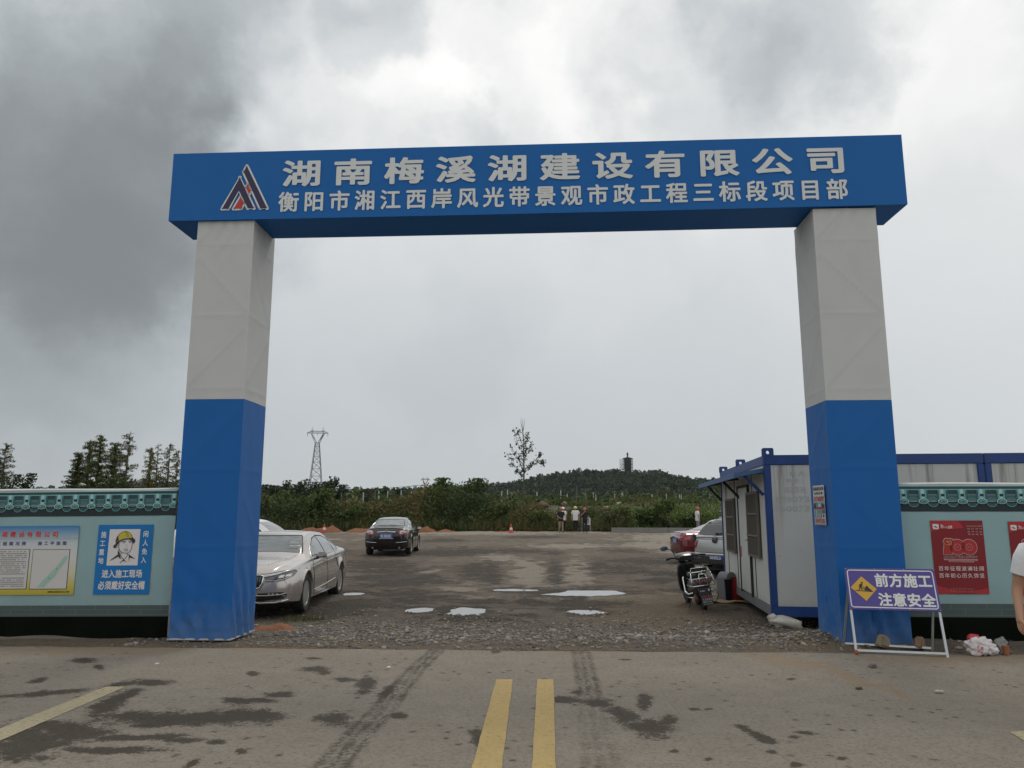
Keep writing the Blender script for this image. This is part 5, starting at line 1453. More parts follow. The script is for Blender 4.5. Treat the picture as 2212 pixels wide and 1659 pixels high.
def build_off_roader():
    sil = paint_mat('silver_grey_paint', (.40, .41, .415), .5, .36)
    h = 33; hd = Vector((math.cos(R(h)), math.sin(R(h)), 0)); left = Vector((-hd.y, hd.x, 0))
    corner = at(1497, 1180, 22.3); p = corner + hd * 2.28 - left * .86; p.z = gzf(0, 21.5) - .0
    c = Car('off_road_car', 'dusty silver-grey off-roader with black lower bumper, cut by the site cabin', SUV, sil, p, h, 1.0, 1.0, .98, wheels=(1.38, -1.33), wr=.365)
    c.wheels(6, width=.25, style='wide')
    dlo = [(.98, 1.08), (.62, 1.36), (.30, 1.54), (-.2, 1.60), (-1.2, 1.59), (-1.85, 1.50), (-2.02, 1.13)]
    cuts = [[(.90, 1.10), (.58, 1.36), (.28, 1.52), (-.02, 1.56), (-.04, 1.09)], [(-.10, 1.09), (-.08, 1.56), (-.95, 1.56), (-1.0, 1.11)], [(-1.06, 1.12), (-1.0, 1.56), (-1.78, 1.47), (-1.92, 1.15)]]
    c.side_glass(dlo, cuts, trim=BLACKP); c.doors([[(.98, 1.05), (1.0, .6), (.95, .4)], [(-.07, 1.07), (-.08, .4)], [(-1.03, 1.08), (-1.05, .8), (-1.0, .72)]], [(.05, .95), (-.92, .97)])
    c.patch('rear_window', 'rear', [(-.74, 1.19), (-.66, 1.30), (-.57, 1.46), (.57, 1.46), (.66, 1.30), (.74, 1.19), (.4, 1.165), (-.4, 1.165)], GLASS_DUST, .006)
    c.patch('upper_window_band', 'rear', [(-.56, 1.475), (-.50, 1.60), (.50, 1.60), (.56, 1.475)], mat('tinted_glass', (.012, .012, .014), .12, coat=.6), .008)
    c.strip('spoiler', 'rear', [(-.52, 1.625), (0, 1.66), (.52, 1.625)], .03, sil, .015)
    w = MB(); p1, n1 = c.hit('rear', -.02, 1.20); p2, n2 = c.hit('rear', -.42, 1.235)
    w.tube([p1 + n1 * .03, p2 + n2 * .02], .014, 8); w.box(tuple(p1 + n1 * .02), (.05, .09, .06), bev=.015); w.build('rear_wiper', BLACKP, c.root)
    c.strip('tailgate_band', 'rear', [(-.80, 1.115), (-.4, 1.125), (.4, 1.125), (.80, 1.115)], .035, sil, .0)
    c.strip('tailgate_gap', 'rear', [(-.78, 1.065), (0, 1.06), (.78, 1.065)], .007, GAP, .004); c.strip('tailgate_lower_gap', 'rear', [(-.70, .70), (.70, .70)], .006, GAP, .003)
    b = MB(); q1, m1 = c.hit('rear', 0, 1.03); b.lathe([(.001, 0), (.075, 0), (.08, -.02), (.001, -.022)], c=tuple(q1 + m1 * .025), axis='x', n=20); b.build('tailgate_handle', DARKL, c.root)
    for sd in (1, -1):
        k = [(sd * .62, 1.03), (sd * .78, 1.04), (sd * .845, 1.00), (sd * .83, .86), (sd * .76, .80), (sd * .68, .86)]
        t = c.patch('tail_light', 'rear', k, REDL, .012, fine=.05); c.patch('lamp_lens', 'rear', [(sd * .68, .96), (sd * .78, .96), (sd * .77, .88), (sd * .71, .88)], ORANGEL, .016, t, .05)
        c.patch('side_lamp', 'left' if sd > 0 else 'right', [(-2.26, 1.02), (-2.10, 1.03), (-2.16, .92), (-2.26, .86)], REDL, .010, t, .05)
        rr = MB(); rr.tube([(.2, sd * .60, 1.715), (.05, sd * .60, 1.76), (-1.4, sd * .58, 1.75), (-1.6, sd * .58, 1.69)], .016, 8); rr.build('roof_rail', BLACKP, c.root, smooth=True)
    c.strip('bumper_step', 'rear', [(-.84, .665), (-.4, .655), (.4, .655), (.84, .665)], .032, mat('bright_bumper', (.5, .5, .5), .4, .5), .012)
    c.patch('lower_bumper', 'rear', [(-.82, .60), (.82, .60), (.80, .44), (-.80, .44)], BLACKP, .012)
    b = MB(); b.box((-2.33, 0, .46), (.12, 1.55, .13), bev=.03); b.build('rear_guard', BLACKP, c.root)
    sp = MB(); sp.lathe([(.12, -.09), (.30, -.11), (.355, -.06), (.355, .06), (.30, .11), (.12, .09)], c=(-1.95, .0, .40), axis='z', n=28); sp.build('spare_wheel', RUBBER, c.root, smooth=40)
    b = MB(); b.tube([(-2.38, .35, .33), (-2.1, .35, .33)], .035, 12); b.build('exhaust', BLACKP, c.root)
    e = MB(); p1, n1 = c.hit('rear', 0, 1.118); e.lathe([(.035, 0), (.05, 0), (.05, .012), (.035, .012)], c=(p1.x - .045, 0, 1.118), axis='x', n=20); e.build('badge', CHROME, c.root)
    c.plate('rear', -.02, .575, '湘B B82L3')
    c.mirrors(.85, 1.07, sil)

def build_white():
    wh = paint_mat('white_paint', (.66, .66, .65), 0.0, .30)
    x = at(611, 1145, 24.5).x - 1.35
    p = Vector((x, 25.3, 0)); p.z = gzf(0, 25.3)
    c = Car('white_crossover', 'white crossover parked sideways behind the champagne silver sedan', SUV, wh, p, -4, .97, .99, .925, wheels=(1.38, -1.33), wr=.35)
    c.wheels(6, width=.23, style='wide')
    sz = .925
    dlo = [(.95, 1.0), (.62, 1.25), (.30, 1.41), (-.2, 1.485), (-1.1, 1.475), (-1.7, 1.36), (-1.95, 1.10), (-1.0, 1.02)]
    cuts = [[(.87, 1.01), (.58, 1.25), (.28, 1.40), (-.02, 1.445), (-.04, 1.01)], [(-.10, 1.01), (-.08, 1.45), (-.9, 1.44), (-1.0, 1.03)], [(-1.06, 1.04), (-.97, 1.435), (-1.65, 1.33), (-1.85, 1.10)]]
    c.side_glass(dlo, cuts, GLASS_SKY, BLACKP); c.doors([[(.95, .99), (1.0, .6), (.95, .4)], [(-.07, 1.0), (-.08, .4)]], [(.05, .88), (-.92, .9)])
    for v in ('left', 'right'): c.strip('rain_visor', v, [(.60, 1.26), (.28, 1.425), (-.2, 1.475), (-1.0, 1.46)], .024, BLACKP, .01)
    c.patch('windscreen', 'front', [(-.66, 1.10), (-.55, 1.46), (.55, 1.46), (.66, 1.10)], GLASS, .005)
    for sd in (1, -1):
        c.patch('headlight', 'front', [(sd * .45, .84), (sd * .72, .87), (sd * .78, .80), (sd * .50, .76)], DARKL, .01, None, .05)
        rr = MB(); rr.tube([(.3, sd * .60, 1.58), (.1, sd * .60, 1.63), (-1.3, sd * .58, 1.62), (-1.5, sd * .58, 1.55)], .016, 8); rr.build('roof_rail', BLACKP, c.root, smooth=True)
    c.mirrors(.82, 1.02, wh)
build_silver(); build_black(); build_red(); build_off_roader(); build_white()
# ------------------------------------------------------------------ site cabins
CTH = R(7.2)
ce = Vector((math.cos(CTH), -math.sin(CTH), 0)); cs = Vector((math.sin(CTH), math.cos(CTH), 0))
C0 = at(1668, 1333, 13.05); CZB = C0.z; C0.z = 0
def build_cabins():
    zt = at(1668, 983, 13.05).z
    def side(px, py):                                # on the long door side: distance along it, height
        p = on_plane(px, py, C0, ce) - C0; return p.dot(cs), p.z
    def face(px, py):
        p = on_plane(px, py, C0, cs) - C0; return p.dot(ce), p.z
    LEN = side(1556, 1055)[0]; WID = face(2130, 1000)[0] - .03
    def stained(q, b, tc):
        sp = q.n('ShaderNodeSeparateXYZ'); q.l(tc, sp.inputs[0])
        m = q.n('ShaderNodeMapping'); m.inputs['Scale'].default_value = (3.2, 3.2, .10); q.l(tc, m.inputs[0])
        st = q.noise(m.outputs[0], 2.2, 6, .7).outputs[0]
        drip = q.math('MULTIPLY', q.ss(st, .50, .68), q.ss(sp.outputs[2], .9, 2.6))
        col = q.mix(q.noise(tc, 1.6, 5, .6).outputs[0], (.45, .46, .445), (.53, .54, .52))
        col = q.mix(q.math('MULTIPLY', drip, .75), col, (.155, .140, .115))
        low = q.ss(q.math('ADD', sp.outputs[2], q.math('MULTIPLY', q.noise(tc, 4, 4, .6).outputs[0], .25)), .42, .12)
        col = q.mix(q.math('MULTIPLY', low, .6), col, (.30, .245, .15))
        sp2 = q.noise(tc, 26, 3, .6).outputs[0]
        col = q.mix(q.math('MULTIPLY', q.ss(sp2, .70, .76), .6), col, (.08, .075, .07))
        q.l(col, b.inputs['Base Color']); b.inputs['Roughness'].default_value = .55
    wall_m = surface_mat('stained_cabin_panel', stained)
    fblue = mat('cabin_frame_blue', (.010, .045, .185), .5, var=.3, scale=5, bump=.08); ablue = mat('awning_blue', (.045, .115, .25), .55, var=.2, scale=4)
    trim = mat('door_trim_black', (.02, .02, .022), .6); grey = mat('cabin_trim_grey', (.30, .31, .31), .6); base_m = mat('cabin_base_grey', (.13, .135, .14), .75, var=.3, scale=5)
    bar = mat('window_bar', (.13, .12, .10), .6, var=.2); gl = mat('cabin_window_glass', (.045, .038, .030), .2, spec=.7); fr_m = mat('window_frame_brown', (.11, .10, .085), .6)
    def cabin(label, origin, front_only):
        c = thing('site_cabin', label, 'cabin', origin, -CTH, 'white and blue site cabins')
        z0, z1 = CZB, zt; t = .11
        def fbox(name, x0, x1, y0, y1, a, b_, m=fblue, bev=.012):
            b = MB(); b.box(((x0 + x1) / 2, (y0 + y1) / 2, (a + b_) / 2), (x1 - x0, y1 - y0, b_ - a), bev=bev); return b.build(name, m, c)
        # steel frame
        for x in (0, WID - t):
            for y in (0, LEN - t):
                fbox('corner_post', x, x + t, y, y + t, z0 + .17, z1 - .17)
        for y in (0, LEN - t):
            fbox('top_rail', .0, WID, y, y + t, z1 - .17, z1); fbox('bottom_rail', .0, WID, y, y + t, z0, z0 + .17)
        for x in (0, WID - t):
            fbox('top_rail', x, x + t, t, LEN - t, z1 - .17, z1 - .003); fbox('bottom_rail', x + .003, x + t - .003, t, LEN - t, z0, z0 + .168, base_m)
        # panels and roof
        b = MB(); b.box((WID / 2, .045, (z0 + z1) / 2), (WID - 2 * t, .05, z1 - z0 - .34)); b.build('end_wall', wall_m, c)
        b = MB(); b.box((WID / 2, LEN - .045, (z0 + z1) / 2), (WID - 2 * t, .05, z1 - z0 - .34)); b.build('end_wall', wall_m, c)
        for x in (.045, WID - .045):
            b = MB(); b.box((x, LEN / 2, (z0 + z1) / 2), (.05, LEN - 2 * t, z1 - z0 - .34)); b.build('side_wall', wall_m, c)
        b = MB(); b.box((WID / 2, LEN / 2, z1 - .06), (WID - 2 * t, LEN - 2 * t, .05)); b.build('roof', mat('cabin_roof', (.35, .36, .36), .6), c)
        b = MB()
        for x in (.1, WID - .1):
            for y in (.1, LEN - .1): b.box((x, y, (z0 - .25) / 2 - .02), (.25, .25, z0 + .25 - .002 + .02))
        # lifting eyes on the corners, plate with a round hole
        for y in (0, LEN * .52, LEN - t):
            if front_only: continue
            n = 14; xc, zc, r = .075, z1 + .045, .030; W2, H2 = .095, .10
            outer = [(xc - W2, z1 - .05), (xc + W2, z1 - .05), (xc + W2, z1 + H2 + .055), (xc - W2, z1 + H2 + .055)]
            e = MB()
            ring = [(xc + r * math.cos(2 * PI * k / 24 + PI / 4), zc + r * math.sin(2 * PI * k / 24 + PI / 4)) for k in range(24)]
            sq = []
            for k in range(24):
                a = 2 * PI * k / 24 + PI / 4; cx, sx_ = math.cos(a), math.sin(a); s_ = 1 / max(abs(cx) / W2, abs(sx_) / .075)
                sq.append((xc + cx * s_, zc + sx_ * s_))
            for yy in (y - .006, y + .02):
                pass
            vs = [(p[0], y - .006, p[1]) for p in ring] + [(p[0], y - .006, p[1]) for p in sq] + [(p[0], y + .05, p[1]) for p in ring] + [(p[0], y + .05, p[1]) for p in sq]
            fs = []
            for k in range(24):
                j = (k + 1) % 24; fs += [(k, j, 24 + j, 24 + k), (48 + k, 72 + k, 72 + j, 48 + j), (k, 48 + k, 48 + j, j), (24 + k, 24 + j, 72 + j, 72 + k)]
            e.add(vs, fs); e.box((xc, y + .02, z1 - .01), (.19, .05, .02)); e.build('lifting_eye', fblue, c)
        if front_only: return c
        # door side (faces the lot)
        def opening(name, pts):
            ys = sorted((side(*pts[0])[0], side(*pts[1])[0])); return ys
        def window(x0p, x1p, top, bot):
            ya = side(x1p, (top + bot) / 2)[0]; yb = side(x0p, (top + bot) / 2)[0]
            zb_ = side(x1p, bot)[1]; zt_ = side(x1p, top)[1]
            w = MB(); w.box((.012, (ya + yb) / 2, (zb_ + zt_) / 2), (.03, yb - ya, zt_ - zb_)); win = w.build('window', gl, c)
            f = MB(); fw = .045
            for (y0, y1, a, b_) in ((ya, yb, zb_, zb_ + fw), (ya, yb, zt_ - fw, zt_), (ya, ya + fw, zb_ + fw, zt_ - fw), (yb - fw, yb, zb_ + fw, zt_ - fw)):
                f.box((-.012, (y0 + y1) / 2, (a + b_) / 2), (.05, y1 - y0, b_ - a))
            f.build('frame', fr_m, win)
            g = MB(); n = 13
            for k in range(1, n): g.box((-.03, ya + (yb - ya) * k / n, (zb_ + zt_) / 2), (.014, .016, zt_ - zb_ - .06))
            for k in (.33, .66): g.box((-.042, (ya + yb) / 2, zb_ + (zt_ - zb_) * k), (.012, yb - ya - .02, .03))
            g.build('security_bars', bar, win)
        window(1617, 1641, 1060, 1206); window(1571.5, 1589, 1076, 1195)
        ya, yb = side(1622, 1200)[0], side(1601, 1200)[0]
        zd0, zd1 = z0 + .19, side(1612, 1052)[1]
        d = MB(); d.box((.012, (ya + yb) / 2, (zd0 + zd1) / 2), (.04, yb - ya, zd1 - zd0), bev=.006); door = d.build('door', mat('cabin_door', (.50, .51, .49), .5, var=.15, scale=3), c)
        f = MB()
        for y in (ya - .025, yb + .025): f.box((.004, y, (zd0 + zd1) / 2), (.06, .04, zd1 - zd0 + .08))
        f.box((.004, (ya + yb) / 2, zd1 + .025), (.06, yb - ya, .04)); f.build('frame', trim, door)
        h = MB(); h.tube([(-.02, ya + .10, (zd0 + zd1) / 2), (-.06, ya + .10, (zd0 + zd1) / 2), (-.06, ya + .22, (zd0 + zd1) / 2 - .005)], .013, 8); h.build('handle', CHROME, door)
        s_ = MB()
        for y in (yb + .55, LEN - .75, ya - .35):
            s_.box((.016, y, (z0 + z1) / 2), (.012, .03, z1 - z0 - .36))
        s_.build('panel_joint', trim, c)
        n_ = MB()
        for (px, top, bot, w) in ((1620.5, 1118, 1136, .09), (1602, 1180, 1202, .12)):
            y, za = side(px, top); _, zb_ = side(px, bot); n_.box((-.014, y, (za + zb_) / 2), (.006, w, za - zb_))
        n_.build('notice', mat('pink_notice', (.34, .13, .10), .8, var=.4, scale=30), c)
        # awning on brackets
        yA, yB = .12, LEN + .12; zo, zi = side(1650, 1016)[1] - .05, side(1650, 1016)[1] + .03
        OUT = .46
        a = MB(); a.add([(-OUT, yA, zo), (-OUT, yB, zo), (.0, yB, zi), (.0, yA, zi), (-OUT, yA, zo - .035), (-OUT, yB, zo - .035), (.0, yB, zi - .035), (.0, yA, zi - .035)], [(0, 3, 2, 1), (4, 5, 6, 7), (0, 1, 5, 4), (1, 2, 6, 5), (2, 3, 7, 6), (3, 0, 4, 7)])
        aw = a.build('awning', mat('awning_sheet', (.36, .36, .34), .6), c)
        e = MB(); e.box((-OUT - .012, (yA + yB) / 2, zo - .03), (.03, yB - yA + .04, .09)); e.box((-OUT / 2, yA - .015, (zo + zi) / 2 - .025), (OUT + .05, .03, .07), Matrix.Rotation(-math.atan2(zi - zo, OUT), 3, 'Y')); e.build('edge_trim', ablue, aw)
        for k, y in enumerate((yA + .06, LEN * .5, LEN - .1)):
            br = MB(); br.tube([(-OUT * .72, y, zo + .0), (-.0, y, zo - .36)], .028, 6); br.tube([(-OUT * .9, y, zo - .03), (0, y, zi - .06)], .02, 6); br.build('bracket', fblue if k == 0 else trim, c)
        # faded painted numbers on the end wall
        fade = mat('faded_paint_grey', (.405, .412, .398), .7, var=.2, scale=18)
        F = Flat((C0 - cs * .0 + Vector((0, 0, 0)), ce, UP), -.017)
        F4 = lambda x, y: face((2500 + x / 1.951) * .553, (1700 + y / 1.951) * .553)
        def row(txt, x0, y0, x1, y1):
            a, b_ = F4(x0, y0); a2, b2 = F4(x1, y1); n = len(txt); p = (a2 - a) / n
            F.text(txt, a, b_, p * .8, b2 - b_, p, fade, 0, .012)
        row('水A', 1140, 312, 1275, 270); row('冰B:', 1110, 362, 1275, 325); row('租3元', 1110, 438, 1280, 390); row('139073', 1030, 510, 1300, 465); row('150073', 1030, 580, 1300, 535)
        F.build('faded_lettering', c)
        return c
    cabin('stained white cabin with blue frame, awning and barred windows, right behind the gate', C0, False)
    cabin('second white cabin with blue frame, showing above the right hoarding', C0 + ce * (WID + .004), True)
build_cabins()

# ------------------------------------------------------------------ bins, bags and litter
def build_litter():
    # dark swing-top bin
    p = lot(1571, 1297); b = MB()
    b.box((0, 0, .235), (.30, .26, .47), bev=.03, taper=.86)
    bn = thing('waste_bin', 'dark swing-top dustbin with grey hood by the cabin door', 'bin', p, .5)
    b.build('bucket', mat('bin_black', (.020, .021, .024), .5, var=.2), bn, smooth=40)
    h = MB(); n = 10; prof = [(-.14, .46)] + [(-.14 * math.cos(PI * k / n), .46 + .14 * math.sin(PI * k / n) * 1.0) for k in range(n + 1)] + [(.14, .46)]
    h.prism([(x, z) for x, z in prof[1:-1]], -.125, -.155); h.box((0, 0, .455), (.31, .28, .03), bev=.01)
    h.prism([(x * .93, z - .008) for x, z in prof[1:-1]], -.124, .13)
    h.build('hood', mat('bin_grey', (.15, .155, .16), .5, var=.15), bn, smooth=40)
    s = MB(); s.box((-.155, .0, .24), (.022, .24, .46), Matrix.Rotation(-.05, 3, 'Y'), bev=.008); s.build('side_panel', mat('bin_grey', (.15, .155, .16), .5), bn)
    p = lot(1592.5, 1298); r = thing('fire_bucket_bin', 'small red metal bin standing against the cabin by its door', 'bin', p, .12)
    b = MB(); b.box((0, 0, .235), (.215, .215, .47), bev=.02); b.build('bucket', mat('bin_red', (.22, .014, .014), .45, var=.25, scale=6), r, smooth=40)
    b = MB(); b.box((0, 0, .475), (.235, .235, .035), bev=.012); b.build('rim', mat('bin_red', (.22, .014, .014), .45), r, smooth=40)
    F = Flat((Vector((0, -.108, 0)), Vector((1, 0, 0)), UP), .002); w = mat('bin_mark', (.40, .30, .30), .6); bl = mat('bin_emblem', (.14, .16, .30), .6)
    F.ring(.0, .32, .024, .010, bl, 0, 18); F.text('消防器材', -.045, .265, .018, .022, .023, w, 0, .01); F.text('沙桶', -.026, .22, .022, .024, .028, w, 0, .01); F.rect(-.03, .19, .03, .205, w, 0)
    F.mb.build('lettering', F.mats, r, fix=False)
    # flattened board on the ground by the bins
    c = lot(1572, 1302); b = MB(); nx, ny = 14, 5; vs = []
    for j in range(ny + 1):
        for i in range(nx + 1):
            vs.append((-.48 + .96 * i / nx, -.13 + .26 * j / ny + .02 * math.sin(i * .9), .025 + .018 * math.sin(i * .8 + j) + .012 * math.sin(j * 2.0)))
    fs = [(j * (nx + 1) + i, j * (nx + 1) + i + 1, (j + 1) * (nx + 1) + i + 1, (j + 1) * (nx + 1) + i) for j in range(ny) for i in range(nx)]
    b.add(vs, fs); o = b.build('cardboard_mat', mat('worn_cardboard', (.32, .235, .13), .9, var=.3, scale=8), smooth=True); o.location = (c.x, c.y - .05, c.z + .01); o.rotation_euler = (0, 0, -.05)
    so = o.modifiers.new('thickness', 'SOLIDIFY'); so.thickness = .012
    tag(o, 'worn tan cardboard lying on the ground in front of the bins', 'cardboard')
    # translucent sack by the cabin
    p = lot(1697, 1358); b = MB(); b.blob((0, 0, .09), (.24, .11, .10), 3, .20, 4, flat=-.09); b.blob((-.20, .02, .14), (.08, .07, .07), 2, .3, 8)
    o = b.build('plastic_sack', mat('cloudy_plastic', (.46, .44, .38), .35, var=.15, scale=9, bump=.5, bscale=14), smooth=True); o.location = (p.x, p.y, p.z); o.rotation_euler = (0, .10, -.25); tag(o, 'cloudy white plastic sack lying on stones below the cabin corner', 'bag')
    # carrier bag and drinks bag at the right wall
    p = gnd(2122, 1416); bag = thing('carrier_bag', 'crumpled white and red carrier bag at the foot of the right hoarding', 'bag', p, -.1)
    wp = mat('bag_white', (.58, .55, .56), .4, var=.08, scale=12, bump=.6, bscale=16); rp = mat('bag_red', (.40, .02, .03), .4, var=.15)
    b = MB(); b.blob((-.03, 0, .10), (.15, .085, .11), 4, .27, 12, flat=-.10); b.blob((.11, .01, .06), (.075, .06, .06), 2, .35, 3, flat=-.06)
    b.build('body', wp, bag, smooth=True)
    b = MB(); b.blob((-.055, .03, .185), (.085, .06, .055), 2, .30, 5); b.build('red_flap', rp, bag, smooth=True)
    F = Flat((Vector((-.10, -.100, .10)), Vector((.94, 0, -.34)).normalized(), Vector((.30, .15, .94)).normalized()), .0)
    F.text('外卖', 0, 0, .035, .036, .042, rp, 0, .03); F.text('美味', .01, -.045, .03, .03, .036, rp, 0, .02); F.mb.build('lettering', F.mats, bag, fix=False)
    p = gnd(2166, 1413); d = thing('drinks_bag', 'clear plastic bag with an orange drink cup beside the white carrier bag', 'bag', p, .2)
    cm = mat('clear_film', (.34, .34, .32), .12, var=.1, scale=14, bump=.7, bscale=18, trans=.55, spec=.8)
    b = MB(); b.blob((0, 0, .085), (.085, .07, .10), 3, .32, 9, flat=-.085); b.build('film', cm, d, smooth=True)
    b = MB(); b.lathe([(.030, .0), (.040, .10), (.042, .105)], c=(-.02, -.075, .005)); b.build('cup', mat('cup_orange', (.34, .12, .06), .4, var=.3, scale=30), d, smooth=40)
    b = MB(); b.tube([(-.02, -.075, .08), (.06, -.07, .17), (.11, -.06, .15)], .006, 6); b.build('straw', BLACKP, d)
    # a few loose scraps and clods on the road
    for lab, px, py, r, col, nm in (('grey stone lying on the road right of the sign', 1886, 1441, .035, (.12, .115, .11), 'stone'), ('pale scrap lying on the road near the right edge', 2030, 1497, .03, (.38, .33, .28), 'scrap'), ('dark clod on the road right of the tyre marks', 1855, 1489, .022, (.07, .06, .05), 'clod'),
        ('tiny white paper scrap on the road left of the tyre mark', 840, 1443, .018, (.60, .60, .58), 'paper_scrap'), ('tiny white paper scrap on the road below the left pillar', 340, 1435, .017, (.60, .60, .58), 'paper_scrap')):
        p = gnd(px, py); b = MB(); b.blob((0, 0, r * .4), (r * 1.4, r, r * .6), 2, .25, px, flat=-r * .4)
        o = b.build(nm, mat('debris_%d' % px, col, .9, var=.2, scale=20)); o.location = p; tag(o, lab, 'litter' if 'paper' in nm or nm == 'scrap' else 'stone')
build_litter()

# ------------------------------------------------------------------ electric scooter seen from behind
def build_scooter():
    p = lot(1528, 1322); p.y += .22
    r = thing('electric_scooter', 'black electric scooter with chrome rear rack leaning on its stand', 'scooter', (p.x, p.y, p.z), R(91))
    r.rotation_euler = (R(-7.5), 0, R(91))
    blk = mat('scooter_black', (.011, .011, .012), .32, var=.2, coat=.4); matt = mat('scooter_matt', (.016, .016, .017), .6, var=.2)
    def wheel(x):
        T = MB(); T.lathe([(.13, -.035), (.19, -.045), (.225, -.028), (.232, 0), (.225, .028), (.19, .045), (.13, .035), (.13, -.035)], c=(x, 0, .232), axis='y', n=36); w = T.build('wheel', RUBBER, r, smooth=40)
        m = MB(); m.lathe([(.135, -.03), (.12, -.02), (.12, .02), (.135, .03)], c=(x, 0, .232), axis='y', n=32); m.lathe([(.001, -.05), (.055, -.045), (.06, 0), (.055, .045), (.001, .05)], c=(x, 0, .232), axis='y', n=20)
        for k in range(5):
            a = 2 * PI * k / 5; m.tube([(x + .05 * math.cos(a), 0, .232 + .05 * math.sin(a)), (x + .125 * math.cos(a), 0, .232 + .125 * math.sin(a))], .013, 6)
        m.build('rim', mat('scooter_rim', (.06, .06, .06), .4, .5), w, smooth=40)
    wheel(0.02); wheel(1.26)
    # tail: tapered shell above the rear wheel
    def loft(rows, name, m, parent=r, n=20, pw=2.6):
        V, F = [], []
        for (x, zc, hw, hh) in rows:
            for k in range(n):
                a = 2 * PI * k / n; c_, s_ = math.cos(a), math.sin(a)
                V.append((x, hw * math.copysign(abs(c_) ** (2 / pw), c_), zc + hh * math.copysign(abs(s_) ** (2 / pw), s_)))
        for i in range(len(rows) - 1):
            for k in range(n): F.append((i * n + k, i * n + (k + 1) % n, (i + 1) * n + (k + 1) % n, (i + 1) * n + k))
        F += [tuple(range(n)), tuple(range((len(rows) - 1) * n, len(rows) * n))]
        b = MB(); b.add(V, F); return b.build(name, m, parent, smooth=40)
    loft([(-.26, .50, .10, .055), (-.20, .505, .145, .085), (0, .50, .165, .12), (.25, .46, .165, .15), (.45, .44, .15, .16), (.55, .42, .12, .14)], 'tail_shell', blk)
    loft([(-.12, .66, .11, .05), (0, .675, .14, .055), (.25, .665, .145, .055), (.5, .65, .12, .05), (.58, .64, .09, .035)], 'seat', matt)
    loft([(.5, .27, .15, .05), (.7, .25, .16, .04), (.95, .25, .15, .04), (1.02, .30, .13, .06)], 'footboard', matt)
    # front shield and cowl
    b = MB(); rows = [(.30, .17), (.45, .20), (.65, .205), (.80, .18), (.92, .13)]; V = []
    for z, hw in rows:
        for k in range(9):
            t = -1 + 2 * k / 8; V.append((1.02 - (z - .30) * .17 + .07 * (1 - t * t), hw * t, z))
    F = [(i * 9 + k, i * 9 + k + 1, (i + 1) * 9 + k + 1, (i + 1) * 9 + k) for i in range(4) for k in range(8)]
    b.add(V, F); o = b.build('front_shield', blk, r, smooth=True); m = o.modifiers.new('t', 'SOLIDIFY'); m.thickness = .05
    b = MB(); b.tube([(1.26, 0, .24), (1.16, 0, .55), (.98, 0, .92)], [.03, .035, .04], 10); b.build('steering_column', matt, r, smooth=True)
    b = MB(); b.tube([(1.30, .0, .45), (1.22, .0, .50), (1.05, .0, .40)], [.03, .09, .02], 12); b.build('front_mudguard', blk, r, smooth=True)
    loft([(.78, .955, .15, .05), (.85, .97, .20, .075), (.95, .98, .21, .085), (1.06, .97, .17, .08), (1.12, .94, .10, .05)], 'handlebar_cowl', blk)
    F_ = Flat((Vector((.842, 0, .985)), Vector((0, -1, 0)), Vector((.45, 0, .9)).normalized()), .006); scr = mat('instrument_glass', (.24, .25, .27), .12, .2, coat=.8)
    F_.poly([(-.13, -.01), (-.09, -.035), (.09, -.035), (.13, -.01), (.10, .04), (.05, .062), (-.05, .062), (-.10, .04)], scr); F_.mb.build('dashboard', F_.mats, r, fix=False)
    st = Flat((Vector((.80, 0, .90)), Vector((0, -1, 0)), UP), .0); st.rect(-.03, -.012, .03, .014, mat('sticker_paper', (.52, .52, .51), .7)); st.mb.build('sticker', st.mats, r, fix=False)
    lk = Flat((Vector((.975, -.06, .74)), Vector((0, -1, 0)), UP), .0); lk.ring(0, 0, .017, .010, CHROME, 0, 16); lk.mb.build('ignition_lock', lk.mats, r, fix=False)
    for s in (1, -1):
        b = MB(); b.tube([(.90, s * .17, .965), (.86, s * .30, .985), (.83, s * .40, .97)], .016, 8); g = b.build('handlebar', matt, r, smooth=True)
        b = MB(); b.tube([(.845, s * .30, .985), (.82, s * .41, .968)], .021, 10); b.build('grip', RUBBER, g, smooth=True)
        b = MB(); b.tube([(.89, s * .29, .995), (.90, s * .36, .975), (.88, s * .43, .96)], .008, 6); b.build('brake_lever', CHROME, g, smooth=True)
        b = MB(); b.tube([(.90, s * .20, 1.02), (.91, s * .23, 1.10), (.90, s * .245, 1.24 if s < 0 else 1.14), (.90, s * (.25 if s < 0 else .36), 1.28 if s < 0 else 1.17)], .009, 6); mi = b.build('mirror_stalk', matt, r, smooth=True)
        c = Vector((.895, s * (.25 if s < 0 else .40), 1.33 if s < 0 else 1.19))
        b = MB(); b.lathe([(.001, 0), (.055, .003), (.066, .012), (.062, .03), (.03, .045), (.001, .048)], axis='x', n=24); b.v = [(c.x + x, c.y + y * (1.25 if s > 0 else .85), c.z + z * (.7 if s > 0 else 1.15)) for x, y, z in b.v]; b.build('mirror', matt, mi, smooth=40)
        b = MB(); b.lathe([(.001, -.002), (.054, -.001), (.056, .004)], axis='x', n=24); b.v = [(c.x + x, c.y + y * (1.25 if s > 0 else .85), c.z + z * (.7 if s > 0 else 1.15)) for x, y, z in b.v]; b.build('mirror_glass', mat('mirror_glass', (.35, .36, .36), .08, .9), mi)
    # chrome rack: a cage behind the seat
    K = MB(); q = .012
    loop = lambda z, x0, x1, hw: [(x1, -hw, z), (x0 + .04, -hw, z), (x0, -hw + .04, z), (x0, hw - .04, z), (x0 + .04, hw, z), (x1, hw, z)]
    K.tube(loop(.50, -.30, .10, .225), q, 8); K.tube(loop(.745, -.17, .10, .19), q * 1.15, 8); K.tube(loop(.63, -.26, .08, .215), q * .8, 8)
    for y in (-.2, .2): K.tube([(-.27, y * 1.08, .50), (-.23, y * 1.04, .63), (-.14, y * .92, .745)], q, 8)
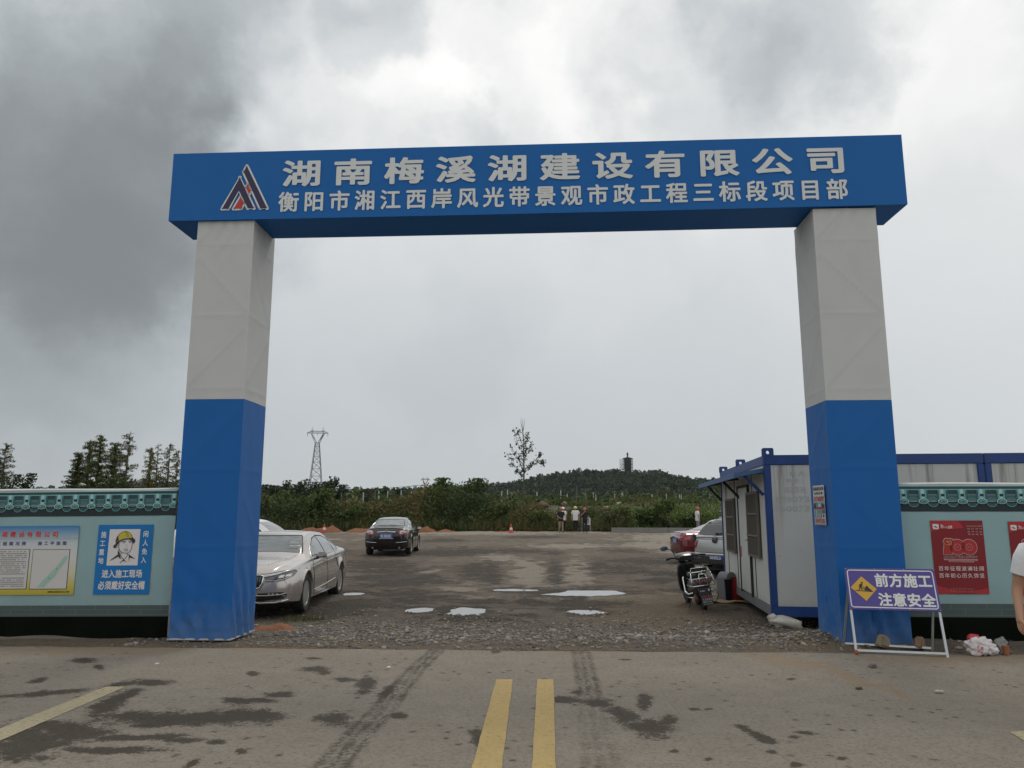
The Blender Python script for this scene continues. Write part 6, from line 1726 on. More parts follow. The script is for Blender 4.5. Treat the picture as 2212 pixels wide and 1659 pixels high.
    K.tube([(-.30, -.07, .50), (-.285, -.07, .66), (-.25, -.055, .71), (-.25, .055, .71), (-.285, .07, .66), (-.30, .07, .50)], q, 8)
    K.tube([(-.17, -.19, .745), (-.13, -.16, .82), (-.12, .16, .82), (-.17, .19, .745)], q * .7, 8)
    K.build('rear_rack', CHROME, r, smooth=True)
    b = MB(); b.box((-.10, 0, .77), (.05, .30, .12), Matrix.Rotation(.25, 3, 'Y'), bev=.02); b.build('backrest', matt, r, smooth=40)
    for s in (1, -1):
        t = MB(); t.tube([(-.05, s * .17, .36), (.05, s * .24, .33), (.25, s * .25, .36), (.42, s * .22, .60), (.45, s * .20, .63)], .016, 8); t.tube([(-.10, s * .20, .27), (.16, s * .25, .27)], .012, 8); t.build('crash_bar', CHROME, r, smooth=True)
    # rear lamps and toolbox cover under the rack
    b = MB(); b.box((-.245, 0, .585), (.06, .34, .11), Matrix.Rotation(.18, 3, 'Y'), bev=.02); tl = b.build('tail_light', mat('scooter_lamp', (.085, .065, .055), .25, var=.6, scale=30, coat=.6), r, smooth=40)
    b = MB()
    for s in (1, -1): b.tube([(-.285, s * .13, .615), (-.29, s * .12, .57), (-.29, s * .03, .565), (-.287, s * .02, .60)], .012, 6)
    b.build('lamp_tube', mat('amber_red_lamp', (.36, .085, .045), .3), tl, smooth=True)
    # mudguard with the printed advertising plate
    b = MB(); b.add([(-.27, -.13, .46), (-.27, .13, .46), (-.33, .105, .28), (-.33, -.105, .28), (-.36, .09, .13), (-.36, -.09, .13)], [(0, 1, 2, 3), (3, 2, 4, 5)]); o = b.build('rear_mudguard', blk, r); m = o.modifiers.new('t', 'SOLIDIFY'); m.thickness = .02
    A = Vector((0, -1, 0)); B = Vector((-.36, 0, .13)) - Vector((-.33, 0, .28)); B = -B.normalized()
    pl = thing('plate', '', '') if False else None
    b = MB(); ctr = Vector((-.357, 0, .235)); b.box(tuple(ctr), (.008, .22, .20), Matrix.Rotation(.196, 3, 'Y'), bev=.003); plate = b.build('advert_plate', mat('plate_black', (.015, .015, .016), .5), r)
    F = Flat((ctr + Vector((-.006, .0, 0)), A, Matrix.Rotation(.196, 3, 'Y') @ UP), .001); red = mat('plate_red', (.40, .045, .07), .6); w = mat('plate_pale', (.42, .42, .42), .6)
    F.text('老张专卖店', -.098, .045, .036, .044, .040, red, 0, .03); F.text('扎实跑更远', -.085, -.005, .034, .040, .038, w, 0, .02); F.text('18627701451', -.09, -.045, .014, .030, .0165, w, 0, .02); F.text('15173401628', -.09, -.082, .014, .022, .0165, w, 0, .01)
    F.mb.build('lettering', F.mats, plate, fix=False)
    F = Flat((Vector((-.292, 0, .40)), A, Vector((.28, 0, .95)).normalized()), .012); F.disc(-.085, 0, .012, .012, w, 0, 12); F.rect(-.065, -.010, -.005, .008, w, 0); F.disc(.075, .01, .020, .026, w, 0, 12); F.mb.build('emblem', F.mats, r, fix=False)
    b = MB(); b.tube([(.30, .12, .25), (.26, .20, .10), (.24, .26, .012)], .013, 6); b.tube([(.24, .26, .014), (.20, .28, .012)], .016, 6); b.build('side_stand', matt, r)
    b = MB(); b.tube([(-.10, -.10, .36), (-.14, -.24, .38), (-.15, -.28, .28), (-.10, -.24, .16), (0, -.12, .14)], .007, 6); b.build('charging_cable', matt, r, smooth=True)
    b = MB(); b.tube([(.05, .09, .30), (-.05, .11, .22), (.02, .08, .14)], [.05, .06, .04], 10); b.build('side_cover', mat('scooter_brown', (.07, .035, .03), .5), r, smooth=True)
build_scooter()

# ------------------------------------------------------------------ people
SKIN = mat('skin', (.34, .175, .105), .55, var=.10, scale=9)
def skin_mesh(name, verts, edges, rad, m, parent, levels=1, root=0):
    me = bpy.data.meshes.new('rig'); me.from_pydata([tuple(v) for v in verts], edges, []); me.update()
    o = bpy.data.objects.new('rig', me); COL.objects.link(o)
    md = o.modifiers.new('skin', 'SKIN'); md.use_smooth_shade = True
    lay = me.skin_vertices[0].data
    for i, r in enumerate(rad):
        lay[i].radius = (r, r) if not isinstance(r, tuple) else r
        lay[i].use_root = (i == root)
    if levels:
        sb = o.modifiers.new('sub', 'SUBSURF'); sb.levels = levels; sb.render_levels = levels
    nm = bpy.data.meshes.new_from_object(o.evaluated_get(bpy.context.evaluated_depsgraph_get()))
    bpy.data.objects.remove(o); bpy.data.meshes.remove(me)
    nm.name = name; nm.materials.clear(); nm.materials.append(m)
    nm.polygons.foreach_set('use_smooth', [True] * len(nm.polygons))
    ob = bpy.data.objects.new(name, nm); COL.objects.link(ob); ob.parent = parent
    return ob
def person(label, loc, facing, shirt, trousers, helmet=None, pose=None, s=1.0, hair=True, shoes=(.05, .04, .035), group=None, detail=1):
    """facing: degrees turned from looking at the camera"""
    root = thing('person', label, 'person', loc, R(facing), group)
    J = {'pelvis': (0, 0, .93), 'waist': (0, 0, 1.07), 'chest': (0, .0, 1.26), 'uchest': (0, .01, 1.39), 'neck': (0, .005, 1.49), 'hbase': (0, -.012, 1.555), 'hmid': (0, -.018, 1.625), 'htop': (0, -.005, 1.70)}
    for k, sg in (('L', 1), ('R', -1)):
        J.update({'sh' + k: (sg * .185, .01, 1.415), 'el' + k: (sg * .245, .03, 1.13), 'wr' + k: (sg * .25, -.03, .885), 'hip' + k: (sg * .09, 0, .88), 'kn' + k: (sg * .105, -.015, .49), 'an' + k: (sg * .11, .02, .09), 'to' + k: (sg * .125, -.14, .035)})
    J.update(pose or {})
    J = {k: Vector(v) * s for k, v in J.items()}
    Rd = {'pelvis': .125, 'waist': .118, 'chest': .125, 'uchest': .092, 'neck': .050, 'hbase': .066, 'hmid': .086, 'htop': .062, 'sh': .056, 'el': .043, 'wr': .029, 'hip': .088, 'kn': .058, 'an': .040, 'to': .034}
    rad_of = lambda k: Rd.get(k, Rd.get(k[:-1], .05)) * s
    names = list(J); idx = {k: i for i, k in enumerate(names)}
    V = [J[k] for k in names]; rad = [rad_of(k) for k in names]
    E = [('pelvis', 'waist'), ('waist', 'chest'), ('chest', 'uchest'), ('uchest', 'neck'), ('neck', 'hbase'), ('hbase', 'hmid'), ('hmid', 'htop')]
    for k in 'LR': E += [('uchest', 'sh' + k), ('sh' + k, 'el' + k), ('el' + k, 'wr' + k), ('pelvis', 'hip' + k), ('hip' + k, 'kn' + k), ('kn' + k, 'an' + k), ('an' + k, 'to' + k)]
    E = [(idx[a], idx[b]) for a, b in E]
    def addv(v, r, frm):
        V.append(v); rad.append(r); E.append((frm, len(V) - 1)); return len(V) - 1
    # nose and ears grow from the head
    addv(J['hmid'] + Vector((0, -.104, -.022)) * s, .013 * s, idx['hmid'])
    for sg in (1, -1): addv(J['hmid'] + Vector((sg * .092, .012, -.01)) * s, .015 * s, idx['hmid'])
    # hands: a palm, four curled fingers of different length and a thumb from the side of the palm
    for k, sg in (('L', 1), ('R', -1)):
        d = (J['wr' + k] - J['el' + k]).normalized()
        fwd = Vector((0, -1, 0)); fwd = (fwd - d * fwd.dot(d)).normalized()
        inn = fwd.cross(d).normalized()
        if inn.dot(Vector((-sg, 0, 0))) < 0: inn = -inn                        # palm normal towards the body
        pm = addv(J['wr' + k] + d * .055 * s, (.030 * s), idx['wr' + k])
        for f, (off, ln) in enumerate(((.030, .066), (.010, .075), (-.011, .070), (-.031, .055))):
            b = J['wr' + k] + (d * .095 + fwd * off) * s
            i0 = addv(b, .0105 * s, pm)
            i1 = addv(b + (d * ln * .5 + inn * ln * .10) * s, .0092 * s, i0)
            i2 = addv(b + (d * ln * .82 + inn * ln * .42) * s, .0085 * s, i1)
            addv(b + (d * ln * .90 + inn * ln * .74) * s, .0075 * s, i2)
        t0 = addv(J['wr' + k] + (d * .038 + fwd * .034 + inn * .008) * s, .0125 * s, pm)
        t1 = addv(J['wr' + k] + (d * .070 + fwd * .050 + inn * .022) * s, .0105 * s, t0)
        addv(J['wr' + k] + (d * .098 + fwd * .046 + inn * .034) * s, .009 * s, t1)
    skin_mesh('body', V, E, rad, SKIN, root, detail)
    def garment(name, chain_names, edges, rr, m, rootname, lv=1):
        ix = {k: i for i, k in enumerate(chain_names)}
        return skin_mesh(name, [chain_names[k] for k in chain_names], [(ix[a], ix[b]) for a, b in edges], [rr[k] * s for k in chain_names], m, root, lv, ix[rootname])
    # shirt with short sleeves
    b = MB(); n = 28
    rings = [(J['pelvis'] + Vector((0, 0, -.125)) * s, .176, .142), (J['pelvis'] + Vector((0, 0, -.12)) * s, .188, .152), (J['pelvis'], .184, .148), (J['waist'], .176, .142), (J['chest'], .190, .146), (J['uchest'] + Vector((0, 0, -.03)) * s, .196, .130),
             (J['uchest'] + Vector((0, 0, .025)) * s, .190, .122), (J['uchest'] + Vector((0, 0, .068)) * s, .150, .106), (J['uchest'] + Vector((0, 0, .095)) * s, .098, .084), (J['neck'] + Vector((0, .002, .006)) * s, .066, .066), (J['neck'] + Vector((0, .002, .012)) * s, .060, .060)]
    vs = []
    for i, (c, rx, ry) in enumerate(rings):
        for j in range(n):
            t = 2 * PI * j / n; fold = 1 + (.022 * math.sin(5 * t + i * .9) + .014 * math.sin(9 * t - i * 1.7)) * (1 if 0 < i < 6 else 0)
            vs.append(c + Vector((rx * math.cos(t), ry * math.sin(t), 0)) * s * fold)
    b.add(vs, [(i * n + j, i * n + (j + 1) % n, (i + 1) * n + (j + 1) % n, (i + 1) * n + j) for i in range(len(rings) - 1) for j in range(n)])
    for k in 'LR':
        sh, el = J['sh' + k], J['el' + k]; ax = (el - sh); top = sh.lerp(J['uchest'], .62) + Vector((0, 0, .018)) * s
        b.tube([top, sh + Vector((0, 0, .004)) * s, sh.lerp(el, .14), sh.lerp(el, .36), sh.lerp(el, .60), sh.lerp(el, .605)], [.066 * s, .078 * s, .080 * s, .076 * s, .072 * s, .060 * s], 18)
    b.build('shirt', shirt, root, smooth=60)
    P = {'waistband': J['pelvis'] + Vector((0, 0, .06)) * s, 'pelvis': J['pelvis'] + Vector((0, 0, -.02)) * s}
    rr = {'waistband': .134, 'pelvis': .138}
    ee = [('waistband', 'pelvis')]
    for k in 'LR':
        P['hip' + k] = J['hip' + k] + Vector((0, 0, -.06)) * s; P['kn' + k] = J['kn' + k]; P['cuff' + k] = J['an' + k] + (J['an' + k] - J['kn' + k]).normalized() * .045 * s
        rr.update({'hip' + k: .103, 'kn' + k: .080, 'cuff' + k: .066}); ee += [('pelvis', 'hip' + k), ('hip' + k, 'kn' + k), ('kn' + k, 'cuff' + k)]
    garment('trousers', P, ee, rr, trousers, 'pelvis', 1)
    sm = mat('shoes_%02d' % int(shoes[0] * 100), shoes, .6, var=.2)
    for k in 'LR':
        a, t = J['an' + k], J['to' + k]; f = Vector((t.x - a.x, t.y - a.y, 0)).normalized() * s
        base = Vector((0, 0, min(a.z, t.z) - .035 * s))
        vs = [Vector((a.x, a.y, a.z - .045 * s)) - f * .04, Vector((a.x, a.y, a.z - .04 * s)) + f * .03, t + f * .0, t + f * .055]
        skin_mesh('shoe', vs, [(0, 1), (1, 2), (2, 3)], [.044 * s, .048 * s, .040 * s, .030 * s], sm, root, 1)
    h = J['hmid']
    if hair:
        b = MB(); n, kk = 20, 7; vs = []
        for i in range(kk + 1):
            el = PI / 2 * (1 - i / kk * 1.15)
            for j in range(n):
                a = 2 * PI * j / n; back = max(0, math.sin(a)); e2 = el - .35 * back * (i / kk)
                vs.append(h + Vector((.100 * math.cos(e2) * math.cos(a), .108 * math.cos(e2) * math.sin(a) + .010, .045 + .085 * math.sin(e2) - .02 * back * (i / kk))) * s)
        b.add(vs, [(i * n + j, i * n + (j + 1) % n, (i + 1) * n + (j + 1) % n, (i + 1) * n + j) for i in range(kk) for j in range(n)])
        b.build('hair', mat('black_hair', (.012, .011, .010), .6, var=.3, scale=60), root, smooth=True)
    if helmet is not None:
        b = MB(); n, kk = 24, 8; prof = []
        for i in range(kk + 1):
            e2 = PI / 2 * (1 - i / kk); prof.append((.128 * math.cos(e2) + .001, .128 * math.sin(e2)))
        prof += [(.148, -.012), (.150, -.018), (.130, -.016)]
        b.lathe(prof, n=n); b.v = [((x * .95) * s + h.x, (y * (1.14 if y < 0 else 1.06) + (-.012 if z < -.005 and y < 0 else 0)) * s + h.y, (z * .98 + .028) * s + h.z) for x, y, z in b.v]
        b.tube([Vector((h.x, h.y + y * s, h.z + (.030 + z) * s)) for y, z in ((-.13, .03), (-.09, .095), (0, .131), (.09, .095), (.125, .03))], .012 * s, 6)
        b.build('helmet', helmet, root, smooth=45)
    e = MB()
    for sg in (1, -1): e.blob(h + Vector((sg * .034, -.079, .006)) * s, (.012 * s, .008 * s, .007 * s), 1, 0)
    e.build('eyes', mat('eye_dark', (.02, .016, .014), .3), root)
    e = MB(); e.tube([h + Vector((x, -.083 + abs(x) * .25, -.058)) * s for x in (-.026, 0, .026)], .006 * s, 6); e.build('mouth', mat('lips', (.24, .085, .07), .5), root)
    e = MB()
    for sg in (1, -1): e.tube([h + Vector((sg * x, -.086, .026)) * s for x in (.018, .05)], .005 * s, 5)
    e.build('eyebrows', mat('black_hair', (.012, .011, .010), .6), root)
    return root
def build_people():
    white = mat('white_tshirt', (.62, .62, .64), .8, var=.05, scale=8, bump=.4, bscale=18); black = mat('black_tshirt', (.010, .010, .013), .85, var=.2); khaki = mat('khaki_trousers', (.25, .20, .145), .85, var=.12, scale=10, bump=.3, bscale=20)
    dark = mat('black_trousers', (.009, .009, .010), .85); jeans = mat('dark_jeans', (.014, .018, .030), .85)
    red = mat('helmet_red', (.42, .018, .020), .3, var=.06, coat=.5); yel = mat('site_helmet_yellow', (.55, .40, .10), .3, var=.06, coat=.5); wht = mat('helmet_white', (.64, .64, .63), .3, var=.04, coat=.5)
    p = lot(1212, 1151)
    person('person in red helmet, black polo and khaki trousers, hands held together in front', p, 6, black, khaki, red, {'elL': (.25, -.02, 1.14), 'wrL': (.12, -.20, 1.04), 'elR': (-.25, -.02, 1.14), 'wrR': (-.10, -.21, 1.03), 'knL': (.10, -.03, .49), 'knR': (-.11, -.06, .50), 'anR': (-.12, .10, .13), 'toR': (-.13, -.05, .04)}, 1.0)
    p = lot(1216.8, 1148)
    person('person in white helmet and white shirt half hidden behind the one in khaki trousers', p, 10, white, dark, wht, None, 1.02)
    p = lot(1243.5, 1149.5)
    person('person in yellow helmet, loose white T-shirt and black trousers looking at the camera', p, -14, white, dark, yel, {'elR': (-.27, .03, 1.14), 'wrR': (-.25, .0, .88), 'anL': (.07, .02, .09), 'anR': (-.07, .03, .09), 'toL': (.10, -.14, .035), 'toR': (-.10, -.12, .035)}, 1.05, shoes=(.20, .15, .10))
    p = lot(1263.5, 1152)
    person('person in red helmet, black T-shirt and dark jeans, one hand raised to the chin', p, 4, black, jeans, red, {'elR': (-.27, -.13, 1.22), 'wrR': (-.07, -.19, 1.44), 'anL': (.10, -.05, .09), 'toL': (.13, -.21, .035), 'anR': (-.09, .06, .11), 'toR': (-.10, -.09, .035)}, 1.0, shoes=(.26, .17, .15))
    p = lot(1508, 1150)
    person('person in red helmet and white T-shirt walking behind the wine red sedan', p, 100, white, mat('grey_trousers', (.20, .21, .24), .85), red, {'hmid': (.012, -.02, 1.625)}, 1.02)
    # the passer-by cut off by the right edge of the frame
    base = Vector((4.355, 6.25, 0)); f = R(172); M = Matrix.Rotation(-f, 3, 'Z')
    L = lambda px, py, y: tuple(M @ (at(px, py, y) - base))
    near = {'shL': L(2216, 1194, 6.28), 'elL': L(2196.5, 1273, 6.33), 'wrL': L(2203, 1327, 6.18)}
    person('person in white T-shirt cut off by the right frame edge, bare arm hanging', base, 172, white, mat('grey_trousers', (.20, .21, .24), .85), None, near, 1.0, detail=2)
build_people()

# ------------------------------------------------------------------ cones and the small far sign
def build_far_items():
    org = mat('cone_red', (.50, .055, .030), .5, var=.15, scale=6); wh = mat('cone_white', (.60, .58, .55), .5)
    def cone(px, py, lab):
        p = at(px, py, 56.0); p.z = gzf(0, 56.0)
        c = thing('traffic_cone', lab, 'traffic cone', p, .3, 'traffic cones at the far edge of the lot')
        b = MB(); b.lathe([(.15, .03), (.115, .20)], n=20); b.lathe([(.083, .36), (.035, .60), (.03, .62), (.001, .62)], n=20); b.build('cone_body', org, c, smooth=40)
        b = MB(); b.lathe([(.116, .20), (.084, .36)], n=20); b.build('white_band', wh, c, smooth=40)
        b = MB(); b.box((0, 0, .015), (.36, .36, .03), bev=.008); b.build('base', org, c)
    cone(700.5, 1142, 'red and white traffic cone beside the soil heaps on the left'); cone(1104, 1143.5, 'red and white traffic cone in the middle of the far edge')
    p = at(1266, 1146.5, 57.0); p.z = gzf(0, 57); s = thing('folding_sign', 'small white folding sign with black characters standing behind the group of people', 'sign', p, .1)
    st = mat('galvanised_steel', (.42, .44, .45), .42, .75); w = mat('sign_face_white', (.55, .55, .55), .6); ink = mat('black_ink', (.03, .03, .033), .7)
    b = MB(); b.box((0, -.10, .78), (.62, .02, .50), Matrix.Rotation(-.18, 3, 'X')); b.build('panel', w, s)
    A = Vector((1, 0, 0)); B = Matrix.Rotation(-.18, 3, 'X') @ UP
    F = Flat((Vector((0, -.112, .78)), A, B), .004); F.text('减速', -.26, .03, .22, .18, .28, ink, 0, .04); F.text('慢行', -.26, -.20, .22, .18, .28, ink, 0, .04); F.mb.build('lettering', F.mats, s, fix=False)
    for x in (-.30, .30):
        b = MB(); b.tube([(x, -.26, 0), (x, -.05, 1.02)], .016, 6); b.build('leg', st, s); b = MB(); b.tube([(x, .22, 0), (x, -.04, .95)], .014, 6); b.build('leg', st, s)
build_far_items()
# ------------------------------------------------------------------ vegetation
def leaf_mat(name):
    m = bpy.data.materials.new(name); m.use_nodes = True
    t = m.node_tree; q = NT(t); b = t.nodes['Principled BSDF']; out = t.nodes['Material Output']
    a = q.n('ShaderNodeAttribute'); a.attribute_name = 'col'
    tc = q.n('ShaderNodeTexCoord').outputs['Object']
    c = q.mix(q.math('MULTIPLY', q.noise(tc, 3, 3, .6).outputs[0], .5), a.outputs['Color'], (.035, .045, .014))
    q.l(c, b.inputs['Base Color']); b.inputs['Roughness'].default_value = .65; b.inputs['Specular IOR Level'].default_value = .25
    tr = q.n('ShaderNodeBsdfTranslucent'); q.l(c, tr.inputs[0])
    mx = q.n('ShaderNodeMixShader'); mx.inputs[0].default_value = .25
    q.l(b.outputs[0], mx.inputs[1]); q.l(tr.outputs[0], mx.inputs[2]); q.l(mx.outputs[0], out.inputs[0])
    return m
LEAF = leaf_mat('foliage')
BARK = mat('bark', (.085, .070, .055), .9, var=.3, scale=12, bump=.4)
def unit(v): return v / (np.linalg.norm(v, axis=-1, keepdims=True) + 1e-9)
def leaf_quads(C, size, asp=.5, up=.0, droop=None, g=rng):
    """diamond leaves at C; returns vertices (n*4,3) and faces"""
    n = len(C); size = np.broadcast_to(size, (n,))[:, None]
    u = unit(g.normal(size=(n, 3)) + (0 if droop is None else droop))
    w = unit(g.normal(size=(n, 3)) + np.array([0, 0, up]))
    v = unit(np.cross(w, u))
    V = np.stack([C - u * size, C + v * size * asp, C + u * size, C - v * size * asp], 1).reshape(-1, 3)
    return V, np.arange(n * 4).reshape(n, 4)
def blades(C, h, w, lean=.35, g=rng):
    n = len(C); a = g.uniform(0, 2 * PI, n); d = np.stack([np.cos(a), np.sin(a), 0 * a], -1)
    l = g.normal(0, lean, (n, 2)); top = C + np.concatenate([l * h[:, None], h[:, None]], 1)
    mid = C + np.concatenate([l * h[:, None] * .35, h[:, None] * .55], 1)
    V = np.stack([C - d * w[:, None], mid + d * w[:, None] * .2 - d * w[:, None], top, mid + d * w[:, None]], 1).reshape(-1, 3)
    return V, np.arange(n * 4).reshape(n, 4)
def merge(parts):
    V, F, Cc, o = [], [], [], 0
    for v, f, c in parts:
        V.append(v); F.append(f + o); Cc.append(np.repeat(c, 4, 0) if len(c) * 4 == len(v) else c); o += len(v)
    return np.concatenate(V), np.concatenate(F), np.concatenate(Cc)
def shades(n, pal, g=rng, j=.25):
    pal = np.array(pal); return pal[g.integers(0, len(pal), n)] * g.uniform(1 - j, 1 + j, (n, 1))
GREEN = [(0.0549, 0.0952, 0.0244), (0.0756, 0.1196, 0.0317), (0.0415, 0.0708, 0.0207), (0.1074, 0.1366, 0.0415), (0.0915, 0.0903, 0.0317)]
DARKG = [(0.0268, 0.0512, 0.0159), (0.0403, 0.0683, 0.0207), (0.0537, 0.0805, 0.0256), (0.0342, 0.0512, 0.0195)]
BRIGHT = [(0.1403, 0.2257, 0.0512), (0.1159, 0.1952, 0.0464), (0.1830, 0.2318, 0.0671)]
OLIVE = [(0.1647, 0.1464, 0.0561), (0.1830, 0.1464, 0.0634), (0.1122, 0.1171, 0.0427), (0.1403, 0.1000, 0.0439)]
HILLG = [(.016, .036, .020), (.024, .047, .024), (.012, .027, .017), (.034, .060, .027)]

BY = 62.0
def bank_z(x, y):
    """overgrown bank behind the lot"""
    x = np.asarray(x, float); y = np.asarray(y, float)
    h = .36 + 2.3 * sstep(y, 63, 80) * (.55 + .45 * sstep(x, -6, 4)) + .3 * sstep(y, 90, 140)
    return h + (fbm(x * .12, y * .12, 71, 4) - .5) * 1.1 * sstep(y, 60, 74) * (1 - sstep(y, 150, 190))
def build_bank():
    xs = np.linspace(-75, 70, 160); ys = np.concatenate([np.linspace(58.3, 90, 50), np.linspace(92, 200, 30)])
    def sh(q, b, tc):
        n = q.noise(tc, .25, 6, .65).outputs[0]; n2 = q.noise(tc, 2.5, 5, .7).outputs[0]
        c = q.mix(q.ss(n, .35, .65), (.030, .042, .014), (.075, .080, .032)); c = q.mix(q.math('MULTIPLY', q.ss(n2, .55, .75), .6), c, (.13, .085, .04))
        q.l(c, b.inputs['Base Color']); b.inputs['Roughness'].default_value = .95
    grid(xs, ys, bank_z, 'bank', surface_mat('bank_earth', sh), None)
    # ground cover: weeds, reeds and low scrub along the whole edge
    prof = np.array([(380, 1082), (560, 1076), (640, 1082), (700, 1070), (760, 1088), (860, 1086), (910, 1068), (990, 1064), (1060, 1076), (1110, 1096), (1200, 1104), (1300, 1104), (1400, 1098), (1440, 1092), (1500, 1106), (1560, 1110), (1800, 1100)], float)
    def htop(x, y):
        px = PW / 2 + FPX * x / (y * 1.0)
        return 1.65 + (1111 - np.interp(px, prof[:, 0], prof[:, 1])) * y / FPX * 1.0
    n = 92000; g = np.random.default_rng(5)
    x = g.uniform(-30, 22, n); y = 58.6 + g.power(1.0, n) * 6.5; base = bank_z(x, y)
    lump = fbm(x * .55, y * .55, 81, 4); H = (htop(x, y) - base) * sstep(y, 58.0, 61.5) * (.45 + 1.05 * lump)
    H = np.maximum(H, .25); u = g.random(n) ** .55; C = np.stack([x, y, base + H * u], -1)
    col = shades(n, GREEN, g)
    sp = fbm(x * .35 + 9, y * .35, 91, 4); sel = sp > .56; col[sel] = shades(sel.sum(), OLIVE, g)
    sel = sp < .40; col[sel] = shades(sel.sum(), DARKG, g)
    sel = (x > 8) & (fbm(x * .4, y * .4, 17, 3) > .42) & (u > .5); col[sel] = shades(sel.sum(), BRIGHT, g)
    V1, F1 = leaf_quads(C, g.uniform(.05, .17, n), .45, .6, None, g)
    m = 26000; x = g.uniform(-30, 24, m); y = g.uniform(58.5, 68, m); base = bank_z(x, y); fz = fbm(x * .5, y * .5, 23, 3)
    h = (.35 + 1.0 * fz) * g.uniform(.6, 1.3, m); B = np.stack([x, y, base + np.maximum(0, (htop(x, y) - base) * .55 * sstep(y, 59.5, 63) * fz)], -1)
    c2 = shades(m, OLIVE + GREEN, g); sel = x > 9; c2[sel] = shades(sel.sum(), BRIGHT + GREEN, g)
    V2, F2 = blades(B, h, g.uniform(.012, .035, m), .3, g)
    V, F, Cc = merge([(V1, F1, col), (V2, F2, c2)])
    o = mesh_np('undergrowth', V, F, LEAF, attrs={'col': Cc}); tag(o, 'mass of weeds and low scrub along the far edge of the lot', 'undergrowth', kind='stuff')
    # rough grass on the bank and field behind
    m = 42000; x = g.uniform(-60, 48, m); y = 66 + 70 * g.random(m) ** 1.6; base = bank_z(x, y); fz = fbm(x * .25, y * .25, 43, 4)
    c3 = shades(m, GREEN + OLIVE, g); sel = (x > 9) & (y < 85); c3[sel] = shades(sel.sum(), BRIGHT + BRIGHT + GREEN, g); sel = (fz > .56); c3[sel] = shades(sel.sum(), OLIVE, g)
    for px_, Y_ in ((1136, 72), (1221, 80), (1304, 74), (1311, 75), (1337, 78), (1537, 72), (1487, 67), (1174, 78)):
        bx_ = (px_ - PW / 2) * Y_ / FPX; fz = np.where((np.abs(x - bx_) < 1.2) & (y < Y_) & (y > Y_ - 7), -.25, fz)
    V3, F3 = blades(np.stack([x, y, base - .05], -1), np.maximum(.08, .3 + .8 * fz) * g.uniform(.5, 1.3, m), g.uniform(.02, .06, m) * (y / 70), .4, g)
    k = 24000; x = g.uniform(-70, 55, k); y = g.uniform(68, 165, k); base = bank_z(x, y); lp = fbm(x * .16, y * .16, 47, 4)
    z = base + np.maximum(0, lp - .42) * 7.5 * g.random(k) ** .6
    V4, F4 = leaf_quads(np.stack([x, y, z], -1), g.uniform(.12, .34, k), .5, .6, None, g); c4 = shades(k, GREEN + DARKG, g)
    V, F, Cc = merge([(V3, F3, c3), (V4, F4, c4)])
    o = mesh_np('rough_grass', V, F, LEAF, attrs={'col': Cc}); tag(o, 'rough grass and scrub covering the bank and field behind the lot', 'grass', kind='stuff')
    # grass tuft by the silver sedan
    p = lot(655, 1340); m = 420; a = g.uniform(0, 2 * PI, m); r_ = np.sqrt(g.random(m)); C = np.stack([p.x + .38 * r_ * np.cos(a), p.y + .22 * r_ * np.sin(a), np.full(m, p.z - .02)], -1)
    V, F = blades(C, g.uniform(.04, .14, m), g.uniform(.003, .006, m), .5, g)
    o = mesh_np('grass_tuft', V, F, LEAF, attrs={'col': np.repeat(shades(m, [(.10, .115, .035), (.13, .12, .05), (.07, .085, .028)], g), 4, 0)}); tag(o, 'small yellowish grass tuft between the silver sedan and the gravel', 'grass')
build_bank()

def tree(name, label, cat, base, h, crown, n, pal, leaf, seed, group=None, trunk_r=.12, limbs=7, lobes=9, clear=.25, asp=.5, dark=None, shell=.55):
    """broadleaf tree or bush: trunk with limbs, each ending in a ragged clump of leaves"""
    g = np.random.default_rng(seed); r = random.Random(seed)
    t = thing(name, label, cat, base, 0, group)
    cw, ch = crown; T = MB(); top = h * .8
    T.tube([(0, 0, -.2), (r.uniform(-.03, .03) * h, 0, h * .3), (r.uniform(-.05, .05) * h, r.uniform(-.03, .03) * h, top)], [trunk_r, trunk_r * .8, trunk_r * .25], 7)
    ctr = []
    for k in range(lobes):
        a = 2 * PI * k / lobes + r.uniform(-.5, .5); zz = clear + (1 - clear) * (k + .5) / lobes
        rad = cw * .5 * r.uniform(.25, .75) * (1 - .55 * abs(zz - .5 - clear * .4) * 1.4)
        ctr.append((rad * math.cos(a), rad * math.sin(a), h * zz * r.uniform(.92, 1.0)))
    for c in ctr[:limbs]: T.tube([(0, 0, c[2] * .55), (c[0] * .5, c[1] * .5, c[2] * .8), c], [trunk_r * .5, trunk_r * .3, trunk_r * .1], 5)
    T.build('trunk', BARK, t)
    ctr = np.array(ctr); idx = g.integers(0, lobes, n)
    d = unit(g.normal(size=(n, 3))); rr = g.random(n) ** shell
    sz = np.stack([cw * .27 * np.ones(n), cw * .27 * np.ones(n), ch * .20 * np.ones(n)], -1) * g.uniform(.75, 1.25, (lobes, 1))[idx]
    C = ctr[idx] + d * sz * rr[:, None]
    C[:, 2] = np.clip(C[:, 2], .02, h * 1.02)
    keep = fbm(C[:, 0] * 2.4 / cw * 3 + seed, C[:, 2] * 2.4 / ch * 3, seed, 3) + .35 * g.random(n) > .46
    C = C[keep]; c = shades(len(C), pal, g)
    V, F = leaf_quads(C, g.uniform(.6, 1.3, len(C)) * leaf, asp, .5, None, g)
    mesh_np('crown', V, F, LEAF, t, attrs={'col': np.repeat(c, 4, 0)})
    return t
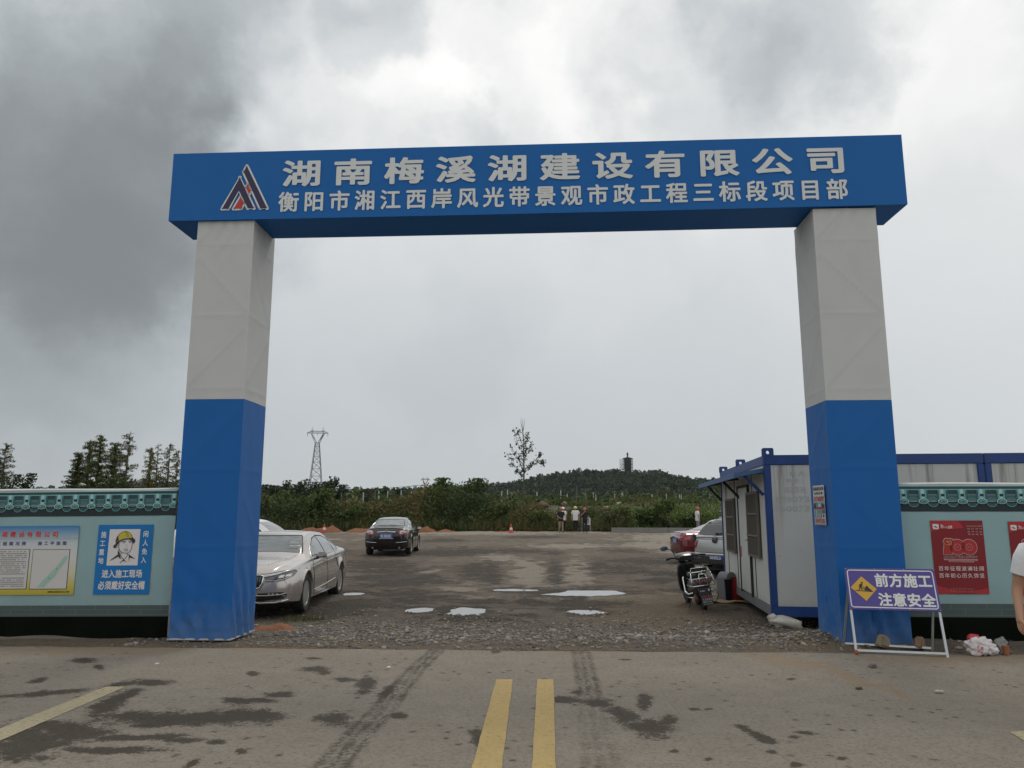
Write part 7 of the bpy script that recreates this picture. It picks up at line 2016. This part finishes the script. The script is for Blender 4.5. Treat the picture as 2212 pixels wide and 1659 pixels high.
def build_shrubs():
    G = 'bushes and trees along the far edge of the lot'
    L = [  # px left, px right, top py, base py, distance, palette, leaf, label
        (905, 1000, 1036, 1140, 64, DARKG, .17, 'big dark bush with a flat crown right above the black sedan'), (980, 1062, 1037, 1138, 66, DARKG + GREEN, .16, 'big dark bush left of the tall sparse tree'),
        (660, 735, 1058, 1138, 61, GREEN, .13, 'leafy green bush behind the left traffic cone'), (575, 640, 1062, 1120, 68, GREEN, .15, 'rounded bush next to the left gate pillar in the distance'),
        (735, 800, 1092, 1140, 60, GREEN, .12, 'low bush between the traffic cone and the black sedan'), (800, 880, 1078, 1128, 66, OLIVE + GREEN, .13, 'olive bush rising behind the black sedan'),
        (1065, 1110, 1090, 1142, 60, GREEN + DARKG, .13, 'bush beside the middle traffic cone'), (1130, 1195, 1104, 1142, 60, GREEN, .11, 'low leafy bush left of the group of people'),
        (1305, 1365, 1098, 1144, 59.5, DARKG + OLIVE, .13, 'bush right of the group of people'), (1375, 1470, 1084, 1146, 59, DARKG + GREEN, .16, 'wide dark bush over the kerb on the right'),
        (1465, 1520, 1108, 1146, 59, GREEN + DARKG, .13, 'dark bush behind the wine red sedan'), (1190, 1240, 1076, 1100, 84, GREEN, .16, 'bush on the bank behind the group of people')]
    for i, (x0, x1, yt, yb, Y, pal, lf, lab) in enumerate(L):
        a, b = at(x0, yt, Y), at(x1, yt, Y); bx = (a.x + b.x) / 2; bz = float(bank_z(bx, Y)); h = a.z - bz
        tree('bush', lab, 'bush', (bx, Y, bz), h, ((b.x - a.x) * 1.08, h), 2600 if x1 - x0 > 70 else 1600, pal + BRIGHT[:2], lf * .9, 100 + i, G, .06, 6, 10, .12, .5, shell=.5)
    # darker trees further off on the left, under the pylon
    D = [(568, 1050), (592, 1052), (615, 1040), (636, 1049), (653, 1038), (676, 1044), (700, 1043), (722, 1032), (738, 1050)]
    nm = ('first', 'second', 'third', 'fourth', 'fifth', 'sixth', 'seventh', 'eighth', 'last')
    for i, (px, py) in enumerate(D):
        Y = 150 + (i * 37) % 40; p = at(px, py, Y); z0 = 1.2; h = p.z - z0
        tree('dense_tree', '%s of the dark trees below the big pylon, counted from the left' % nm[i], 'tree', (p.x, Y, z0), h, (h * (.55 if i in (2, 4, 7) else .8), h), 1100, DARKG + HILLG, .34, 300 + i, 'dark trees below the pylon', .18, 6, 9, .15)
    # tall thin tree with few leaves
    Y = 64.0; p = at(1130, 900, Y); z0 = float(bank_z(p.x, Y)); h = p.z - z0
    t = thing('sparse_tree', 'tall thin tree with sparse leaves standing above the bushes in the middle', 'tree', (p.x, Y, z0), 0)
    s = Y / FPX; r = random.Random(4); g = np.random.default_rng(4); T = MB()
    X = lambda zx, zy: ((zx - 425) * .5727 * .553 * s, 0, (1600 + zy / 1.746) * .553)
    def W(zx, zy): return Vector(((zx - 425) / 1.746 * .553 * s, r.uniform(-.25, .25), at(1130, (1600 + zy / 1.746) * .553, Y).z - z0))
    T.tube([W(428, 690) * 1.0, W(425, 560), W(430, 450), W(428, 300), W(424, 160), W(420, 60)], [.085, .075, .06, .04, .025, .008], 7)
    tips = []
    br = [((429, 450), (375, 390), (345, 370)), ((429, 430), (390, 330), (330, 335)), ((430, 440), (470, 390), (510, 345)), ((470, 395), (530, 350), (585, 342)), ((428, 380), (375, 310), (340, 250)), ((428, 340), (460, 290), (490, 210)), ((427, 300), (385, 230), (362, 130)), ((426, 280), (455, 200), (455, 150)),
          ((428, 360), (400, 300), (312, 305)), ((428, 320), (450, 260), (488, 270)), ((425, 250), (400, 190), (388, 130)), ((429, 470), (400, 430), (372, 415)), ((424, 160), (412, 100), (408, 60)), ((424, 150), (432, 100), (434, 66)), ((429, 410), (455, 390), (480, 370)), ((510, 345), (535, 310), (545, 295)), ((530, 350), (555, 360), (560, 372))]
    for b in br:
        q_ = [W(*c) for c in b]; T.tube(q_, [.028, .018, .006], 5); tips.append(q_)
    T.build('trunk', BARK, t)
    C = []
    for j, q_ in enumerate(tips):
        if j in (12, 13): continue
        for _ in range(11):
            f = r.uniform(.25, 1.05); base = q_[0].lerp(q_[1], f * 2) if f < .5 else q_[1].lerp(q_[2], f * 2 - 1)
            for _ in range(r.randint(3, 6)): C.append(base + Vector((r.gauss(0, .09), r.gauss(0, .10), r.gauss(-.05, .09))))
    for _ in range(36):
        base = W(427 + r.uniform(-8, 8), r.uniform(160, 460))
        for _ in range(5): C.append(base + Vector((r.gauss(0, .12), r.gauss(0, .12), r.gauss(0, .12))))
    C = np.array([tuple(c) for c in C]); V, F = leaf_quads(C, g.uniform(.06, .12, len(C)), .6, .3, None, g)
    mesh_np('crown', V, F, LEAF, t, attrs={'col': np.repeat(shades(len(C), DARKG + [(.05, .045, .02)], g), 4, 0)})
    # feathery conifers behind the left hoarding
    def conifer(lab, px, py, Y, wpx, dens, pal, seed, bare=.0):
        g = np.random.default_rng(seed); r = random.Random(seed); p = at(px, py, Y); z0 = gzf(p.x, Y); h = p.z - z0; s = Y / FPX; w = wpx * s / 2
        t = thing('feathery_conifer', lab, 'tree', (p.x, Y, z0), 0, 'feathery conifers behind the left hoarding'); T = MB()
        T.tube([(0, 0, 0), (r.gauss(0, .03), r.gauss(0, .03), h * .5), (r.gauss(0, .04), 0, h)], [.07, .045, .008], 7)
        Cs, Ds = [], []; nb = int(105 * dens + 24)
        for k in range(nb):
            f = .22 + .76 * (k + r.random()) / nb; a = r.uniform(0, 2 * PI); L = w * (1.12 - f) / .8 * r.uniform(.65, 1.55) + .12
            up = r.uniform(.15, .55); d = Vector((math.cos(a), math.sin(a), 0)); b0 = Vector((0, 0, h * f)); pts = [b0, b0 + d * L * .5 + UP * L * up * .5, b0 + d * L + UP * (L * up * .65 - .04)]
            T.tube(pts, [.014, .009, .004], 4)
            if r.random() < bare: continue
            m = int(L / .019 * (1.0 + dens))
            for _ in range(m):
                q_ = r.random(); c = pts[0].lerp(pts[1], q_ * 2) if q_ < .5 else pts[1].lerp(pts[2], q_ * 2 - 1)
                Cs.append(c + Vector((r.gauss(0, .035), r.gauss(0, .035), r.gauss(-.03, .035)))); Ds.append(d * .8 - UP * .6)
        T.build('trunk', BARK, t)
        C = np.array([tuple(c) for c in Cs]); D = np.array([tuple(d) for d in Ds]); V, F = leaf_quads(C, g.uniform(.030, .080, len(C)), .26, .2, D, g)
        mesh_np('crown', V, F, LEAF, t, attrs={'col': np.repeat(shades(len(C), pal, g), 4, 0)})
    YEL = [(0.2318, 0.1891, 0.0488), (0.1769, 0.1586, 0.0488), (0.1159, 0.1220, 0.0366)]
    for a in (('dense dark conifer, leftmost of the cluster behind the hoarding', 171, 976, 41, 50, 1.6, GREEN + DARKG + OLIVE, 1), ('slender dark conifer, second of the cluster behind the hoarding', 196, 948, 43, 52, 1.2, GREEN + OLIVE, 2),
              ('tall full conifer in the middle of the cluster behind the hoarding', 219, 937, 41, 64, 1.4, GREEN + OLIVE + BRIGHT, 3), ('full conifer right of the tall middle one', 252, 954, 42, 62, 1.5, GREEN + OLIVE + BRIGHT, 4),
              ('tallest conifer with thin drooping top, right side of the dark cluster', 281, 931, 40, 66, .75, GREEN + OLIVE, 5, .15), ('yellowish green conifer between the dark cluster and the pillar', 328, 965, 42, 56, .95, YEL, 6),
              ('bare thin conifer just right of the yellowish one', 343, 957, 44, 34, .4, YEL, 7, .5), ('sparse conifer close to the left gate pillar', 367, 956, 42, 52, .65, GREEN + YEL, 8, .15), ('short sparse conifer touching the left gate pillar', 385, 970, 43, 40, .6, GREEN + YEL, 9, .1),
              ('tall thin conifer at the left frame edge', 15, 955, 40, 60, .7, GREEN + OLIVE, 10, .15), ('shorter conifer cut off by the left frame edge', -4, 985, 41, 60, 1.0, GREEN, 11)): conifer(*a)
    for i, (px, py, w, lab) in enumerate(((40, 1030, 60, 'dark bush behind the hoarding at the left frame edge'), (66, 1027, 34, 'dark pointed bush left of the gap above the hoarding'), (150, 1052, 40, 'low dark bush at the foot of the conifer cluster'), (262, 1038, 60, 'dark bush under the tallest conifers'), (225, 1040, 60, 'dark bush under the middle conifers'))):
        Y = 38.5; p = at(px, py, Y); z0 = gzf(p.x, Y); h = p.z - z0
        tree('dark_bush', lab, 'bush', (p.x, Y, z0), h, (w * Y / FPX * 1.2, h), 2200, DARKG, .075, 500 + i, 'dark bushes behind the left hoarding', .05, 6, 9, .25)
build_shrubs()

# ------------------------------------------------------------------ wooded hills
def ridge(name, pts, Y, depth, z0, seed, amp=3.0):
    """terrain ridge whose skyline runs through the given frame points at distance Y"""
    pts = np.array(pts, float); xs = np.linspace((pts[0, 0] - PW / 2) * Y / FPX, (pts[-1, 0] - PW / 2) * Y / FPX, 150)
    top = np.interp(xs * FPX / Y + PW / 2, pts[:, 0], pts[:, 1]); zt = 1.65 + (1111 - top) * Y / FPX
    def zf(X, Yy):
        T = np.interp(X, xs, zt); t = np.clip((Yy - (Y - depth)) / depth, 0, 1); b = np.clip((Yy - Y) / depth, 0, 1)
        return z0 + (T - z0) * (t ** .8) * (1 - b ** 2) + (fbm(X / 40 + seed, Yy / 40, seed, 4) - .5) * amp * t * (1 - t) * 4
    ys = np.concatenate([np.linspace(Y - depth, Y, 30), np.linspace(Y + depth * .1, Y + depth, 8)])
    def sh(q, b, tc):
        n = q.noise(tc, .03, 6, .7).outputs[0]; n2 = q.noise(tc, .4, 4, .7).outputs[0]
        c = q.mix(q.ss(n, .3, .7), (.016, .026, .014), (.036, .048, .024)); c = q.mix(q.math('MULTIPLY', q.ss(n2, .5, .8), .5), c, (.05, .055, .026)); q.l(c, b.inputs['Base Color']); b.inputs['Roughness'].default_value = 1.0
    grid(xs, ys, zf, name, surface_mat(name + '_earth', sh), None)
    return xs, zf
def forest(label, xs, zf, y0, y1, n, crown, lq, pal, seed, dens=None):
    g = np.random.default_rng(seed); x = g.uniform(xs[0], xs[-1], n); y = y0 + (y1 - y0) * g.random(n)
    if dens is not None:
        k = dens(x, y, g); x, y = x[k], y[k]; n = len(x)
    z = zf(x, y); R_ = crown * g.uniform(.6, 1.35, n); ht = R_ * g.uniform(.9, 1.7, n)
    idx = np.repeat(np.arange(n), lq); d = unit(g.normal(size=(n * lq, 3)) + np.array([0, -.25, .35])); rr = (.6 + .45 * g.random(n * lq))
    C = np.stack([x[idx] + d[:, 0] * R_[idx] * rr, y[idx] + d[:, 1] * R_[idx] * rr, z[idx] + ht[idx] * .55 + d[:, 2] * ht[idx] * rr], -1)
    tint = g.uniform(.6, 1.45, (n, 1)); pa = np.array(pal)[g.integers(0, len(pal), n)] * tint
    c = pa[idx] * g.uniform(.75, 1.25, (n * lq, 1))
    V, F = leaf_quads(C, np.repeat(R_, lq) * g.uniform(.32, .58, n * lq), .65, .7, None, g)
    o = mesh_np('forest', V, F, LEAF, attrs={'col': np.repeat(c, 4, 0)}); tag(o, label, 'forest', kind='stuff')
HY = 900.0
def build_hills():
    hill = [(a_, b_ + 5) for a_, b_ in [(900, 1066), (980, 1058), (1050, 1049), (1100, 1047), (1133, 1041), (1170, 1031), (1206, 1026), (1268, 1019), (1313, 1020), (1338, 1020), (1371, 1020), (1411, 1020), (1433, 1027), (1476, 1037), (1551, 1043), (1680, 1058), (1800, 1075), (1900, 1095)]]
    xs, zf = ridge('temple_hill', hill, HY, 260, 1.0, 3, 6)
    forest('dark woodland covering the hill below the scaffolded tower', xs, zf, HY - 250, HY + 15, 4600, 2.5, 26, HILLG, 31)
    left = [(a_, b_ + 8) for a_, b_ in [(-200, 1056), (60, 1056), (200, 1050), (285, 1040), (340, 1038), (400, 1042), (480, 1050), (560, 1056), (700, 1060), (738, 1059), (790, 1058), (828, 1055), (865, 1053), (908, 1056), (980, 1060), (1060, 1066)]]
    xs, zf2 = ridge('far_ridge', left, 1150, 200, 1.0, 9, 5)
    forest('woodland on the low ridge behind the left side of the lot', xs, zf2, 1000, 1160, 2600, 2.9, 24, HILLG, 41)
    plain = [(-300, 1098), (300, 1094), (560, 1084), (740, 1078), (900, 1078), (1050, 1084), (1200, 1094), (1400, 1092), (1560, 1088), (1800, 1089)]
    xs, zf3 = ridge('scrub_plain', plain, 330, 150, 1.2, 15, 1.5)
    forest('low scrub on the plain in front of the hill', xs, zf3, 190, 335, 2300, 1.7, 22, GREEN + HILLG + [(.07, .06, .03)], 51)
    # tower under scaffolding on the hilltop
    s = HY / FPX; P = lambda zx, zy: at(1316 + zx * .05334, 956.7 + zy * .05334, HY)
    base = P(760, 1250); t = thing('scaffolded_tower', 'round temple tower wrapped in green scaffolding with a statue on top, on the hill', 'tower', base, 0)
    net = mat('green_net', (.040, .092, .066), .9, var=.25, scale=.4); dk = mat('dark_timber', (.018, .022, .022), .8); stn = mat('statue_dark', (.016, .018, .020), .6)
    hh = lambda zy: P(760, zy).z - base.z
    r_in = 140 * .05334 * s; r_out = 212 * .05334 * s
    b = MB(); b.lathe([(r_in * 1.05, -8), (r_in, hh(640)), (r_in * .96, hh(625))], n=28); b.build('body', net, t, smooth=40)
    b = MB(); b.lathe([(r_out * .90, hh(625)), (r_out * .80, hh(612)), (r_in * .75, hh(598)), (r_in * .30, hh(570)), (r_in * .18, hh(555)), (.001, hh(553))], n=28); b.build('roof', dk, t, smooth=40)
    b = MB(); b.lathe([(.9, hh(560)), (.55, hh(545)), (.75, hh(515)), (1.15, hh(480)), (1.2, hh(455)), (.95, hh(430)), (.55, hh(418)), (.6, hh(405)), (.5, hh(390)), (.12, hh(372)), (.001, hh(370))], n=14); b.tube([(-.9, 0, hh(470)), (-1.7, 0, hh(445))], .22, 6); b.build('statue', stn, t, smooth=True)
    for zy in (640, 690, 755, 820, 875, 930, 990, 1050):
        b = MB(); z = hh(zy); b.lathe([(r_out * .97, z - .22), (r_out, z - .22), (r_out, z + .22), (r_in * .9, z + .22), (r_in * .9, z - .22), (r_out * .97, z - .22)], n=28); b.build('scaffold_deck', dk, t)
    b = MB()
    for k in range(18):
        a = 2 * PI * k / 18; b.tube([(r_out * math.cos(a), r_out * math.sin(a), hh(1120)), (r_out * math.cos(a), r_out * math.sin(a), hh(618))], .10, 4)
    b.build('scaffold_poles', dk, t)
    b = MB(); xl, xr = -(760 - 448) * .05334 * s, -(760 - 498) * .05334 * s
    for x in (xl, xr):
        for y in (-.8, .8): b.tube([(x, y, hh(1100)), (x, y, hh(660))], .16, 4)
    for zy in (662, 690, 875, 935, 995, 1055): b.tube([(xl, 0, hh(zy)), (xr if zy < 800 else -r_out, 0, hh(zy))], .15, 4)
    for zy in (820, 880, 940): b.tube([(xr, 0, hh(zy)), (-r_out, 0, hh(zy))], .14, 4)
    b.build('hoist_mast', dk, t)
build_hills()

# ------------------------------------------------------------------ pylons, poles, boulders
def build_far_structures():
    st = mat('pylon_steel', (.145, .155, .16), .6, .3)
    def pylon(lab, X, Y, z0, k, thick, levels=9):
        t = thing('lattice_pylon', lab, 'pylon', (X, Y, z0), .12, 'lattice pylons')
        B = MB(); r = thick
        hw = lambda z: 4.6 + (1.05 - 4.6) * min(1, z / 39.0)
        zs = [0, 6, 11.5, 16.5, 21, 25, 28.5, 31.6, 34.4, 37, 39]
        cor = [(1, 1), (1, -1), (-1, -1), (-1, 1)]
        for cx, cy in cor: B.tube([(cx * hw(z), cy * hw(z), z) for z in zs], r, 4)
        for i in range(len(zs) - 1):
            for j in range(4):
                a, b = cor[j], cor[(j + 1) % 4]; z, zz = zs[i], zs[i + 1]
                B.tube([(a[0] * hw(z), a[1] * hw(z), z), (b[0] * hw(zz), b[1] * hw(zz), zz)], r * .55, 3); B.tube([(b[0] * hw(z), b[1] * hw(z), z), (a[0] * hw(zz), a[1] * hw(zz), zz)], r * .55, 3)
                B.tube([(a[0] * hw(zz), a[1] * hw(zz), zz), (b[0] * hw(zz), b[1] * hw(zz), zz)], r * .6, 3)
        B.v = [(x * k, y * k, z * k) for x, y, z in B.v]; B.build('lattice_body', st, t)
        H = MB()
        for s in (1, -1):
            for y in (.5, -.5):
                H.tube([(s * .4, y, 39), (s * 3.0, y, 44), (s * 2.6, y, 46.0)], r * .8, 4); H.tube([(s * 1.3, y, 39), (s * 3.6, y, 44)], r * .7, 4)
                H.tube([(s * .9, y, 40.2), (s * 2.2, y, 41.4)], r * .5, 3); H.tube([(s * 1.5, y, 41), (s * 2.9, y, 42.7)], r * .5, 3); H.tube([(s * 2.0, y, 42.2), (s * 3.4, y, 43.6)], r * .5, 3)
            H.tube([(s * 2.4, 0, 44.8), (s * 2.9, 0, 47.6), (s * 3.5, 0, 44.8)], r * .8, 4)
            H.tube([(s * 5.4, 0, 44.0), (s * 5.4, 0, 42.4)], r * .9, 4)
        H.tube([(0, 0, 44.6), (0, 0, 43.1)], r * .9, 4)
        for y in (.45, -.45):
            H.tube([(-5.6, y * .3, 44.2), (-3.2, y, 45.2), (3.2, y, 45.2), (5.6, y * .3, 44.2)], r * .8, 4); H.tube([(-5.6, y * .3, 44.1), (5.6, y * .3, 44.1)], r * .9, 4)
            for q_ in range(10): H.tube([(-5 + q_, y * .8, 44.1), (-4.5 + q_, y * .8, 45.1), (-4 + q_, y * .8, 44.1)], r * .4, 3)
        H.v = [(x * k, y * k, z * k) for x, y, z in H.v]; H.build('cross_arms', st, t)
        return t
    Y = 400; p = at(687, 922, Y); k = (p.z - 1.0) / 47.6
    pylon('large lattice pylon standing behind the trees left of the middle', p.x, Y, 1.0, k, .16)
    for lab, px, py, Y, th in (('small distant pylon above the bushes left of the tall tree', 919, 1030, 1350, .34), ('tiny distant pylon right of the dark trees', 738, 1045, 2000, .45), ('tiny faint distant pylon, rightmost of the two beside the dark trees', 750, 1049, 2100, .45)):
        p = at(px, py, Y); pylon(lab, p.x, Y, 0, p.z / 47.6, th / (p.z / 47.6) * (p.z / 47.6))
    # posts and poles in the field
    conc = mat('pole_concrete', (.44, .44, .42), .8, var=.12, scale=2); dkp = mat('pole_grey', (.12, .125, .125), .7, var=.2)
    z7 = lambda x, y: ((1900 + x / 2.212) * .553, (1780 + y / 2.212) * .553); z6 = lambda x, y: ((1000 + x / 2.212) * .553, (1780 + y / 2.212) * .553)
    posts = [z7(*c) for c in ((132, 305), (183, 293), (437, 312), (642, 300), (698, 322), (922, 318), (945, 327), (1107, 308), (1172, 322), (1183, 328), (1430, 330), (1553, 310), (1668, 335), (1683, 335), (1930, 333), (1951, 336))] + [z6(*c) for c in ((928, 315), (1062, 307), (1138, 308), (1255, 300), (1343, 308))]
    master = None
    for i, (px, py) in enumerate(posts):
        Y = 128 + (i * 29) % 17; p = at(px, py, Y); z0 = float(bank_z(p.x, Y)) - .5; h = p.z - z0
        b = MB(); b.lathe([(.115, 0), (.085, h), (.001, h + .01)], n=8); o = b.build('concrete_post', conc, smooth=40); o.location = (p.x, Y, z0)
        tag(o, 'slim whitish concrete post standing in the overgrown field', 'post', 'whitish posts in the field behind the lot')
    for i, (px, py, arm, lab) in enumerate(((*z7(855, 290), True, 'grey lamp pole with a short crossarm below the left of the hill'), (*z7(1633, 300), True, 'grey lamp pole with a short crossarm near the cabin awning'), (*z7(780, 258), False, 'thin grey pole in front of the hill'), (*z7(1808, 290), False, 'thin grey pole in front of the right hill slope'), (*z6(1382, 255), False, 'thick grey pole carrying the cable, left of the big dark bush'), (*z6(1028, 300), False, 'grey pole in the field above the black sedan'), (*z6(740, 318), False, 'short grey pole right of the bush behind the cone'))):
        Y = 150; p = at(px, py, Y); z0 = float(bank_z(p.x, Y)) - .5; h = p.z - z0; t = thing('utility_pole', lab, 'pole', (p.x, Y, z0), 0, 'grey utility poles in the field')
        b = MB(); r = .17 if i == 4 else .10; b.lathe([(r, 0), (r * .8, h), (.001, h + .01)], n=8); b.build('pole', dkp, t, smooth=40)
        if arm:
            b = MB(); b.box((0, 0, h - .15), (1.5, .10, .12)); b.box((-.6, 0, h + .05), (.3, .14, .25)); b.box((.6, 0, h + .05), (.3, .14, .25)); b.build('crossarm', dkp, t)
    cab = MB(); pts = [at(x, y, 150) for x, y in ((470, 1054), (600, 1052), (740, 1057), (907, 1048), (1070, 1050), (1240, 1052), (1400, 1050), (1560, 1046), (1700, 1050))]
    P = []
    for i in range(len(pts) - 1):
        for q_ in range(8):
            v = pts[i].lerp(pts[i + 1], q_ / 8); v.z -= .25 * math.sin(PI * q_ / 8); P.append(v)
    P.append(pts[-1]); cab.tube(P, .045, 5); o = cab.build('overhead_cable', mat('cable_black', (.010, .010, .011), .6)); tag(o, 'black overhead cable running across the whole field in front of the hill', 'cable')
    # boulders on the bank
    for px, py, w, Y, col, lab in ((1136, 1101, 22, 72, (.34, .27, .18), 'round pale tan boulder right of the middle cone'), (1221, 1083, 20, 80, (.27, .18, .11), 'brown boulder on the bank above the person in khaki'), (1304, 1095, 9, 74, (.42, .39, .34), 'small pale boulder, left of a pair behind the people'), (1311, 1090, 14, 75, (.36, .33, .29), 'pale grey boulder, right of a pair behind the people'), (1337, 1085, 17, 78, (.30, .27, .20), 'flat pale boulder on the bank below the tower'), (1537, 1092, 8, 72, (.50, .48, .45), 'small white boulder near the cabin'), (1487, 1116, 22, 67, (.28, .20, .12), 'tan boulder left of the person behind the wine red sedan')):
        s = w * Y / FPX / 2 * .85; p = at(px, py, Y); p.z = float(bank_z(p.x, Y)) + s * .45; p.x = at(px, py, Y).x; b = MB(); b.blob((0, 0, 0), (s, s * .8, s * .7), 3, .18, px); o = b.build('boulder', mat('boulder_%d' % px, col, .9, var=.25, scale=3, bump=.4, bscale=8), smooth=True)
        o.location = (p.x, Y, p.z); tag(o, lab, 'boulder')
    p = at(1174, 1082, 78); b = MB(); b.blob((0, 0, 0), (.5, .45, .42), 3, .25, 5); o = b.build('soil_mound', mat('orange_soil', (.13, .085, .05), .95, var=.2), smooth=True); o.location = (p.x, 78, float(bank_z(p.x, 78)) + .15); tag(o, 'orange brown soil mound on the bank left of the people', 'soil heap')
build_far_structures()

# ------------------------------------------------------------------ air
def build_haze():
    b = MB(); b.box((0, 1000, 52), (6000, 2600, 110)); b.v = [(x, y, -2.0 if z < 0 else 112.0) for x, y, z in b.v]
    m = bpy.data.materials.new('thin_haze'); m.use_nodes = True; t = m.node_tree; t.nodes.clear(); q = NT(t)
    o = q.n('ShaderNodeOutputMaterial'); v = q.n('ShaderNodeVolumePrincipled'); v.inputs['Density'].default_value = HAZE; v.inputs['Color'].default_value = (.86, .92, .96, 1); v.inputs['Anisotropy'].default_value = .2
    q.l(v.outputs[0], o.inputs['Volume'])
    h = b.build('haze', m); h['kind'] = 'stuff'; h.display_type = 'WIRE'
HAZE = .00005
build_haze()
